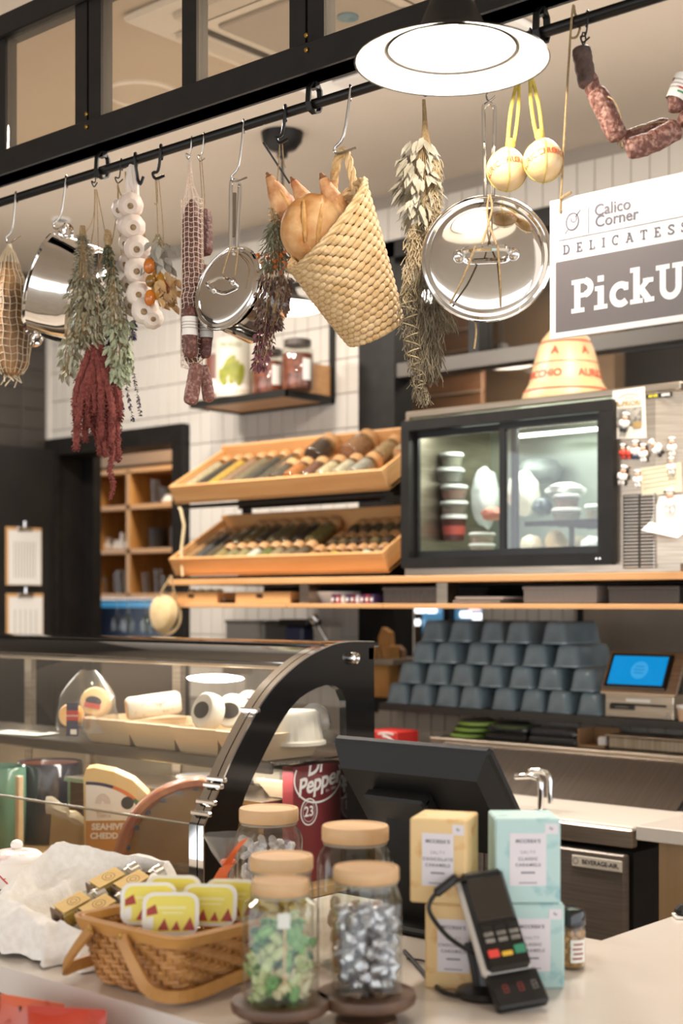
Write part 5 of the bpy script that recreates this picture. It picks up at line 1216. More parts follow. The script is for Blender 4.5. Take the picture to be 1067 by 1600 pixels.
for i in range(10):
    a = 2*PI*i/10; mb.tube(catmull([sp(a, 0, .8), h.q(297+5*math.cos(a), 285, .008*math.sin(a)), h.q(296+2*math.cos(a), 250, .002)], 5), .0009, 4)
    mb.tube([sp(a, 22, .9), h.q(306+2*math.cos(a), 580, .004*math.sin(a)), h.q(308+4*math.cos(a), 588, .006*math.sin(a))], .0009, 4)
for k in range(7): mb.tube([h.q(297+(2+.6*k)*math.cos(2*PI*i/12), 258+6*k, (.002+.0011*k)*math.sin(2*PI*i/12)) for i in range(12)], .0007, 4, closed=True)
mb.done('net_sleeve', M_netw, t, kind='stuff')
def link(h, t, pts, r, m=M_sal, lab=None, seed=0):
    P = catmull([h.q(*p) for p in pts], 8); capsule(MB(), P, r*h.s, 18, .1, seed).done('salami_link', m, t)
def paperband(h, t, px, py, r, hh, d=0, tilt=0):
    o = MB().lathe([(r*h.s, -hh*h.s/2), (r*h.s, hh*h.s/2)], 24, T(h.q(px, py, d)) @ RY(tilt), cap=False).done('paper_band', M_paper, t)
    mb = MB()
    for k, zz in enumerate((.18, .02, -.14)): mb.lathe([((r+.15)*h.s, zz*hh*h.s), ((r+.15)*h.s, (zz+.05)*hh*h.s)], 24, T(h.q(px, py, d)) @ RY(tilt), cap=False)
    mb.done('print_line', mat('band_print', '#b0a49c', .7), o, kind='stuff')
h = Hang(317, 254, 2.15); t = h.t('salami_links', 'string of salami links with white paper bands behind the netted salami', 'salami')
strings(h, t, [[(315, 254, -.05), (314, 300, .02), (314, 330, .02)], [(318, 254, -.05), (318, 300, .02), (318, 330, .02)]], .0009)
link(h, t, [(315, 322, .02), (317, 360, .02), (317, 397, .02)], 14, seed=1)
link(h, t, [(314, 408, .03), (318, 445, .03), (316, 490, .03)], 13, seed=2)
link(h, t, [(303, 490, -.085), (303, 530, -.085), (305, 570, -.085)], 11, M_sal, seed=3)
link(h, t, [(325, 495, -.05), (325, 535, -.05), (321, 566, -.05)], 10.5, seed=4)
link(h, t, [(314, 576, -.07), (308, 606, -.07), (302, 640, -.07)], 11.5, M_sal2, seed=5)
link(h, t, [(319, 576, -.05), (326, 604, -.05), (330, 634, -.05)], 9.5, M_sal2, seed=6)
paperband(h, t, 303, 522, 12, 28, -.085); paperband(h, t, 325, 522, 11.5, 26, -.05)
strings(h, t, [[(303, 568, -.085), (312, 576, -.07), (322, 566, -.05)], [(316, 398, .02), (316, 408, .03)], [(311, 400, .02), (312, 410, .03)]], .0014)

# ------------------------------------------------------------------ polished lids and pans
def handle_loop(h, t, top, bot, w0, w1, m=M_chrome, d=0, th=.0045):
    """long hollow loop handle between two photo points"""
    a, b = h.q(*top, d), h.q(*bot, d); u = (b-a).normalized(); sd = V((u.z, 0, -u.x)); w0 *= h.s; w1 *= h.s
    P = [b+sd*w1, a.lerp(b, .5)+sd*(w0+w1)*.5, a+u*w0*1.2+sd*w0, a+u*w0*.35+sd*w0*.7, a, a+u*w0*.35-sd*w0*.7, a+u*w0*1.2-sd*w0, a.lerp(b, .5)-sd*(w0+w1)*.5, b-sd*w1]
    MB().tube(catmull(P, 4), th, 8).done('loop_handle', m, t)
def lid(h, t, cx, cy, a, nrm, domeh=.10, knobw=.36, twine=None):
    """mirror-bright domed lid facing nrm (local)"""
    nrm = V(nrm).normalized(); r = a*h.s; Ml = frame(h.q(cx, cy), nrm, (1, 0, 0))
    pr = [(r, -.004), (r*1.0, .003), (r*.965, .006), (r*.95, .003), (r*.90, .004)]+[(r*.90*math.cos(R(q)), .004+r*domeh*math.sin(R(q))) for q in range(10, 91, 10)]
    o = MB().lathe(pr, 64, Ml, cap=False).done('lid', M_steelp, t)
    MB().tube([Ml @ V((r*math.cos(2*PI*i/64), r*math.sin(2*PI*i/64), -.001)) for i in range(64)], r*.03, 8, closed=True).done('rim', M_chrome, o)
    z0 = .004+r*domeh; k = r*knobw
    return o, Ml, r, z0
h = Hang(366, 284); t = h.t('saucepan', 'small polished saucepan hanging by its long handle with its lid tied on', 'saucepan')
handle_loop(h, t, (368, 282), (365, 392), 7, 5)
MB().box((0, 0, 0), (9*h.s, .006, 70*h.s), T(h.q(364, 335, .004)) @ RY(R(2)), b=.002).done('handle_inset', mat('inset_brown', '#6b5a48', .4), t)
nr = V((-.62, -.74, .22)).normalized()
o, Ml, r, z0 = lid(h, t, 355, 450, 68, nr)
def fold(Ml, r, z0, k, hh):  # the lid's folded bar handle, standing off the dome
    return catmull([Ml @ V((-k, 0, z0*.93)), Ml @ V((-k*.8, 0, z0+hh)), Ml @ V((0, 0, z0+hh*1.15)), Ml @ V((k*.8, 0, z0+hh)), Ml @ V((k, 0, z0*.93))], 5)
MB().tube(fold(Ml, r, z0, r*.30, .026), .0042, 8).done('lid_handle', M_chrome, o)
for s2 in (-1, 1): MB().ball(tuple(Ml @ V((s2*r*.30, 0, z0*.95))), .008, 10, 6).done('rivet', M_chrome, o)
MB().lathe([(r*.93, 0), (r*.93, .085), (r*.88, .093), (0, .094)], 48, frame(h.q(360, 452)-nr*.008, -nr, (1, 0, 0)), cap=False).done('pot_body', M_steelp, t)
strings(h, t, [[(366, 390, -.01), (362, 400, -.055), (352, 440, -.07)], [(368, 390, -.01), (374, 400, -.05), (370, 440, -.06)]], .0016)

h = Hang(764, 160); t = h.t('frying_pan', 'steel pan hanging by a clear-bright loop handle with a big mirror lid tied on', 'pan')
handle_loop(h, t, (764, 162), (764, 306), 9, 6, th=.0040)
nr = V((-.02, -.93, .36)).normalized(); h2 = Hang(760, 403); h2.q = lambda x, y, d=0, _h=h: _h.q(x, y, d)
o, Ml, r, z0 = lid(h, t, 760, 403, 100, (-.12, -.985, .10))
MB().tube(fold(Ml, r, z0, r*.38, .030), .0058, 8).done('lid_handle', M_chrome, o)
for s2 in (-1, 1):
    MB().ball(tuple(Ml @ V((s2*r*.42, 0, z0*.9))), (.012), 10, 6).done('rivet', M_chrome, o)
Mn = frame(h.q(760, 403)-V((-.12, -.985, .10)).normalized()*.008, -V((-.12, -.985, .10)), (1, 0, 0))
MB().lathe([(r*.97, 0), (r*.95, .01), (r*.86, .045), (r*.8, .05), (0, .05)], 56, Mn, cap=False).done('pan_body', M_steel, t)
strings(h, t, [[(764, 310, -.02), (764, 340, -.045), (748, 395, -.06)], [(738, 397, -.06), (722, 440, -.045), (702, 478, -.02)], [(772, 397, -.06), (778, 450, -.04), (781, 496, -.01)], [(742, 498), (744, 520), (741, 545)], [(762, 310, -.02), (757, 350, -.045), (770, 395, -.06)]], .0019)

# ------------------------------------------------------------------ dried flower bunch
h = Hang(437, 224); t = h.t('dried_flower_bunch', 'dried bunch of green stalks, orange flowers and dusky red heads beside the basket', 'flower bunch')
strings(h, t, [[(437, 224), (436, 250), (432, 300), (430, 330)], [(441, 224), (443, 250), (446, 262)]], .0014)
MB().tube([h.q(410, 218, .02), h.q(452, 282, .02)], .0022, 6).done('stick', M_blackpl, t)
bunch(h, t, [(428, 324), (430, 345)], [6, 8], 70, .012, .004, mat('straw', '#c0a884', .9), name='straw_tie', down=.3)
bunch(h, t, [(430, 345), (430, 380), (428, 420)], [8, 17, 24], 420, .02, .0035, mat('greyed_green', '#99987f', .85, col2='#75765f', scale=30))
bunch(h, t, [(425, 395), (432, 425)], [24, 28], 60, .012, .008, mat('orange_petal', '#cf7638', .7, col2='#b45d2a', scale=20), name='orange_flowers', jit=1, down=.2, stalks=6)
bunch(h, t, [(432, 430), (425, 470), (418, 510)], [26, 26, 18], 300, .016, .007, mat('dusky_brown', '#80675a', .85, col2='#5f4a42', scale=30), name='brown_heads')
bunch(h, t, [(418, 500), (412, 540), (405, 575)], [17, 14, 7], 300, .012, .006, mat('dusky_red', '#86545a', .85, col2='#643a40', scale=40), name='red_heads')

# ------------------------------------------------------------------ woven basket with bread
h = Hang(530, 245); t = h.t('bread_basket', 'tilted braided straw basket hanging by its rope handle, full of bread', 'basket'); s_ = h.s
M_straw = mat('braided_straw', '#d8bb90', .75, col2='#b8945f', scale=45, stretch=(1, 1, 1), bump=.7, bscale=120, contrast=(.3, .75))
axb = V((-.42, -.38, .83)).normalized()
B0, B1 = h.q(588, 512, .045), h.q(504, 350, 0); Lb = (B1-B0).dot(axb)
Mk = frame(B0, axb, (1, .2, .6))
r0, r1 = 45*s_, 79*s_
def topz(a):  # the rim rises towards the handle side
    p = Mk.to_3x3() @ V((math.cos(a), math.sin(a), 0)); return Lb*(1+.16*p.x*1.2+.05*p.z)
NR = 19
for j in range(NR):
    mb = MB(); nb = 26
    for i in range(nb):
        a = 2*PI*(i+.5*(j % 2))/nb; v = (j+.5)/NR; z = topz(a)*v; r = r0+(r1-r0)*v**.85
        p = Mk @ V((r*math.cos(a), r*math.sin(a), z)); tg = (Mk.to_3x3() @ V((-math.sin(a), math.cos(a), .22))).normalized(); ou = (Mk.to_3x3() @ V((math.cos(a), math.sin(a), 0))).normalized()
        Mx_ = frame(p, ou, tg); ln = 2*PI*r/nb*.66
        mb.ball((0, 0, 0), (ln, Lb/NR*.62, .0055), 8, 6, Mx_)
    mb.done('straw_braid', M_straw, t, kind='stuff')
MB().lathe([(0, -.002), (r0*.96, -.002), (r0*1.0, .004), (r0*.93, .006), (0, .006)], 28, Mk).done('base', M_straw, t)
MB().grid(lambda u, v: Mk @ V(((r0+(r1-r0)*v**.85-.004)*math.cos(2*PI*u), (r0+(r1-r0)*v**.85-.004)*math.sin(2*PI*u), topz(2*PI*u)*v)), 30, 8, True).done('lining', mat('straw_dark', '#a5855a', .9), t)
def rope(P, r, n=2.0, closed=False):
    mb = MB(); m = len(P)
    for st in range(3):
        q = []
        for i, p in enumerate(P):
            tg = (P[(i+1) % m]-P[i-1]) if (closed or 0 < i < m-1) else (P[min(i+1, m-1)]-P[max(0, i-1)]); tg.normalize(); u = tg.orthogonal().normalized() if False else (V((0, -1, 0))-tg*tg.dot(V((0, -1, 0)))).normalized(); w_ = tg.cross(u); a = n*i+2*PI*st/3
            q.append(p+u*(r*.5*math.cos(a))+w_*(r*.5*math.sin(a)))
        mb.tube(q, r*.62, 6, closed=closed)
    return mb
rimP = [Mk @ V(((r1+.001)*math.cos(2*PI*i/66), (r1+.001)*math.sin(2*PI*i/66), topz(2*PI*i/66)+.001)) for i in range(66)]
rope(rimP, .0068, 2*PI*3/22, True).done('rope_rim', M_straw, t, kind='stuff')
HP = catmull([h.q(522, 345, .075), h.q(521, 290, .045), h.q(524, 262, .012), h.q(531, 240, 0), h.q(541, 240, 0), h.q(548, 268, -.008), h.q(556, 300, -.01), h.q(570, 335, -.02)], 7)
rope(HP, .0085, .55).done('rope_handle', M_straw, t, kind='stuff')
M_crust = mat('bread_crust', '#b67a3e', .65, col2='#dcb480', scale=16, bump=.7, bscale=70, contrast=(.36, .66)); M_crustd = mat('bread_crust_dark', '#a5683a', .65, col2='#d6a878', scale=26, bump=.9, bscale=80, contrast=(.36, .64))
hb = Hang(489, 358, 2.085); lf = thing('bread_loaf', 'round scored crusty loaf in the mouth of the straw basket', 'bread', hb.c, HEAD)
def loaf(d):
    a = math.atan2(d.z, d.x); q = 1+.035*noise.noise(d*3)
    return q*(1-.10*math.exp(-((d.x+.25+.25*d.z)/.07)**2)*max(0, -d.y)**.5-.09*math.exp(-((d.x-.22)/.05)**2)*max(0, -d.y)**.5)
MB().ball((0, 0, 0), (51*hb.s, 44*hb.s, 55*hb.s), 40, 24, RY(R(12)), fn=loaf).done('crust', M_crust, lf)
mb = MB()
for x0_ in (-.25, .22):
    P = [V((51*hb.s*(x0_+(.25*q if x0_ < 0 else .1*q)*-1)*1.0, -44*hb.s*math.sqrt(max(.02, 1-x0_*x0_-q*q*.8))*.985, 55*hb.s*q*.9)) for q in [k/8-.6 for k in range(0, 11)]]
    mb.tube(P, [.002+.003*math.sin(PI*k/10) for k in range(11)], 6, M=RY(R(12)))
mb.done('score_ridge', mat('crumb_pale', '#d3a568', .8, col2='#b98645', scale=60, bump=.6), lf)
for i, (tx, ty, bx_, by_, w_, dd, lb) in enumerate(((418, 272, 456, 345, 17, .02, 'baguette with the darkest tip, poking out beside the round loaf'), (455, 273, 500, 345, 15, .045, 'baguette poking out behind the round loaf'), (502, 272, 548, 375, 19, .025, 'baguette poking out nearest the basket handle'))):
    hb = Hang((tx+bx_)/2, (ty+by_)/2); o = thing('baguette', lb, 'bread', hb.c, HEAD); a, b = hb.q(tx, ty, dd-.02), hb.q(bx_, by_, dd)
    b2 = b+(b-a)*.5; P = [a.lerp(b2, k/16) for k in range(17)]; rr = [hb.s*w_*1.25*min(1, .16+.86*min(1, (k/16)/.42)**.8)*(1+.05*math.sin(k*2.2)) for k in range(17)]; rr[-1] *= .7
    MB().tube(P, rr, 16, flat=.85).done('crust', M_crustd, o)
    MB().lathe([(rr[0]*.6, -.004), (rr[0]*1.04, .001), (rr[0]*.45+rr[1]*.6, (P[1]-P[0]).length*.55)], 12, frame(P[0], P[1]-P[0]), cap=True).done('toasted_tip', mat('toast_dark', '#7a5030', .7), o)
    mb = MB(); mb.tube([P[k]+V((rr[k]*.35, -rr[k]*.88*.85, 0)) for k in range(4, 15)], [.002+.0025*math.sin(PI*q/10) for q in range(11)], 6); mb.done('score_ridge', mat('crumb_pale', '#e6cfa2'), o)

# ------------------------------------------------------------------ white sage and straw-tied bundles
h = Hang(664, 152); t = h.t('sage_bunch', 'pale white sage bunch with straw-bound herb wands under the big lamp', 'herb bunch')
sk = MB()
for i in range(24):
    a = 2*PI*i/24; sk.tube(catmull([h.q(662+2*math.cos(a), 156, .003*math.sin(a)), h.q(664+4*math.cos(a), 200, .006*math.sin(a)), h.q(664+10*math.cos(a), 240, .018*math.sin(a)), h.q(662+17*math.cos(a), 300, .02*math.sin(a))], 4), .0011, 4)
sk.done('stalks', M_twine, t, kind='stuff')
M_wsage = mat('white_sage', '#b7af9c', .85, col2='#928a76', scale=22)
for i in range(150):
    v = random.random(); a = random.uniform(0, 2*PI); y = 222+v*120; w_ = 12+22*math.sin(PI*min(1, .15+.85*v))
    p = h.q(656-6*v+w_*math.cos(a)*.75, y, .03*math.sin(a)); MB().leaf(p, (math.cos(a)*.45-.1+random.uniform(-.35, .35), math.sin(a)*.5, -.9+random.uniform(-.2, .35)), random.uniform(.028, .046), .0135, (math.cos(a), math.sin(a)-.4, .2), random.uniform(-.3, .6)).done('leaf', M_wsage, t)
M_strawy = mat('straw_gold', '#cbb796', .9, col2='#a8946e', scale=40); M_twig = mat('twig_grey', '#8d8068', .9, col2='#6c604c', scale=40)
def twigs(spine, widths, n, m, nm, ln=.03, r=.0008, depth=.9, curl=.6):
    P = catmull([h.q(*p) for p in spine], 6); W = []
    for i in range(len(widths)-1): W += [widths[i]+(widths[i+1]-widths[i])*k/6 for k in range(6)]
    W.append(widths[-1]); mb = MB()
    for _ in range(n):
        i = random.randrange(len(P)-1); a = random.uniform(0, 2*PI); q = W[i]*h.s*math.sqrt(random.random()); p = P[i]+V((q*math.cos(a), q*depth*math.sin(a), 0)); l = ln*random.uniform(.6, 1.3)
        d = V((random.uniform(-curl, curl), random.uniform(-curl, curl), -1)).normalized(); e = V((random.uniform(-curl, curl), random.uniform(-curl, curl), -1)).normalized()
        mb.tube([p, p+d*l*.5, p+d*l*.5+e*l*.5], r, 3, cap=False)
    mb.done(nm, m, t, kind='stuff')
twigs([(676, 250), (676, 275), (674, 300)], [13, 8, 15], 260, M_strawy, 'straw_sheaf', .03, .001)
twigs([(674, 300), (672, 330), (668, 370)], [13, 15, 10], 320, M_strawy, 'straw_sheaf', .022, .0009, curl=1.2)
MB().lathe([(7*h.s, -.006), (8*h.s, 0), (7*h.s, .006)], 12, T(h.q(676, 274)), cap=False).done('straw_tie', M_strawy, t)
twigs([(650, 350), (648, 380), (644, 430), (640, 465)], [9, 13, 16, 10], 430, M_strawy, 'straw_sheaf', .025, .0009, curl=.9)
twigs([(645, 440), (640, 480), (646, 540), (655, 600), (664, 622)], [15, 17, 16, 12, 5], 620, M_twig, 'herb_wand', .02, .0009, curl=.9)
twigs([(662, 420), (668, 480), (672, 540), (674, 580)], [20, 21, 18, 12], 760, M_twig, 'twig_sprays', .03, .0007, curl=.5)
twigs([(680, 460), (692, 490), (704, 500)], [12, 16, 8], 160, M_twig, 'twig_sprays', .028, .0005, curl=.8)
mb = MB(); Pw = catmull([h.q(*p) for p in [(640, 470), (645, 540), (655, 595), (665, 622)]], 24)
for st in (1, -1): mb.tube([p+V((16*h.s*(1-.72*i/len(Pw))*math.cos(st*i*.75), 15*h.s*(1-.72*i/len(Pw))*math.sin(st*i*.75), 0)) for i, p in enumerate(Pw)], .0012, 4)
mb.done('binding_twine', M_strawy, t)
MB().tube([h.q(650+13*math.cos(k*.9), 352+k*2.0, .016*math.sin(k*.9)) for k in range(18)], .0012, 4).done('binding_twine', M_strawy, t)

# ------------------------------------------------------------------ two small round cheeses on yellow cords
M_prov = mat('round_cheese_rind', '#e3c79a', .35, col2='#d8b684', scale=7, coat=.3); M_cordy = mat('yellow_cord', '#d3bf5c', .8, col2='#b9a44a', scale=120)
for i, (px, py, r, tx, ty, lb) in enumerate(((792, 266, 31, 810, 122, 'small round waxed cheese on a yellow cord, the lower of two'), (849, 252, 31, 829, 118, 'small round waxed cheese on a yellow cord, the higher of two'))):
    h = Hang(px, py, 2.06 if i == 0 else 2.08); t = h.t('round_cheese', lb, 'cheese', 'small round cheeses under the lamp'); r_ = r*h.s
    MB().ball((0, 0, 0), (r_, r_, r_*1.06), 30, 18, fn=lambda d: 1+.10*max(0, d.z)**8).done('rind', M_prov, t)
    ku = h.q(px+(tx-px)*.30, py-r*1.18-4); tp = h.q(tx, ty); sd = V((.005, 0, 0))
    for s2 in (-1, 1): MB().tube(catmull([V((0, 0, r_*.98)), ku+sd*s2, ku.lerp(tp, .5)+sd*s2*1.3, tp+sd*s2*.2], 5), .0034, 7).done('cord', M_cordy, t)
    MB().ball(tuple(ku), (.009, .009, .011), 10, 7).done('knot', M_cordy, t)
    for a in (0, PI/2): MB().tube([V((r_*1.012*math.cos(q)*math.cos(a), r_*1.012*math.cos(q)*math.sin(a), r_*1.07*math.sin(q))) for q in [2*PI*k/36 for k in range(36)]], .0011, 4, closed=True).done('binding_cord', M_cordy, t)
    # cap of white label paper and red lettering bands
    Mc = RY(R(-12)) @ RX(R(-28))
    MB().lathe([(r_*1.008*math.cos(R(q)), r_*1.06*math.sin(R(q))) for q in range(8, 84, 8)], 30, Mc, cap=False).done('white_label', mat('label_white', '#f1ece4', .3), t)
    mb = MB()
    for a0 in (R(-120), R(-30), R(60)): letter(mb, 'AURICCHIO', .0150, Mc, warp=lambda q, a0=a0: ((r_*1.02)*math.cos(a0+q[0]/r_)*math.cos(R(-14)+q[1]/r_), (r_*1.02)*math.sin(a0+q[0]/r_)*math.cos(R(-14)+q[1]/r_), r_*1.06*math.sin(R(-14)+q[1]/r_)))
    mb.done('lettering', mat('orange_print', '#c2502c', .5), t)

# ------------------------------------------------------------------ salami string at the end of the rail
h = Hang(911, 68); t = h.t('salami_string', 'swag of wrinkled salami sausages at the rail end above the white sign', 'salami')
M_sal3 = mat('wrinkled_salami', '#6a4136', .65, col2='#a98273', scale=120, bump=2.2, bscale=110, contrast=(.46, .68)); M_sald = mat('dark_salami', '#43322c', .7, col2='#5c453c', scale=60, bump=1.2, bscale=80)
strings(h, t, [[(911, 50), (908, 62), (912, 72)], [(913, 50), (915, 62), (911, 74)]], .0014, m=M_blackpl)
link(h, t, [(908, 72), (912, 100), (920, 138)], 15, M_sald, seed=3); link(h, t, [(919, 116), (930, 150)], 13, M_sal3, seed=9)
link(h, t, [(926, 146, -.02), (944, 182, -.02), (964, 226, -.02)], 16.5, M_sal3, seed=5)
link(h, t, [(976, 214, .02), (1010, 202, .02), (1052, 188, .02)], 14, M_sal3, seed=6)
link(h, t, [(974, 240, -.02), (1014, 228, -.02), (1058, 204, -.02)], 17, M_sal3, seed=7)
link(h, t, [(1056, 176), (1056, 152), (1064, 120)], 12, M_sal3, seed=8); link(h, t, [(1066, 200), (1085, 160), (1105, 110)], 14, M_sal3, seed=2)
paperband(h, t, 1062, 138, 15, 40, 0, R(22))
mb = MB().lathe([(15.3*h.s, -1.5*h.s), (15.3*h.s, 1.5*h.s)], 24, T(h.q(1061, 142)) @ RY(R(22)), cap=False).done('red_stripe', mat('stripe_red', '#b9423a', .6), t); MB().lathe([(15.3*h.s, -1.5*h.s), (15.3*h.s, 1.5*h.s)], 24, T(h.q(1059, 148)) @ RY(R(22)), cap=False).done('green_stripe', mat('stripe_green', '#4d8a55', .6), t)
strings(h, t, [[(963, 226, -.02), (972, 232), (976, 216, .02)], [(928, 146), (950, 170, -.045), (966, 200, -.03), (964, 228)], [(985, 204, -.0), (1020, 192, -.0), (1050, 190)]], .0011)
strings(h, t, [[(1105, 110), (1118, 50), (1126, -36)], [(1064, 122), (1084, 112), (1104, 112)]], .0014)

# ------------------------------------------------------------------ the hanging shop sign
c0, c1 = at(860, 315, YR), at(865, 530, YR); swid = .50; zt_, zb_ = c0.z, c1.z-.001; sh_ = zt_-zb_
t = thing('hanging_sign', 'white and grey shop sign hanging on twine from the rail end', 'sign', (c0.x, YR, zb_), rz=0)
MB().box((swid/2, 0, sh_/2), (swid, .006, sh_), b=.001).done('board', mat('sign_white', '#f0eeeb', .45), t)
M_sgrey = mat('sign_grey', '#6f6868', .5); M_signk = mat('sign_ink', '#5f5966', .5)
gt = at(870, 411, YR).z-zb_; gb_ = at(872, 520, YR).z-zb_; gx = at(870, 411, YR).x-c0.x
MB().box((gx+(swid-2*gx)/2, -.0032, (gt+gb_)/2), (swid-2*gx, .0008, gt-gb_)).done('grey_field', M_sgrey, t)
def sx(px, py): p = at(px, py, YR); return p.x-c0.x, p.z-zb_
Ms = Mx(((1, 0, 0, 0), (0, 0, -1, -.0040), (0, 1, 0, 0), (0, 0, 0, 1)))
# emblem: a bowl with a ladle
ex, ez = sx(896, 347); mb = MB()
stroke(mb, arc(ex, ez, .0125, .0145, 30, 390, 28), .0022, Ms); stroke(mb, arc(ex+.003, ez+.004, .0055, .0055, 150, 400, 16), .0018, Ms); stroke(mb, [(ex+.006, ez+.007), (ex+.016, ez+.018)], .0022, Ms); stroke(mb, [(ex-.009, ez-.012), (ex-.015, ez-.019)], .0014, Ms)
mb.done('emblem', M_signk, t)
MB().prism([(ex+.0105*math.cos(2*PI*i/24), ez+.0125*math.sin(2*PI*i/24)) for i in range(24)], .0003, Mx(((1, 0, 0, 0), (0, 0, -1, -.0034), (0, 1, 0, 0), (0, 0, 0, 1)))).done('emblem_fill', mat('sign_pale', '#d5d0d4', .5), t)
mb = MB(); a_ = sx(921, 323); b_ = sx(921, 366); stroke(mb, [a_, b_], .0012, Ms); a_ = sx(874, 377); stroke(mb, [a_, (swid-gx-.004, a_[1])], .0012, Ms); mb.done('rule_line', M_signk, t, kind='stuff')
mb = MB(); a_ = sx(930, 331); letter(mb, 'Calico', .0275, Ms @ T(a_[0], a_[1], 0), 'LEFT', bold=.0005); a_ = sx(931, 347.5); letter(mb, 'Corner', .0275, Ms @ T(a_[0], a_[1]-.001, 0), 'LEFT', bold=.0005); mb.done('lettering', M_signk, t, kind='stuff')
mb = MB(); a_ = sx(881, 399); top_ = sx(881, 384); slab_line(mb, 'DELICATESSEN', a_[0], a_[1], top_[1]-a_[1], .17, .12, .0128, Ms); mb.done('lettering', M_signk, t, kind='stuff')
Ms2 = Mx(((1, 0, 0, 0), (0, 0, -1, -.0042), (0, 1, 0, 0), (0, 0, 0, 1)))
mb = MB(); a_ = sx(895, 491); top_ = sx(895, 438); slab_line(mb, 'PickUp', a_[0], a_[1], (top_[1]-a_[1])*.98, .215, .14, .0015, Ms2); mb.done('lettering', MATS['sign_white'], t, kind='stuff')
o = railpt(899)
MB().tube(catmull([V(sx(879, 328)[:1]+(-.006, sx(879, 328)[1])), V((sx(879, 305)[0], -.005, sx(879, 305)[1])), V((o.x-c0.x, -RR-.002, o.z-zb_)), V((o.x-c0.x, .0, o.z-zb_+RR+.002)), V((o.x-c0.x+.002, RR+.002, o.z-zb_)), V((o.x-c0.x+.001, .004, o.z-zb_-RR-.012)), V((o.x-c0.x-.001, -RR, o.z-zb_-.03))], 6), .0022, 6).done('twine', M_twine, t)
MB().tube([V((sx(878, 312)[0], -.006, sx(878, 312)[1])), V((sx(896, 302)[0], -.008, sx(896, 302)[1]))], .0026, 6).done('twine_end', M_twine, t)
MB().tube(catmull([V((swid-.03, -.005, sh_-.03)), V((swid-.02, -.004, sh_+.1)), V((swid, -RR-.002, ZR-zb_)), V((swid, 0, ZR-zb_+RR+.002)), V((swid, RR+.002, ZR-zb_)), V((swid-.03, .005, sh_-.03))], 5), .0022, 6).done('twine', M_twine, t)
# ================================================================== curved glass display case
XC = -2.38; XL = -4.7; ZDK = .79
def cyz(px, py): p = atx(px, py, XC); return (p.y, p.z)
def resample(pts, n):
    pts = [V((a, b, 0)) for a, b in pts]; L = [0]
    for a, b in zip(pts, pts[1:]): L.append(L[-1]+(b-a).length)
    out = []
    for i in range(n):
        t = L[-1]*i/(n-1); k = max(j for j in range(len(L)) if L[j] <= t+1e-9); k = min(k, len(pts)-2)
        out.append(pts[k].lerp(pts[k+1], (t-L[k])/(L[k+1]-L[k])))
    return [(p.x, p.y) for p in out]
def smooth2(pts, n=6): return [(p.x, p.y) for p in catmull([V((a, b, 0)) for a, b in pts], n)]
outer_c = smooth2([cyz(*p) for p in [(318, 1292), (336, 1248), (370, 1170), (417, 1087), (467, 1036), (513, 1010), (545, 1003), (584, 1003)]])
yR = outer_c[-1][0]; zT = outer_c[-1][1]; yFr = outer_c[0][0]; zFb = outer_c[0][1]
inner_c = smooth2([cyz(*p) for p in [(372, 1292), (382, 1246), (412, 1180), (439, 1129), (462, 1097), (485, 1080), (512, 1070), (530, 1075), (540, 1090)]])
yI = inner_c[-1][0]
case = thing('display_case', 'black curved-glass cheese display case behind the counter', 'display case', (XC, yFr, ZDK))
def cl(X, y, z): return V((X-XC, y-yFr, z-ZDK))
zB = ZDK-.03
N = 40
oo = resample([(yFr, zB)]+outer_c+[(yR+.004, 1.1), (yR+.006, zB)], N); ii = resample([(yFr+.055, zB)]+inner_c+[(yI+.004, 1.1), (yI+.006, zB)], N)
mb = MB(); vs = []
for X in (XC, XC-.022):
    vs += [cl(X, *p) for p in oo]+[cl(X, *p) for p in ii]
fs = []
for k in range(N-1):
    fs += [(k, N+k, N+k+1, k+1), (2*N+k, 2*N+k+1, 3*N+k+1, 3*N+k), (N+k, 3*N+k, 3*N+k+1, N+k+1), (k, k+1, 2*N+k+1, 2*N+k)]
mb.add(vs, fs).done('end_panel', M_blackgl, case)
mb = MB(); oc = [(yFr, zB)]+outer_c
for (x0_, x1_, off) in ((XC+.002, XC-.016, .004), (XC-.020, XC-.046, .004)):
    m_ = len(oc); vs = []
    for X in (x0_, x1_): vs += [cl(X, y, z)+V((0, -off*.7, off*.5)) for y, z in oc]
    vs += [p+V((0, .004, -.002)) for p in vs[:2*m_]]
    fs = [(k, k+1, m_+k+1, m_+k) for k in range(m_-1)]+[(2*m_+k, k+2*m_+1, k+1, k) for k in range(m_-1)]+[(m_+k, m_+k+1, 3*m_+k+1, 3*m_+k) for k in range(m_-1)]
    mb.add(vs, fs, None, True)
mb.done('chrome_edge', M_chrome, case)
for px, py in ((345, 1228), (350, 1218), (326, 1272), (334, 1254), (402, 1110)):
    y, z = cyz(px-6, py); MB().box(cl(XC-.012, y, z)+V((0, .0, 0)), (.062, .014, .012), b=.003).done('chrome_clip', M_chrome, case)
vs = [cl(XC-.010, *p) for p in ii]; MB().add(vs, [tuple(range(N))]).done('end_glass', M_pane, case)
kp = cyz(549, 1028); MB().lathe([(0, 0), (.017, 0), (.017, .012), (.014, .018), (.009, .02), (0, .015)], 20, T(cl(XC, *kp)) @ RY(PI/2)).done('panel_knob', M_chrome, case)
ysh_ = 2.50
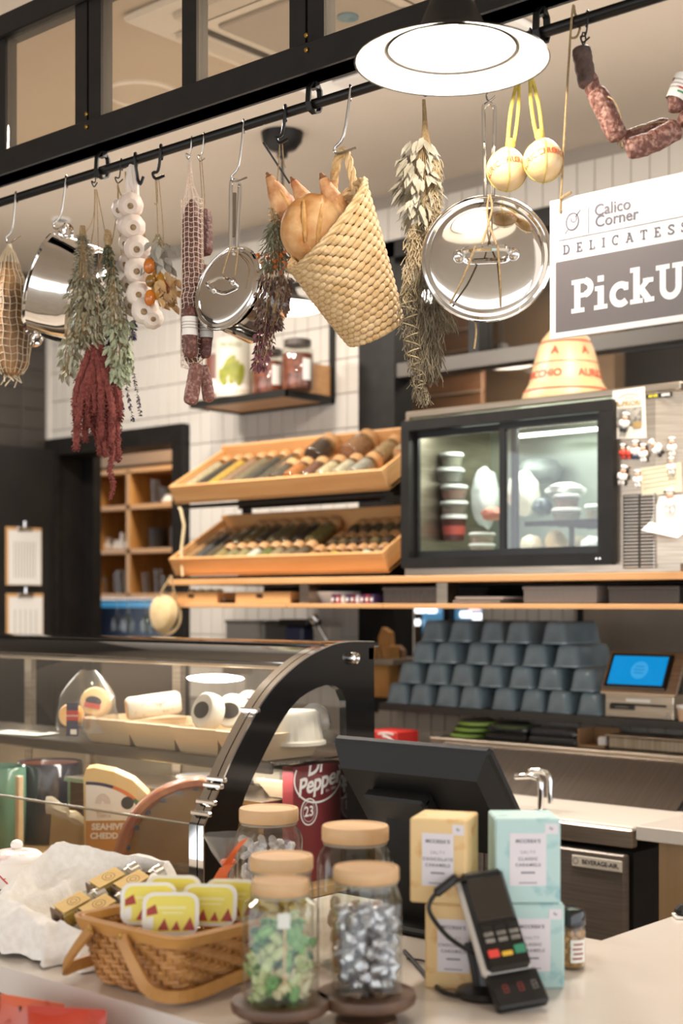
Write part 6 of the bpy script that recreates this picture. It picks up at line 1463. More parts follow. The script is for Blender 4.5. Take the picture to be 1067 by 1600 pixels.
# curved front glass, upper black band, top slab, light housing
gl = [p for p in outer_c if p[1] < cyz(467, 1036)[1]+.002]; up = [p for p in outer_c if p[1] >= cyz(470, 1033)[1]-.006]
def sheet_x(curve, x0_, x1_, off=0): 
    m_ = len(curve); return [cl(x0_, y, z-off) for y, z in curve]+[cl(x1_, y, z-off) for y, z in curve], [(k, m_+k, m_+k+1, k+1) for k in range(m_-1)]
M_cglass = thin_glass('case_glass', '#f4f1ea', 1.45, .02, haze=.03, hazecol='#d8d2c6')
mb = MB(); v_, f_ = sheet_x(gl, XC-.04, XL, .002); mb.add(v_, f_, None, True).done('front_glass', M_cglass, case)
mb = MB(); v_, f_ = sheet_x(up, XC-.03, XL); mb.add(v_, f_, None, True); v_, f_ = sheet_x(up, XC-.03, XL, .01); mb.add(v_, [g[::-1] for g in f_], None, True).done('top_band', M_blackgl, case)
MB().box(cl((XC+XL)/2, (up[-1][0]+outer_c[-10][0])/2, zT-.008), (XC-XL-.03, .22, .012), b=.003).done('top_slab', M_blackgl, case)
MB().tube([cl(XC-.04, up[0][0]+.02, up[0][1]-.004), cl(XL, up[0][0]+.02, up[0][1]-.004)], .008, 8).done('top_rail', M_chrome, case)
MB().box(cl((XC+XL)/2, up[0][0]+.06, up[0][1]-.012), (XC-XL-.06, .05, .018), b=.004).done('light_housing', M_steel, case)
la = area('case_light', (0, 0, 0), (2.0, .05), 5, (1, .95, .88), (0, 0, 0)); la.parent = case; la.location = cl(XC-1.05, up[0][0]+.06, up[0][1]-.024)
la = area('case_light_low', (0, 0, 0), (2.0, .05), 5, (1, .95, .88), (0, 0, 0)); la.parent = case; la.location = cl(XC-1.05, ysh_+.05, 1.075)
# lower glass ledge, deck, riser, back frame
MB().box(cl((XC+XL)/2, yFr+.006, zFb+.0), (XC-XL-.04, .006, .006), b=.002).done('glass_rail', mat('rail_clear', '#d9d2c6', .15, .6), case)
MB().box(cl((XC+XL)/2, yFr+.004, (zFb+ZDK)/2), (XC-XL-.04, .004, zFb-ZDK)).done('lower_glass', M_cglass, case)
MB().box(cl((XC+XL)/2, (yFr+yR)/2, ZDK-.012), (XC-XL, yR-yFr, .022)).done('deck', mat('deck_wood', '#bb9666', .5, col2='#a88457', scale=4, stretch=(.5, 8, 8)), case)
MB().box(cl((XC+XL)/2, (yFr+yR)/2, ZDK-.42), (XC-XL, yR-yFr, .78)).done('base_cabinet', M_black, case)
ysh = 2.50; zsh_ = 1.108
MB().box(cl((XC+XL)/2-.02, (ysh+yR-.03)/2, zsh_-.008), (XC-XL-.06, yR-.03-ysh, .005)).done('shelf_glass', mat('shelf_mesh_steel', '#a39c92', .35, .9, col2='#6b665e', scale=60, stretch=(1, 3, 1)), case)
MB().box(cl((XC+XL)/2-.02, ysh, zsh_-.016), (XC-XL-.06, .014, .030), b=.003).done('shelf_front_edge', mat('edge_steel', '#6f6961', .3, .9), case)
for q in (XC-.35, XC-1.1, XC-1.9): MB().box(cl(q, yR-.05, (zsh_+ZDK)/2), (.02, .02, zsh_-ZDK)).done('shelf_post', M_steel, case)
for k in range(4): MB().box(cl(XC-.02-.72*k-.0, yR-.01, (zT+ZDK)/2), (.035, .02, zT-ZDK-.02)).done('back_post', M_steel, case)
MB().box(cl((XC+XL)/2, yR-.01, zT-.03), (XC-XL, .02, .03)).done('back_rail', M_steel, case)
MB().box(cl((XC+XL)/2, yR-.012, (zsh_+ZDK)/2-.02), (XC-XL, .006, zsh_-ZDK-.05)).done('back_panel', mat('case_back', '#8a7c68', .35, .3, col2='#9c8d77', scale=3), case)
# ------------------------------------------------------------------ upper shelf: pine trays and cheeses
def ptray(p0, p1, label, y0=2.525, dpth=.23, h=.068, z=None, fl=.025, nm='pine_tray'):
    z = zsh_-.004 if z is None else z
    a, b = xat(p0, y0), xat(p1, y0); c = (a+b)/2; w_ = b-a; t = thing(nm, label, 'tray', (c, y0, z), group='pine trays in the display case')
    th = .007; wb = w_-2*fl
    def wall(p, q, m):  # sloping board between a bottom edge and a top edge
        (a0, a1), (b0, b1) = p, q; n = (V(a1)-V(a0)).cross(V(b0)-V(a0)).normalized()*th
        vs = [V(a0), V(a1), V(b1), V(b0)]; vs += [v-n for v in vs]
        MB().add(vs, [(0, 1, 2, 3), (7, 6, 5, 4), (0, 4, 5, 1), (1, 5, 6, 2), (2, 6, 7, 3), (3, 7, 4, 0)]).done('side_board', m, t)
    x0_, x1_ = wb/2, w_/2
    wall(((-x0_, fl, 0), (x0_, fl, 0)), ((-x1_, 0, h), (x1_, 0, h)), M_pine); wall(((x0_, dpth-fl, 0), (-x0_, dpth-fl, 0)), ((x1_, dpth, h), (-x1_, dpth, h)), M_pine)
    wall(((x0_, fl, 0), (x0_, dpth-fl, 0)), ((x1_, 0, h), (x1_, dpth, h)), M_pineY); wall(((-x0_, dpth-fl, 0), (-x0_, fl, 0)), ((-x1_, dpth, h), (-x1_, 0, h)), M_pineY)
    MB().box((0, dpth/2, .004), (wb, dpth-2*fl, .006)).done('bottom', M_pine, t)
    return t
ptray(122, 201, 'pale pine tray next to the bagged cheeses on the case shelf'); ptray(192, 272, 'pale pine tray with the paper-wrapped log on the case shelf', 2.515)
ptray(262, 340, 'pale pine tray with the first white wheel cheese on the case shelf', 2.50); ptray(333, 412, 'pale pine tray at the end panel holding the fluted dish', 2.49)
M_crm = mat('cream_cheese_rind', '#e6cf9f', .5, col2='#d8bb84', scale=8, sub=.1); M_orn = mat('orange_rind', '#e0a052', .4, col2='#eec486', scale=9)
M_film = thin_glass('plastic_film', '#f6f4f0', 1.5, .12, haze=.07, hazecol='#ffffff'); M_bluel = mat('navy_label', '#3a3a55', .5); M_redl = mat('red_label2', '#c0413a', .5)
def disc_cheese(px, py, Y, r, th, nrm, label, m, name='wheel_cheese', lab=None):
    p = at(px, py, Y); s_ = dep(p)/F; r *= s_; th *= s_; t = thing(name, label, 'cheese', p); M = frame((0, 0, 0), nrm)
    MB().lathe([(0, -th/2), (r*.86, -th/2), (r*.97, -th*.36), (r, 0), (r*.97, th*.36), (r*.86, th/2), (0, th/2)], 32, M).done('rind', m, t)
    if lab: MB().lathe([(0, th/2+.001), (r*lab[0], th/2+.001)], 28, M @ T(0, 0, .0005) @ Mx.Diagonal((1, lab[2] if len(lab) > 2 else 1, 1, 1))).done('label_disc', lab[1], t)
    return t, M, r, th
nl = (-.35, -.9, .12)
t, M, r, th = disc_cheese(112, 1118, 2.50, 19, 22, (.55, -.8, .1), 'orange and cream cheese standing at the front of the plastic bag', M_orn)
t['label'] = 'small round cream cheese with red and navy band label beside the first pine tray'
t, M, r, th = disc_cheese(150, 1098, 2.60, 24, 24, (.5, -.8, .25), 'second round cream cheese with red label inside the plastic bag', M_crm, lab=(.55, M_bluel, .6))
mb = MB().box((0, -.3*r, th/2+.0018), (r*1.1, r*.3, .001), M).done('label_band', M_redl, t)
p = at(112, 1118, 2.48); s_ = dep(p)/F; t = thing('cheese_label_card', 'long red and navy label strip hanging down over the front cheese', 'label', at(114, 1122, 2.455)); Mq = RZ(R(28))
for z0, z1, m_ in ((-28, -4, M_bluel), (-4, 12, M_redl), (12, 24, M_bluel)): MB().box((0, -.004, (z0+z1)/2*s_), (20*s_, .002, (z1-z0)*s_), Mq, b=.001).done('label_patch', m_, t)
letter(MB(), 'LauraChenel', .0068, Mq @ T(0, -.0056, 4*s_) @ RX(PI/2), bold=.0002).done('lettering', M_paper, t); MB().box((.004, -.0055, -21*s_), (10*s_, .001, 8*s_), Mq).done('barcode_patch', M_paper, t)
p = at(135, 1112, 2.56); s_ = dep(p)/F; t = thing('plastic_bag', 'clear crinkled plastic bag around the two round cheeses', 'bag', p)
def bagfn(u, v): a = 2*PI*u; z = (-30+95*v)*s_; q = (62-.0*v)*s_*(1-.75*v**3)*(1+.12*noise.noise(V((2*math.cos(a), 2*math.sin(a), v*4)))); return V((q*math.cos(a)+.01*v, q*.55*math.sin(a), z))
MB().grid(bagfn, 26, 10, True).done('film', M_film, t)
p = at(240, 1102, 2.62); s_ = dep(p)/F; t = thing('cheese_log', 'paper-wrapped cheese log with pale orange end in its pine tray', 'cheese', p); M = frame((0, 0, 0), (.55, .78, .12))
MB().lathe([(0, -.075), (.016, -.077), (.026, -.075), (.032, -.066), (.032, .066), (.026, .075), (0, .077)], 26, M, fn=lambda a, z: 1+.03*math.sin(9*a+80*z)).done('paper_wrap', mat('spotted_paper', '#dcd6c8', .6, col2='#8f897c', scale=46, contrast=(.55, .75)), t); MB().lathe([(0, -.0785), (.024, -.0775), (.0275, -.074)], 26, M, cap=False).done('cheese_end', mat('orange_end', '#e2b284', .5), t)
M_wpap = mat('white_wrap', '#e6e2d8', .45, col2='#d2cdc1', scale=16, bump=.6, bscale=24); M_dlab = mat('dark_oval', '#4c4643', .4)
for i, (px, py, Y, r_, lb) in enumerate(((325, 1112, 2.56, 30, 'white wrapped wheel with dark oval label, first in the row on the case shelf'), (365, 1112, 2.62, 28, 'white wrapped wheel with dark label, second in the row on the case shelf'), (392, 1104, 2.70, 26, 'white wrapped wheel with dark label, last in the row by the end panel'))):
    disc_cheese(px, py, Y, r_, 26, (-.10, -.94, .25) if i == 0 else (.25, -.93, .2), lb, M_wpap, lab=(.62, M_dlab, .72))
p = at(484, 1108, 2.66); s_ = dep(p)/F; t = thing('fluted_dish', 'white fluted dish upside down in the last pine tray', 'dish', (p.x-.04, 2.64, zsh_+.03))
MB().lathe([(.085, 0), (.085, .008), (.076, .012), (.066, .075), (.058, .085), (0, .088)], 48, fn=lambda a, z: 1+(.03*math.cos(20*a) if .01 < z < .08 else 0)).done('dish_wall', mat('fluted_cream', '#ded5c2', .4), t)
p = at(525, 1112, 2.74); t = thing('wrapped_wedge', 'film-wrapped grey cheese wedge behind the fluted dish', 'cheese', (XC-.11, 2.72, zsh_+.03)); MB().prism([(-.05, 0), (.05, 0), (.05, .02), (-.05, .06)], .04, Mx(((.5, 0, .86, 0), (.86, 0, -.5, 0), (0, 1, 0, 0), (0, 0, 0, 1)))).done('wedge', mat('grey_cheese', '#8f8673', .5), t); MB().ball((0, 0, .05), (.05, .03, .05), 12, 8).done('film', M_film, t)
t = thing('price_card', 'white card lying on the steel shelf beside the bagged cheeses', 'card', at(35, 1123, 2.56)+V((0, 0, 0))); t.location.z = zsh_-.003; MB().box((0, 0, .002), (.20, .1, .002), RZ(R(12))).done('card', M_paper, t); MB().box((.03, .01, .004), (.09, .004, .003), RZ(R(30))).done('pencil', M_blackpl, t)
# ------------------------------------------------------------------ deck of the case
def zdk(px, Y): return ZDK
def pot(px, Y, r, h, m, label, inner=None, name='glazed_pot'):
    X = xat(px, Y); t = thing(name, label, 'pot', (X, Y, ZDK)); MB().lathe([(0, 0), (r*.92, 0), (r*.95, .01), (r, h*.5), (r, h*.97), (r*.97, h), (r*.92, h*.98)], 36, cap=False).done('pot_wall', m, t)
    MB().lathe([(r*.93, h*.985), (r*.9, h*.9), (r*.88, .02), (0, .015)], 36, cap=False).done('inner_glaze', inner or m, t)
    return t
pot(-6, 2.42, .085, .235, mat('green_glaze', '#4f7a66', .2, col2='#6a927c', scale=6, coat=.5), 'green glazed pot at the edge of the case deck')
pot(78, 2.60, .098, .235, mat('navy_glaze', '#23252f', .12, col2='#2d2a2e', scale=5, coat=.6), 'large navy blue glazed pot on the case deck', mat('brown_glaze', '#5b3322', .2, coat=.4))
t = thing('wood_strut', 'narrow light wooden strip between the green and the navy pot', 'strip', (xat(30, 2.40), 2.40, ZDK)); MB().box((0, 0, .11), (.018, .018, .22), b=.002).done('strip_body', M_pine, t)
p = at(105, 1285, 2.36); s_ = dep(p)/F; zb = (ZDK+.001-p.z)/s_; t = thing('parchment_cheese', 'cut cheese half wrapped in white parchment in front of the navy pot', 'cheese', p, rz=HEAD)
MB().prism([(-28*s_, zb*s_), (44*s_, zb*s_), (40*s_, -8*s_), (10*s_, 16*s_), (-22*s_, 18*s_)], .05, Mx(((1, 0, 0, 0), (0, 0, 1, -.02), (0, 1, 0, 0), (0, 0, 0, 1)))).done('cheese_block', mat('parchment_cheese', '#c9b184', .5, col2='#b89d6e', scale=9), t)
MB().grid(lambda u, v: V(((-30+75*u)*s_, -.024-.012*math.sin(PI*v)+.006*noise.noise(V((u*5, v*5, 1))), (16-24*u+(26*v if u < .5 else 14*v)+6*noise.noise(V((u*4, v*3, 5))))*s_)), 16, 6).done('parchment', mat('parchment', '#ded6c6', .5, bump=.5, bscale=40), t)
MB().box((38*s_, -.024, -20*s_), (14*s_, .002, 8*s_)).done('blue_sticker', mat('sticker_blue', '#3c4f8f', .5), t)
# cheddar wedge with printed label
p = at(178, 1262, 2.42); s_ = dep(p)/F; zb = (ZDK+.001-p.z)/s_; t = thing('cheddar_wedge', 'big pale cheddar wedge with white and ochre label in the display case', 'cheese', p, rz=HEAD+R(4))
oc_ = [(-44, zb), (64, zb), (64, -20), (52, 22), (30, 44), (0, 58), (-30, 64), (-42, 62), (-46, 50)]
M_ched = mat('cheddar', '#e8cd94', .45, col2='#e0c084', scale=6, sub=.1)
MB().prism([(a*s_, b*s_) for a, b in oc_], .09, Mx(((1, 0, 0, 0), (0, 0, 1, -.02), (0, 1, 0, 0), (0, 0, 0, 1)))).done('wedge', M_ched, t)
Ml = Mx(((1, 0, 0, 0), (0, 0, -1, -.0212), (0, 1, 0, 0), (0, 0, 0, 1)))
arc_c = (-42*s_, -18*s_)
def lab_arc(r0_, r1_, a0, a1, nm, m_, zz=.0003, n=14):
    P = [(arc_c[0]+r1_*s_*math.cos(R(a0+(a1-a0)*k/n)), arc_c[1]+r1_*s_*math.sin(R(a0+(a1-a0)*k/n))) for k in range(n+1)]
    if r0_: P += [(arc_c[0]+r0_*s_*math.cos(R(a1+(a0-a1)*k/n)), arc_c[1]+r0_*s_*math.sin(R(a1+(a0-a1)*k/n))) for k in range(n+1)]
    else: P.append(arc_c)
    MB().prism(P, .0004, Ml @ T(0, 0, zz)).done(nm, m_, t)
def ell(r_, a): return (arc_c[0]+r_*1.25*s_*math.cos(R(a)), arc_c[1]+r_*.82*s_*math.sin(R(a)))
def lab_ell(r0_, r1_, a0, a1, nm, m_, zz, n=12):
    P = [ell(r1_, a0+(a1-a0)*k/n) for k in range(n+1)]+([ell(r0_, a1+(a0-a1)*k/n) for k in range(n+1)] if r0_ else [arc_c]); MB().prism(P, .0004, Ml @ T(0, 0, zz)).done(nm, m_, t)
lab_ell(0, 68, 0, 90, 'label_white', M_paper, .0002)
lab_ell(68, 74, 62, 90, 'label_band', mat('navy_band', '#3b3350', .5), .0002); lab_ell(68, 74, 34, 62, 'label_band', mat('orange_band', '#dc7a3c', .5), .0002); lab_ell(68, 74, 8, 34, 'label_band', mat('green_band', '#4d6844', .5), .0002)
MB().box(((-42+60)/2*s_-.0, -.0214, -47*s_), (102*s_, .0004, 58*s_)).done('label_ochre', mat('label_ochre', '#c08a42', .5), t)
mb = MB(); letter(mb, 'SEAHIVE', 13.5*s_, Ml @ T(-8*s_, -28*s_, .001), bold=.6*s_); mb.done('lettering', M_paper, t)
mb = MB(); letter(mb, 'CHEDDAR', 12.5*s_, Ml @ T(-6*s_, -42*s_, .001), bold=.6*s_); mb.done('lettering', M_paper, t)
mb = MB(); letter(mb, 'BEEHIVE\nCHEESE', 6.5*s_, Ml @ T(-14*s_, -8*s_, .001)); 
for k in range(4): stroke(mb, [(a*s_-16*s_, b*s_+6*s_) for a, b in arc(0, 2, 11-2.4*k, 15-3*k, 0, 180, 10)], .8*s_, Ml @ T(0, 0, .001))
mb.done('hive_emblem', mat('label_pink', '#c49a90', .6), t, kind='stuff')
MB().prism([(22*s_+10*s_*math.cos(2*PI*k/20), 9*s_+10*s_*math.sin(2*PI*k/20)) for k in range(20)], .0003, Ml @ T(0, 0, .0008)).done('award_dot', mat('award_dark', '#3c3a36', .5), t)
# big film-wrapped wheel segment with red printed rind, leaning
p = at(268, 1285, 2.39); s_ = dep(p)/F; zb = (ZDK+.001-p.z)/s_; t = thing('wrapped_cheese', 'film-wrapped cheese segment with red and blue printed rind leaning beside the cheddar', 'cheese', p, rz=HEAD)
rim = [(-78, -48), (-66, -10), (-46, 22), (-18, 46), (14, 60), (44, 66), (60, 62)]
Pm = Mx(((1, 0, 0, 0), (0, 0, 1, -.03), (0, 1, 0, 0), (0, 0, 0, 1)))
MB().prism([(a*s_, b*s_) for a, b in [(-78, zb)]+rim+[(58, 20), (40, zb)]], .06, Pm).done('cheese_body', mat('ochre_cheese', '#c79a55', .4, col2='#b5863f', scale=12), t)
rc = catmull([V((a*s_, -.034, b*s_)) for a, b in rim], 5)
MB().tube(rc, .017, 8, flat=1.5).done('rind_band', mat('red_rind', '#b8604a', .3, col2='#cf8a5c', scale=25, bump=.6, bscale=50, coat=.4), t)
mb = MB()
for k in range(3, len(rc)-3, 4): mb.box(rc[k]+V((.012, -.012, -.012)), (.016, .004, .011), b=.002)
mb.done('blue_print', mat('slate_print', '#5b6478', .4), t, kind='stuff')
mb = MB()
for k in range(2, len(rc)-1): mb.box(rc[k]+V((.004*math.sin(k*3), -.015, .002*math.cos(k*5))), (.007, .003, .004), RY(0), b=.001)
mb.done('foil_glint', M_steelp, t, kind='stuff')
MB().grid(lambda u, v: V(((-50+130*u)*s_, -.040-.012*math.sin(PI*u)*v+.008*noise.noise(V((u*6, v*6, 2))), (-60+125*v+10*noise.noise(V((u*3, v*3, 7))))*s_)), 16, 10).done('film', M_film, t)
p = at(320, 1203, 2.62); t = thing('white_platter', 'thin white oval platter under the case shelf near the end panel', 'platter', (p.x, 2.66, 1.005)); MB().lathe([(0, 0), (.06, 0), (.115, .012), (.12, .020), (.06, .008), (0, .008)], 32, Mx.Diagonal((1.1, .7, 1, 1))).done('platter_dish', M_white, t)
t2 = thing('case_riser', 'low steel riser at the back of the case deck', 'riser', (XC-.53, 2.655, ZDK)); MB().box((0, 0, .200), (.80, .22, .012)).done('riser_top', M_steel, t2)
for q in (-.39, .39): MB().box((q, 0, .097), (.012, .2, .194)).done('riser_leg', M_steel, t2)
ptray(400, 462, 'small pine tray on the riser seen through the end glass', 2.60, .15, .045, ZDK+.208)
t = thing('film_pack', 'pale film-wrapped block in the small pine tray', 'cheese', (xat(431, 2.66), 2.675, ZDK+.235)); MB().box((0, 0, .02), (.11, .1, .05), b=.008).done('block', mat('grey_cheese', '#8f8673'), t)
lo_ = thing('clear_tray_stack', 'clear plastic deli box at the bottom corner of the case', 'box', (xat(300, 2.30), 2.33, ZDK)); MB().box((0, 0, .04), (.14, .1, .08), b=.01).done('clear_box', thin_glass('box_clear', '#d8d4cc', 1.45, .1, haze=.2, hazecol='#a89c8c'), lo_)
# red soda carton standing inside behind the end glass
y0_, y1_ = atx(463, 1240, XC-.05).y, atx(541, 1240, XC-.05).y; ztop = atx(463, 1199, XC-.05).z
t = thing('soda_box', 'dark red soft-drink carton behind the end glass of the display case', 'carton', (XC-.08, (y0_+y1_)/2, ZDK)); hh = ztop-ZDK
MB().box((0, 0, hh/2), (.04, y1_-y0_, hh), b=.002).done('card_box', mat('maroon_card', '#74262a', .4), t)
Mf = Mx(((0, 0, 1, .0206), (1, 0, 0, 0), (0, 1, 0, 0), (0, 0, 0, 1)))
mb = MB(); wd = y1_-y0_
vs, fs = text_mesh('Pepper', .062, 'CENTER', .0016, .92); mb.add([(a+.12*b+.006, b+.16*a+hh-.045, 0) for a, b, c in vs], fs, Mf)
vs, fs = text_mesh('Dr', .062, 'CENTER', .0016, .92); vs = [(a+.12*b-.008, b+.16*a+hh-.004, 0) for a, b, c in vs]
mb.add([(a, min(b, hh-.001), c) for a, b, c in vs], fs, Mf)
mb.done('lettering', M_paper, t, kind='stuff')
mb = MB(); stroke(mb, [(a, b) for a, b in arc(-.004, hh-.035, .088, .062, -205, 25, 30)], .005, Mf @ T(0, 0, .0003)); stroke(mb, arc(-.038, hh-.118, .030, .033, 0, 360, 28), .0035, Mf @ T(0, 0, .0002), closed=False); stroke(mb, arc(-.038, hh-.118, .022, .025, 0, 360, 28), .0012, Mf @ T(0, 0, .0002)); mb.done('ring_print', M_paper, t, kind='stuff')
letter(MB(), '23', .036, Mf @ T(-.038, hh-.118, .0004), bold=.0008).done('lettering', M_paper, t, kind='stuff')
letter(MB(), 'Est. 1885', .011, Mf @ T(.045, hh-.068, .0004) @ RZ(.16)).done('lettering', M_paper, t, kind='stuff')
# ================================================================== the front counter
ZC = .95
ct = thing('front_counter', 'white quartz counter top with dark base running along the front', 'counter', (-1.6, 1.65, 0))
MB().prism([(-3.4, -.38), (2.0, -.38), (2.0, 1.40), (.39, 1.40), (.39, .36), (-.18, .36), (-.18, .12), (-3.4, .12)], .04, T(0, 0, ZC-.04)).done('worktop', M_marble, ct)
MB().box((-.7, -.12, .455), (5.2, .44, .91)).done('base_panel', mat('counter_base', '#3a332d', .6), ct)
# ------------------------------------------------------------------ candy jars on turned stands
random.seed(21)
def stand(px, py, r, h, label):
    p = atz(px, py, ZC+h); t = thing('wooden_stand', label, 'stand', (p.x, p.y, ZC))
    MB().lathe([(0, 0), (r*.62, 0), (r*.6, .006), (r*.22, .011), (r*.2, h-.017), (r*.9, h-.016), (r*.98, h-.012), (r, h-.006), (r*.97, h), (0, h)], 40).done('turned_stand', M_walnut, t); return p
ST1 = stand(438, 1561, .064, .040, 'dark turned wooden stand under the jar of green sweets')
ST2 = stand(572, 1549, .066, .040, 'dark turned wooden stand under the square jar of silver sweets')
def glassjar(p, r, h, label, square=False, lidr=.045, lidc=M_beech):
    t = thing('candy_jar', label, 'jar', p); n = 40
    sq = (lambda a, z: 1/max(abs(math.cos(a)), abs(math.sin(a)))**.62 if .006 < z < h*.80 else 1) if square else None
    rr = r*(.90 if square else 1)
    MB().lathe([(0, .001), (rr*.9, .001), (rr, .007), (rr, h*.74), (rr*.93, h*.81), (lidr*.93, h*.86), (lidr*.93, h*.93)], n, RZ(HEAD+R(8)), cap=False, fn=sq).done('glass_body', M_glass, t)
    MB().tube([(lidr*.95*math.cos(2*PI*i/32), lidr*.95*math.sin(2*PI*i/32), h*.875) for i in range(32)], .0018, 6, closed=True).done('seal_ring', thin_glass('seal', '#ded8cc', 1.4, .1, haze=.4, hazecol='#d8cdb8'), t)
    MB().lathe([(lidr*.9, h*.885), (lidr*1.0, h*.89), (lidr*1.03, h*.90), (lidr*1.03, h*.985), (lidr*1.0, h), (lidr*.90, h), (lidr*.87, h-.0016), (0, h-.0016)], 40).done('lid', lidc, t)
    return t
J1, J2 = V((ST1.x, ST1.y, ZC+.0405)), V((ST2.x, ST2.y, ZC+.0405))
glassjar(J1, .0495, .153, 'glass jar of green wrapped sweets with wooden lid on the dark stand', lidr=.036)
glassjar(J2, .0500, .163, 'square glass jar of silver foil sweets with wooden lid on the dark stand', True, lidr=.042)
J3, J4, J5 = atz(440, 1535, ZC), atz(420, 1453, ZC), atz(555, 1508, ZC)
glassjar(J3, .046, .184, 'glass jar of yellow sweets just behind the green sweets', lidr=.0445)
glassjar(J4, .057, .205, 'rear glass jar of white wrapped sweets next to the display case end', lidr=.0485)
glassjar(J5, .058, .212, 'rear glass jar of pale sweets in front of the register', lidr=.0495)
def pack(c, r, z0, z1, n, sz, make, square=False):
    out = []; lay = sz*1.05
    tries = 0
    while len(out) < n and tries < 9000:
        tries += 1; f = len(out)/n; z = c.z+z0+(z1-z0)*min(1, f+random.uniform(-.04, .04)); a = random.uniform(0, 2*PI)
        q = (r-sz*.62)*(random.random()**.33)
        p = V((c.x+q*math.cos(a), c.y+q*math.sin(a), z))
        if all((p-o).length > sz*.92 for o in out): out.append(p)
    for p in out: make(p)
GRE = [mat('candy_green', '#5d9a4e', .35, col2='#86b56e', scale=90), mat('candy_pale', '#cfd3a2', .4, col2='#b5c285', scale=80), mat('candy_deep', '#3f7a45', .35), mat('candy_cream', '#ddd2ac', .45)]
cp = {}
def green(p):
    k = random.choice((0, 0, 1, 1, 2, 3))
    if k not in cp:
        mb = MB().tube([(-.0095, 0, 0), (-.006, 0, 0), (.006, 0, 0), (.0095, 0, 0)], [.006, .0072, .0072, .006], 10)
        for s2 in (-1, 1): mb.lathe([(.002, 0), (.0075, .007), (.006, .008)], 8, T(s2*.009, 0, 0) @ RY(s2*PI/2), cap=False)
        cp[k] = mb.done('wrapped_candy', GRE[k])
        o = cp[k]; o.location = p; o.rotation_euler = (random.uniform(0, 6), random.uniform(0, 6), random.uniform(0, 6))
    else: o = inst(cp[k], 'wrapped_candy', None, p, (random.uniform(0, 6), random.uniform(0, 6), random.uniform(0, 6)))
    tag(o, ['leaf-green', 'pale green', 'deep green', 'cream'][k]+' wrapped sweet in the front jar on the dark stand', 'candy', ['leaf-green', 'pale green', 'deep green', 'cream'][k]+' sweets in the front jar')
pack(J1, .041, .010, .092, 74, .0150, green)
M_foil = foil('silver_foil', '#d6d4d8', '#a9a7b0', .28, .85)
sp_ = []
def silver(p):
    if not sp_:
        sp_.append(MB().lathe([(0, -.007), (.006, -.0072), (.0095, -.004), (.0098, .001), (.007, .006), (.003, .010), (.0012, .014), (0, .015)], 14, fn=lambda a, z: 1+.06*math.sin(5*a+400*z)).done('foil_candy', M_foil)); o = sp_[0]; o.location = p
    else: o = inst(sp_[0], 'foil_candy', None, p)
    o.rotation_euler = (random.uniform(0, 6), random.uniform(0, 6), random.uniform(0, 6)); tag(o, 'silver foil sweet in the square jar', 'candy', 'silver sweets in the square jar')
pack(J2, .047, .012, .108, 84, .0172, silver)
M_yel = mat('candy_yellow', '#d8b04a', .35, col2='#e8cf86', scale=60); yp = []
def yellow(p):
    if not yp: yp.append(MB().ball((0, 0, 0), (.013, .0085, .0075), 10, 7).done('yellow_candy', M_yel)); o = yp[0]; o.location = p
    else: o = inst(yp[0], 'yellow_candy', None, p)
    o.rotation_euler = (random.uniform(0, 6), random.uniform(0, 6), random.uniform(0, 6)); tag(o, 'yellow sweet in the jar behind the green sweets', 'candy', 'yellow sweets in the jar behind')
pack(J3, .040, .012, .135, 64, .0165, yellow)
M_whc = mat('candy_white', '#e8e4e4', .3, col2='#cfc8d0', scale=60, bump=.5, bscale=120); wp_ = []
def white_(p):
    if not wp_: wp_.append(MB().box((0, 0, 0), (.026, .015, .011), b=.004).done('white_candy', M_whc)); o = wp_[0]; o.location = p
    else: o = inst(wp_[0], 'white_candy', None, p)
    o.rotation_euler = (random.uniform(0, 6), random.uniform(0, 6), random.uniform(0, 6)); tag(o, 'white wrapped sweet in the rear jar by the display case', 'candy', 'white sweets in the rear jar')
pack(J4, .053, .014, .150, 66, .020, white_)
M_mul = mat('candy_peach', '#d8a184', .35, col2='#c9c0b8', scale=50); mp_ = []
def mult(p):
    if not mp_: mp_.append(MB().tube([(-.011, 0, 0), (-.006, 0, 0), (.006, 0, 0), (.011, 0, 0)], [.004, .008, .008, .004], 9).done('peach_candy', M_mul)); o = mp_[0]; o.location = p
    else: o = inst(mp_[0], 'peach_candy', None, p)
    o.rotation_euler = (random.uniform(0, 6), random.uniform(0, 6), random.uniform(0, 6)); tag(o, 'peach and white sweet in the rear jar before the register', 'candy', 'peach sweets in the rear jar')
pack(J5, .054, .014, .09, 40, .019, mult)
# paper price flag inside the front jar
t = thing('price_flag', 'small white price flag on a wooden pick in the green sweets', 'price flag', (J1.x, J1.y, J1.z+.05), rz=HEAD); MB().box((.006, -.038, .058), (.016, .001, .019)).done('paper_flag', M_paper, t); MB().box((.007, -.037, .015), (.003, .002, .075)).done('pick', M_beech, t)

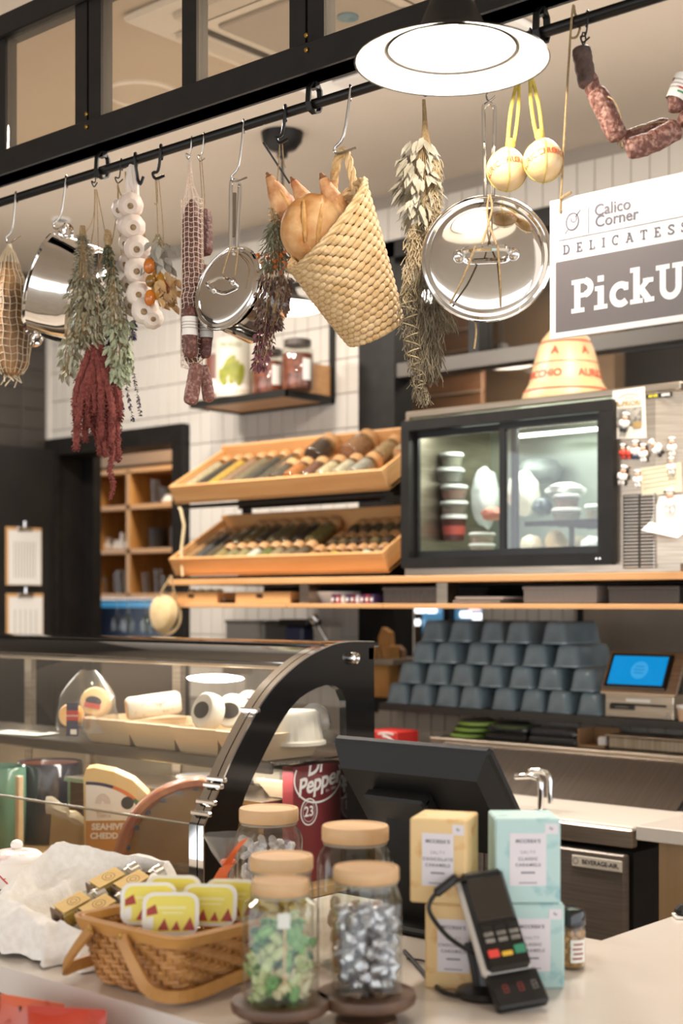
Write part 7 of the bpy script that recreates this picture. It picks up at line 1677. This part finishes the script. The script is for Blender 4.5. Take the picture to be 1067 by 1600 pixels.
# ------------------------------------------------------------------ woven basket with butter tubs
bk = thing('woven_basket', 'small honey-brown woven basket with wooden rim and handles holding yellow tubs', 'basket', (-1.537, 1.405, ZC))
bx, by, bX, bY, bh_ = .083, .102, .112, .120, .098
M_wick = mat('wicker_honey', '#c08a4c', .5, col2='#a06c34', scale=30); M_bent = wood('bentwood', '#c8924f', '#b07c3c')
def bpt(s, v):  # perimeter parameter (0..1), height v; rounded corners
    hx_, hy_ = bx+(bX-bx)*v, by+(bY-by)*v; rc_ = .022; L = [2*(hx_-rc_), PI/2*rc_, 2*(hy_-rc_), PI/2*rc_]*2; per = sum(L); d = (s % 1)*per; k = 0
    while d > L[k]: d -= L[k]; k += 1
    cs = [(-1, -1), (1, -1), (1, 1), (-1, 1)]
    side = k//2
    if k % 2 == 0:
        u = d-(hx_-rc_ if side % 2 == 0 else hy_-rc_); P, Nn = [((u, -hy_), (0, -1)), ((hx_, u), (1, 0)), ((-u, hy_), (0, 1)), ((-hx_, -u), (-1, 0))][side]
    else:
        a = R(-90+90*side)+d/rc_; cx_, cy_ = [(hx_-rc_, -hy_+rc_), (hx_-rc_, hy_-rc_), (-hx_+rc_, hy_-rc_), (-hx_+rc_, -hy_+rc_)][side]; P = (cx_+rc_*math.cos(a), cy_+rc_*math.sin(a)); Nn = (math.cos(a), math.sin(a))
    return V((P[0], P[1], .006+(bh_-.006)*v)), V((Nn[0], Nn[1], 0))
NS = 64
for i in range(NS):
    P = [];
    for k in range(9):
        p, n_ = bpt(i/NS, k/8*.88); P.append(p+n_*(.0012))
    MB().tube(P, .0034, 4, flat=.35, up=(bpt(i/NS+.01, .5)[0]-bpt(i/NS, .5)[0])).done('stake', M_wick, bk)
for j in range(15):
    P = []
    for i in range(NS*2):
        p, n_ = bpt(i/(NS*2), .03+.84*j/14); tw = ((i//2+j) % 4 < 2); P.append(p+n_*(.0042 if tw else -.0022))
    MB().tube(P, .0032, 5, closed=True, flat=.5, up=(0, 0, 1)).done('weaver', M_wick, bk)
def strip(v0, v1, off, th, m, nm):
    mb = MB(); n = 96; vs = []
    for i in range(n):
        p0, n0 = bpt(i/n, v0); p1, n1 = bpt(i/n, v1); vs += [p0+n0*off, p1+n1*off, p1+n1*(off+th), p0+n0*(off+th)]
    fs = []
    for i in range(n):
        j = (i+1) % n
        for k in range(4): fs.append((4*i+k, 4*j+k, 4*j+(k+1) % 4, 4*i+(k+1) % 4))
    mb.add(vs, fs, None, True).done(nm, m, bk)
strip(.83, 1.0, .003, .005, M_bent, 'rim_hoop'); strip(.88, 1.0, -.006, .005, M_bent, 'inner_hoop')
MB().box((0, 0, .006), (bx*2-.01, by*2-.01, .006), b=.002).done('base_board', M_bent, bk)
def bandtube(P, w_, th, nm, up): MB().tube(P, w_*.7, 4, flat=th/w_, up=up).done(nm, M_bent, bk)
def swing(pts, nm='handle'):
    P = catmull([V(p) for p in pts], 5); m = len(P); vs = []; wv = .0085; thv = .0028
    for i, p in enumerate(P):
        tg = (P[min(m-1, i+1)]-P[max(0, i-1)]).normalized(); n_ = V((p.x, p.y, 0)); n_ = (n_-tg*tg.dot(n_)).normalized(); sd = tg.cross(n_); vs += [p+sd*wv-n_*thv, p+sd*wv+n_*thv, p-sd*wv+n_*thv, p-sd*wv-n_*thv]
    fs = [(4*i+k, 4*i+4+k, 4*i+4+(k+1) % 4, 4*i+(k+1) % 4) for i in range(m-1) for k in range(4)]+[(3, 2, 1, 0), (4*m-4, 4*m-3, 4*m-2, 4*m-1)]
    MB().add(vs, fs).done(nm, M_bent, bk)
yf = -by-.024
swing([(.012, yf-.008, .088), (.040, yf-.010, .055), (.072, yf-.006, .022), (.100, -.096, .014), (.106, -.03, .020), (.106, .06, .032), (.105, .10, .05)])
swing([(-.055, yf-.008, .088), (-.085, yf-.012, .055), (-.115, yf-.008, .022), (-.132, -.098, .018), (-.130, -.02, .026), (-.120, .07, .05)])
for q in (.012, -.055): MB().lathe([(.004, 0), (.003, .003), (0, .003)], 10, T(q, yf-.010, .088) @ RX(PI/2)).done('rivet', M_brass, bk)
# butter tubs standing in the basket
M_tubY = mat('tub_yellow', '#eadb5c', .4); M_tubR = mat('tub_red', '#a83a2c', .5); M_tubW2 = mat('tub_plastic', '#e9e6df', .35)
tubs = [(267, 1428, .0, 0, 'yellow butter tub at the near corner of the woven basket'), (228, 1412, .035, 3, 'yellow butter tub with red triangles at the cloth side of the basket'), (262, 1400, .075, -3, 'yellow butter tub at the back of the basket, mostly hidden'), (322, 1414, .045, -5, 'yellow butter tub in the middle of the basket'), (352, 1406, .085, -6, 'yellow butter tub at the back beside the orange ribbon')]
hb = Hang(267, 1428, 1.35)
for px, py, d, a, lb in tubs:
    q = hb.q(px, py, 0); k = 1+d/dep(hb.c); p = hb.c+RZ(HEAD).to_3x3() @ V((q.x*k, d, 0)); z = 1.5+(HY-py)/F*(dep(hb.c)+d)
    p.z = z; t = thing('butter_tub', lb, 'tub', p, rot=(R(-14), 0, HEAD+R(a)), group='yellow butter tubs in the basket')
    w_, hh, dp = .080, .060, .030
    def rrect(w_, h_, r_, n=5): return [(cx_+r_*math.cos(R(a0+90*k/n)), cy_+r_*math.sin(R(a0+90*k/n))) for cx_, cy_, a0 in ((w_/2-r_, -h_/2+r_, -90), (w_/2-r_, h_/2-r_, 0), (-w_/2+r_, h_/2-r_, 90), (-w_/2+r_, -h_/2+r_, 180)) for k in range(n+1)]
    Mf_ = Mx(((1, 0, 0, 0), (0, 0, -1, 0), (0, 1, 0, 0), (0, 0, 0, 1)))
    MB().prism(rrect(w_*.9, hh*.88, .014), .026, Mf_ @ T(0, 0, -.026)).done('tub_body', M_tubY, t); MB().prism(rrect(w_, hh, .016), .005, Mf_).done('lid_rim', M_tubW2, t)
    MB().prism(rrect(w_*.86, hh*.83, .012), .001, Mf_ @ T(0, 0, .005)).done('lid_label', M_tubY, t)
    mb = MB(); zz = .0062
    mb.add([(-w_*.42, -hh*.05, zz), (-w_*.22, -hh*.0, zz), (-w_*.27, hh*.22, zz), (-w_*.42, hh*.1, zz)], [(0, 1, 2, 3)], Mf_)
    for x0_, sc in ((-.22, 1), (.02, .8), (.22, 1.1)): mb.add([(w_*x0_, -hh*.38, zz), (w_*(x0_+.2*sc), -hh*.38, zz), (w_*(x0_+.12*sc), -hh*(.38-.28*sc), zz)], [(0, 1, 2)], Mf_)
    mb.done('red_print', M_tubR, t, kind='stuff'); MB().add([(-w_*.42, -hh*.36, zz), (-w_*.3, -hh*.36, zz), (-w_*.3, -hh*.06, zz), (-w_*.42, -hh*.1, zz)], [(0, 1, 2, 3)], Mf_).done('white_print', M_tubW2, t)
    mb = MB(); stroke(mb, [(-.018, hh*.14), (.022, hh*.14)], .004, Mf_ @ T(0, 0, zz)); stroke(mb, [(-.012, hh*.02), (.018, hh*.02)], .0025, Mf_ @ T(0, 0, zz)); mb.done('pale_print', mat('pale_yellow', '#efe6a2', .5), t, kind='stuff')

# ------------------------------------------------------------------ cloth-lined tray with glass bottles
random.seed(5)
def pz3(px, py, z): r_ = ray(px, py); return EYE+r_*z
FLc, BLc, BRc, FRc = pz3(2, 1402, 2.26), pz3(76, 1316, 2.37), pz3(272, 1346, 2.32), pz3(132, 1462, 2.13)
rimq = [FLc, BLc, BRc, FRc]; cen = sum(rimq, V())/4
bn = (BRc-FLc).cross(BLc-FRc).normalized(); bn = bn if bn.z > 0 else -bn
def rimp(u):
    u = (u % 1)*4; k = int(u); f = u-k; a, b = rimq[k], rimq[(k+1) % 4]; p = a.lerp(b, f)
    return cen+(p-cen)*(1.0-.10*(abs(2*f-1)**3))
def clothfn(u, v):
    rp = rimp(u); o = rp-cen; n3 = noise.noise(V((math.cos(2*PI*u)*3.2, math.sin(2*PI*u)*3.2, v*3.5)))
    if v < .36: f = v/.36; p = cen+o*(.84*f)-bn*(.040-.006*f*f)+bn*(.006*n3*f)
    elif v < .6: f = (v-.36)/.24; e = f*f*(3-2*f); p = cen+o*(.84+.16*e)-bn*(.034*(1-e))+bn*(.006*n3)
    else:
        f = (v-.6)/.4; dn = V((o.x, o.y, 0)).normalized(); fold = .016*math.sin(2*PI*u*11+3*n3)*f+.010*n3; z = rp.z-(rp.z-ZC-.004)*min(1, f**1.25*1.06)
        p = V((rp.x, rp.y, 0))+dn*(.012*math.sin(PI*min(1, f*1.2))+.036*f+fold); p.z = max(ZC+.003+.004*abs(n3), z+.010*n3*(1-f))
    rg = 1-abs(noise.noise(V((p.x*9+2*p.z, p.y*9, p.z*9+4)))); rg2 = 1-abs(noise.noise(V((p.x*20, p.y*14+3*p.z, p.z*16))))
    p = p+bn*(.016*(rg**4-.4)+.006*(rg2**4-.4))*(1 if v < .9 else .3)
    if p.z < ZC+.003: p.z = ZC+.003
    return p+V((.004*noise.noise(V((p.x*22, p.y*22, 1))), 0, .0045*noise.noise(V((p.x*30, p.y*30, 9)))))
cl_ = MB().grid(clothfn, 120, 44, True).done('white_cloth', mat('white_linen', '#f4efe8', .85, col2='#ebe4da', scale=90, bump=.25, bscale=300, sheen=.2))
tag(cl_, 'white linen cloth draped through the tray of honey bottles', 'cloth')
tb = thing('cloth_tray', 'shallow wooden tray under the white linen cloth', 'tray', (cen.x, cen.y, ZC)); MB().prism([((p.x-cen.x)*.7, (p.y-cen.y)*.7) for p in rimq][::-1], .018, T(0, 0, .001)).done('tray_board', M_pine, tb)
M_honey = mat('honey', '#d8b35c', .15, col2='#c0953f', scale=10, coat=.3); M_gold = mat('gold_label', '#d9b566', .42, col2='#c9a04c', scale=30)
a0, a1 = pz3(84, 1436, 2.20), pz3(207, 1336, 2.28); dirb = (a1-a0); dirb = (dirb-bn*dirb.dot(bn)).normalized(); sideb = dirb.cross(bn).normalized(); nb = bn
def bottle(px, py, h_, label):
    p = pz3(px, py, h_); p = p-bn*((p-cen).dot(bn)+.012); t = thing('honey_bottle', label, 'bottle', p, group='honey bottles in the cloth tray'); M = frame((0, 0, 0), dirb, sideb)
    w_ = .034; L_ = .068
    MB().box((0, 0, L_/2), (w_, w_, L_), M, b=.006).done('glass_body', M_glass, t); MB().box((0, 0, L_*.44), (w_*.9, w_*.9, L_*.8), M, b=.005).done('honey_fill', M_honey, t)
    yf_ = M.to_3x3() @ V((0, 1, 0)); sg = 1 if yf_.dot(bn) > 0 else -1
    MB().box((0, sg*w_*.508, L_*.46), (w_*.88, .0012, L_*.74), M).done('gold_label', M_gold, t)
    mb = MB(); stroke(mb, arc(0, 0, .010, .010, 0, 360, 20), .0012, M @ T(0, sg*w_*.53, L_*.5) @ RX(-sg*PI/2)); stroke(mb, arc(0, 0, .005, .005, 0, 360, 14), .0012, M @ T(0, sg*w_*.53, L_*.5) @ RX(-sg*PI/2)); mb.done('label_emblem', mat('label_brown', '#7a5a24', .5), t, kind='stuff')
    MB().lathe([(.014, L_-.002), (.015, L_+.004), (.0165, L_+.005), (.0165, L_+.02), (.014, L_+.022), (0, L_+.022)], 22, M).done('cap', mat('silver_cap', '#cfc8bb', .25, .9), t)
    MB().box((0, 0, .0015), (w_*.98, w_*.98, .003), M, b=.001).done('base_wax', mat('wax_purple', '#6b5038', .5), t)
bottle(88, 1434, 2.2, 'square honey bottle at the lower outer place in the cloth'); bottle(128, 1440, 2.19, 'square honey bottle at the lower place beside the basket rim')
bottle(142, 1386, 2.25, 'square honey bottle at the upper place nearer the white pot'); bottle(181, 1392, 2.24, 'square honey bottle at the upper place nearer the case')

# ------------------------------------------------------------------ white pot, red jar with tag, bags below the counter
p = atz(26, 1392, ZC); t = thing('white_pot', 'small white lidded pot with red-flecked lid behind the cloth', 'pot', p)
MB().lathe([(0, 0), (.043, 0), (.047, .008), (.048, .03), (.047, .056), (.048, .058), (.046, .062)], 32, cap=False).done('pot_wall', M_white, t)
MB().lathe([(.050, .060), (.051, .064), (.050, .068), (.040, .076), (.012, .081), (0, .081)], 32).done('lid', mat('flecked_lid', '#f1ece6', .25, col2='#e39a90', scale=28, contrast=(.52, .66)), t); MB().ball((0, 0, .088), (.012, .012, .010), 16, 10).done('lid_knob', M_white, t)
mb = MB(); stroke(mb, [(.0, 0), (.004, .01), (.012, .012), (.012, .02), (.02, .022)], .0018, T(.012, -.0475, .012) @ RX(PI/2)); mb.done('painted_squiggle', mat('pot_red', '#b5544c', .4), t)
p = atz(4, 1432, ZC); t = thing('red_jar', 'small jar of red preserve with dark lid beside the cloth edge', 'jar', p); MB().lathe([(0, 0), (.024, 0), (.027, .006), (.027, .034), (.022, .042)], 24).done('glass_body', mat('red_preserve', '#c2402c', .1, col2='#8e2a1e', scale=25, coat=.6), t); MB().lathe([(.0235, .04), (.0235, .052), (0, .052)], 24).done('lid', M_blackpl, t)
MB().box((0, 0, 0), (.036, .0015, .036), T(.008, -.02, .058) @ RZ(HEAD) @ RY(R(45)), b=.0005).done('paper_tag', M_paper, t); mb = MB(); stroke(mb, [(-.018, -.018), (.018, -.018), (.018, .018), (-.018, .018)], .003, T(.008, -.0215, .058) @ RZ(HEAD) @ RY(R(45)) @ RX(PI/2) @ T(0, 0, .001), closed=True); mb.done('red_border', mat('tag_red', '#c2413a', .5), t)
mb = MB(); [stroke(mb, [(-.008, .006-.005*k), (.008, .006-.005*k)], .0014, T(.008, -.022, .058) @ RZ(HEAD) @ RX(PI/2) @ T(0, 0, .001)) for k in range(3)]; mb.done('tag_lines', mat('grey_ink', '#b5ac9e', .7), t, kind='stuff')
MB().tube([(.0, 0, .05), (.006, -.015, .075), (.008, -.02, .08)], .0009, 4).done('tag_string', M_redl, t)
bs = thing('bag_shelf', 'dark display shelf hung on the counter front below the cloth tray', 'shelf', (-1.75, 1.27, .72)); MB().box((0, -.09, .0), (1.0, .16, .015)).done('board', M_black, bs); MB().box((0, -.005, .06), (1.0, .012, .13)).done('back_plate', M_black, bs)
for i, (px, py, c, lb, tl) in enumerate(((8, 1568, '#c2502a', 'orange crisp bag with dark top under the counter edge', -12), (50, 1570, '#c8552f', 'orange-red crisp bag folded forward under the counter edge', 14), (104, 1584, '#c03f28', 'red crisp bag lying lowest under the counter edge', 30))):
    p = at(px, py, 1.185-.005*i); h_ = p.z-.728; w_ = .11
    def bagm(u, v, w_=w_, h_=h_, i=i): a = 2*PI*u; th_ = .026*math.sin(PI*min(1, max(0, v)))**.6+.002; n_ = noise.noise(V((math.cos(a)*2, math.sin(a)*2+i*3, v*4))); return V((w_/2*math.copysign(abs(math.cos(a))**.6, math.cos(a))*(1+.10*n_), th_*math.sin(a)*(1+.6*n_), h_*v+.016*n_*v))
    t = thing('crisp_bag', lb, 'bag', (p.x, p.y, .7285), rz=R(tl)); MB().grid(bagm, 30, 12, True).done('foil_bag', mat('crisp'+str(i), c, .28, col2='#a03a1c', scale=6, bump=.5, bscale=14), t)
    MB().box((0, 0, h_), (w_*1.0, .004, .016), b=.001).done('top_seal', mat('crisp_seal'+str(i), ('#3c2a20', '#d0603a', '#b53a26')[i], .35), t)
    if i < 2: MB().ball((.0, -.020, h_*.72), (.03, .010, .02), 12, 8).done('white_print', M_paper, t)

# ------------------------------------------------------------------ cellophane bag with orange ribbon
p = atz(357, 1466, ZC); t = thing('cellophane_bag', 'cellophane gift bag tied with orange ribbon between the basket and the jars', 'bag', p, rz=HEAD)
MB().grid(lambda u, v: (lambda a, r_: V((r_*math.cos(a), r_*math.sin(a)*.8, .17*v)))(2*PI*u, (.034*(1-.0*v) if v < .45 else .034-.027*math.sin(min(1, (v-.45)/.2)*PI/2)+(.035*max(0, v-.65)/.35))*(1+.18*noise.noise(V((3*math.cos(2*PI*u), 3*math.sin(2*PI*u), v*5))))), 30, 16, True).done('film', M_film, t)
M_orr = mat('orange_ribbon', '#e06a34', .5); q = .125
def ribbon(P, w_=.014):
    P = catmull([V(x) for x in P], 5); mb = MB(); vs = []
    for i, x in enumerate(P): vs += [x+V((w_*.5, 0, .003)), x-V((w_*.5, 0, .003))]
    mb.add(vs, [(2*i, 2*i+1, 2*i+3, 2*i+2) for i in range(len(P)-1)], None, True).done('ribbon', M_orr, t)
ribbon([(0, -.03, q-.035), (-.008, -.034, q-.012), (0, -.02, q), (.012, -.036, q+.022), (.028, -.034, q+.042)]); ribbon([(0, -.036, q), (-.012, -.040, q-.022), (-.018, -.036, q-.055)], .022); ribbon([(.02, -.036, q-.03), (.032, -.040, q-.05), (.03, -.036, q-.065)], .014)
MB().tube([(.010*math.cos(k), .009*math.sin(k), q) for k in [2*PI*i/14 for i in range(14)]], .004, 6, closed=True).done('ribbon_knot', M_orr, t)
mb = MB()
for k in range(5): mb.ball((.012*math.cos(k*1.3), .010*math.sin(k*1.3), .016+.018*(k//2)), (.013, .012, .009), 10, 7)
mb.done('biscuits', mat('biscuit', '#c79a62', .7), t, kind='stuff')

# ------------------------------------------------------------------ register screen seen from behind
ps = thing('register_screen', 'black register touch screen seen from behind on its stand', 'register', (-1.49, 1.86, ZC))
up = V((0, -.60, .80)).normalized(); nrm_ = V((0, -.80, -.60)).normalized()     # back of the screen faces the counter and down
C0 = V((0, .062, .2255))
Mm = Mx(((1, up.x, nrm_.x, C0.x), (0, up.y, nrm_.y, C0.y), (0, up.z, nrm_.z, C0.z), (0, 0, 0, 1)))
M_pos = mat('register_black', '#151413', .45, spec=.3, bump=.1, bscale=400)
MB().box((0, 0, -.004), (.334, .215, .020), Mm, b=.006).done('screen_bezel', M_pos, ps); MB().box((0, 0, -.0146), (.31, .19, .001), Mm).done('screen', M_blackgl, ps)
vs = []
for (w_, h0, h1, z_) in ((.325, -.104, .104, .005), (.29, -.098, .070, .034)): vs += [Mm @ V((-w_/2, h0, z_)), Mm @ V((w_/2, h0, z_)), Mm @ V((w_/2, h1, z_)), Mm @ V((-w_/2, h1, z_))]
MB().add(vs, [(4, 5, 6, 7), (0, 1, 5, 4), (1, 2, 6, 5), (2, 3, 7, 6), (3, 0, 4, 7)]).done('back_shell', M_pos, ps)
MB().box((-.03, -.01, .045), (.13, .085, .030), Mm, b=.006).done('back_hump', M_pos, ps); MB().box((-.03, .028, .052), (.13, .018, .022), Mm, b=.004).done('hump_ridge', M_pos, ps)
MB().prism([(-.06, 0), (.05, 0), (.05, .03), (.035, .19), (-.055, .19), (-.065, .03)], .035, Mx(((1, 0, 0, -.01), (0, 0, 1, .022), (0, 1, 0, .006), (0, 0, 0, 1)))).done('neck', M_pos, ps)
MB().box((0, .05, .007), (.22, .17, .014), b=.005).done('base_plate', M_pos, ps)

# ------------------------------------------------------------------ caramel boxes
M_boxY = mat('box_yellow', '#e0c08a', .55, col2='#cf9a58', scale=26, contrast=(.56, .68)); M_boxB = mat('box_blue', '#b3d0cd', .55, col2='#86b4ba', scale=26, contrast=(.56, .68)); M_lav = mat('label_lavender', '#dcd6da', .6); M_lin = mat('label_ink', '#77737c', .6)
def cbox(p, rz, m, flavour, label, w_=.093, h_=.1205, d_=.085):
    t = thing('caramel_box', label, 'box', p, rz); MB().box((0, 0, h_/2), (w_, d_, h_), b=.0025).done('card_box', m, t); f = -d_/2
    MB().box((0, f-.0003, h_*.52), (w_*.56, .0008, h_*.62)).done('label_panel', M_lav, t); MB().box((w_*.36, f-.0003, h_*.88), (w_*.2, .0008, h_*.12)).done('price_sticker', M_lav, t)
    Mf_ = Mx(((1, 0, 0, 0), (0, 0, -1, f-.001), (0, 1, 0, 0), (0, 0, 0, 1)))
    mb = MB(); letter(mb, 'MCCREA\u2019S', .0068, Mf_ @ T(0, h_*.735, 0), bold=.0003, space=1.15); letter(mb, 'SALTY', .0062, Mf_ @ T(0, h_*.605, 0), space=1.3); letter(mb, flavour, .0062, Mf_ @ T(0, h_*.525, 0), bold=.0002, space=1.25); letter(mb, 'CARAMELS', .0062, Mf_ @ T(0, h_*.455, 0), bold=.0002, space=1.25); stroke(mb, [(-.010, h_*.365), (.010, h_*.365)], .0024, Mf_); stroke(mb, [(-.013, h_*.245), (.013, h_*.245)], .0014, Mf_); mb.done('lettering', M_lin, t, kind='stuff')
    mb = MB(); stroke(mb, [(w_*.33, h_*.88), (w_*.345, h_*.9), (w_*.36, h_*.87), (w_*.39, h_*.89)], .0012, Mf_); mb.done('price_print', M_lin, t, kind='stuff')
pB = atz(824, 1533, ZC); pY = atz(716, 1535, ZC)
cbox(pY, HEAD-R(14), M_boxY, 'CHOCOLATE', 'lower yellow caramel box behind the card reader', .082); cbox(V((pY.x-.016, pY.y-.012, ZC+.1215)), HEAD-R(17), M_boxY, 'CHOCOLATE', 'upper yellow caramel box of the stack beside the register', .082)
cbox(pB, HEAD+R(1), M_boxB, 'CLASSIC', 'lower pale blue caramel box behind the card reader'); cbox(V((pB.x-.004, pB.y-.004, ZC+.1215)), HEAD+R(1), M_boxB, 'CLASSIC', 'upper pale blue caramel box, standing tallest by the prep fridge')

# ------------------------------------------------------------------ hazelnut jar
p = atz(893, 1512, ZC); t = thing('nut_jar', 'small jar of hazelnuts with black lid beside the blue boxes', 'jar', p); r_ = .0205
MB().lathe([(0, .001), (r_*.9, .001), (r_, .005), (r_, .058), (r_*.85, .066)], 28, cap=False).done('glass_body', M_glass, t); MB().lathe([(r_*.9, .064), (r_*1.03, .066), (r_*1.03, .084), (r_*.85, .090), (0, .091)], 28).done('lid', M_blackgl, t)
MB().lathe([(0, .003), (r_*.62, .003), (r_*.66, .05), (0, .052)], 14).done('oil', mat('nut_oil', '#b98d52', .2), t)
M_nut = mat('hazelnut', '#cf9f62', .4, col2='#b5834a', scale=60)
mb = MB(); random.seed(3)
for k in range(6):
    for i in range(8): a = 2*PI*i/8+.4*k; mb.ball((r_*.68*math.cos(a), r_*.68*math.sin(a), .010+.0088*k), .0058, 9, 6)
mb.done('hazelnuts', M_nut, t, kind='stuff')
MB().grid(lambda u, v: ((r_+.0008)*math.cos(R(-62+70*u)), (r_+.0008)*math.sin(R(-62+70*u)), .012+.034*v), 10, 1).done('paper_label', M_paper, t)
mb = MB()
for k in range(4): mb.grid(lambda u, v, k=k: ((r_+.0014)*math.cos(R(-50+42*u-4*(k % 2))), (r_+.0014)*math.sin(R(-50+42*u-4*(k % 2))), .038-.007*k+.003*v), 8, 1)
mb.done('label_print', mat('label_wine', '#a8706a', .6), t, kind='stuff')

# ------------------------------------------------------------------ card reader on its stand
pc_ = atz(760, 1556, ZC); t = thing('card_reader', 'black and white card payment terminal on a round stand with its screen tilted up', 'card reader', pc_, HEAD)
s_ = dep(pc_)/F
def rq(px, py, d=0): return V(((px-760)*s_, d, (1556-py)*s_))
MB().lathe([(0, 0), (.042, 0), (.044, .004), (.040, .010), (.018, .016), (0, .018)], 36).done('base', M_blackpl, t)
MB().tube(catmull([(0, .0, .012), (-.004, .004, .04), (-.012, .012, .075)], 5), [.019]*11, 12, flat=.7).done('neck', M_blackpl, t)
ux = V((.955, .26, .09)).normalized(); uu = V((-.33, .52, .79)); uu = (uu-ux*uu.dot(ux)).normalized(); un = ux.cross(uu)
Ctr = rq(771, 1436, -.012)
Mt_ = Mx(((ux.x, uu.x, un.x, Ctr.x), (ux.y, uu.y, un.y, Ctr.y), (ux.z, uu.z, un.z, Ctr.z), (0, 0, 0, 1)))
L_ = .150; w_ = .064
MB().box((0, 0, -.012), (w_+.006, L_, .022), Mt_, b=.007).done('white_shell', mat('reader_white', '#d9d2c8', .4), t)
MB().box((0, .001, .002), (w_, L_*.985, .014), Mt_, b=.006).done('top_case', M_blackpl, t)
MB().box((0, L_*.20, .0095), (w_*.84, L_*.42, .002), Mt_, b=.0008).done('screen', mat('reader_screen', '#2b2620', .06, coat=.6), t)
MB().box((0, -L_*.24, .0093), (w_*.92, L_*.44, .003), Mt_, b=.001).done('keypad', M_blackgl, t)
for rI in range(3):
    for c_ in range(3): MB().box((w_*.29*(c_-1), L_*(-.085-.062*rI), .0115), (w_*.22, L_*.042, .003), Mt_, b=.001).done('key', mat('reader_key', '#8b857c', .5, col2='#5b5650', scale=60) if rI else M_blackpl, t)
for c_, (cc, y_, hh) in enumerate((('#e0483c', -.335, .075), ('#e3b53a', -.35, .045), ('#3f8a6a', -.325, .085))): MB().box((w_*.30*(c_-1), L_*y_*1.03+.002, .0115), (w_*.25, L_*hh, .0035), Mt_, b=.0012).done('key', mat('key'+cc, cc, .4), t, label=['red cancel key', 'yellow clear key', 'green enter key'][c_])
mb = MB(); M3 = Mt_ @ T(.004, -L_*.66, -.006) @ RX(R(-12)); mb.box((0, 0, 0), (w_*1.15, .054, .016), M3, b=.003).done('tap_pad', M_blackpl, t)
for i, (xx, m_) in enumerate(((-.018, mat('icon_red', '#8a3a30', .5)), (.004, MATS['icon_red']), (.024, mat('icon_grey', '#7d7872', .5)))): 
    mb = MB(); stroke(mb, [(xx-.003, -.006), (xx+.003, -.006), (xx+.003, .006), (xx-.003, .006)], .0012, M3 @ T(0, 0, .0086), closed=True); stroke(mb, [(xx-.002, 0), (xx+.003, 0)], .0012, M3 @ T(0, 0, .0087)); mb.done('pad_icon', m_, t, kind='stuff')
MB().box((0, 0, 0), (.012, .014, .04), T(rq(698, 1386, .012)) @ RY(R(52)), b=.003).done('plug', M_blackpl, t)
M_cab = mat('cable_black', '#171615', .45)
MB().tube(catmull([rq(716, 1376, .005), rq(728, 1372, .0), rq(700, 1384, .012)], 5), .0028, 7).done('cable', M_cab, t)
MB().tube(catmull([rq(690, 1392, .012), rq(675, 1408, .012), rq(672, 1428, .01), rq(695, 1458, -.005), rq(725, 1478, -.015), rq(745, 1488, -.01)], 6), .0032, 8).done('cable', M_cab, t)
p = atz(650, 1530, ZC); t = thing('power_cable', 'black power cables snaking from the register to the card reader', 'cable', p, HEAD); s_ = dep(p)/F
def cq(px, py): q = atz(px, py, ZC+.0035); v = q-p; return RZ(-HEAD).to_3x3() @ v
MB().tube(catmull([cq(632, 1486), cq(650, 1506), cq(668, 1526), cq(690, 1548), cq(716, 1556)], 6), .0032, 8).done('cable', M_cab, t); MB().tube(catmull([cq(636, 1498), cq(664, 1502), cq(690, 1516), cq(722, 1526), cq(746, 1532)], 6), .0018, 7).done('thin_cable', M_cab, t)
p = atz(1064, 1434, ZC); t = thing('stapler', 'small black object at the far edge of the counter leg', 'stapler', p, HEAD); MB().box((.02, 0, .012), (.06, .03, .022), b=.008).done('body', M_blackpl, t); MB().box((.02, 0, .003), (.066, .034, .005), b=.001).done('base', M_paper, t)
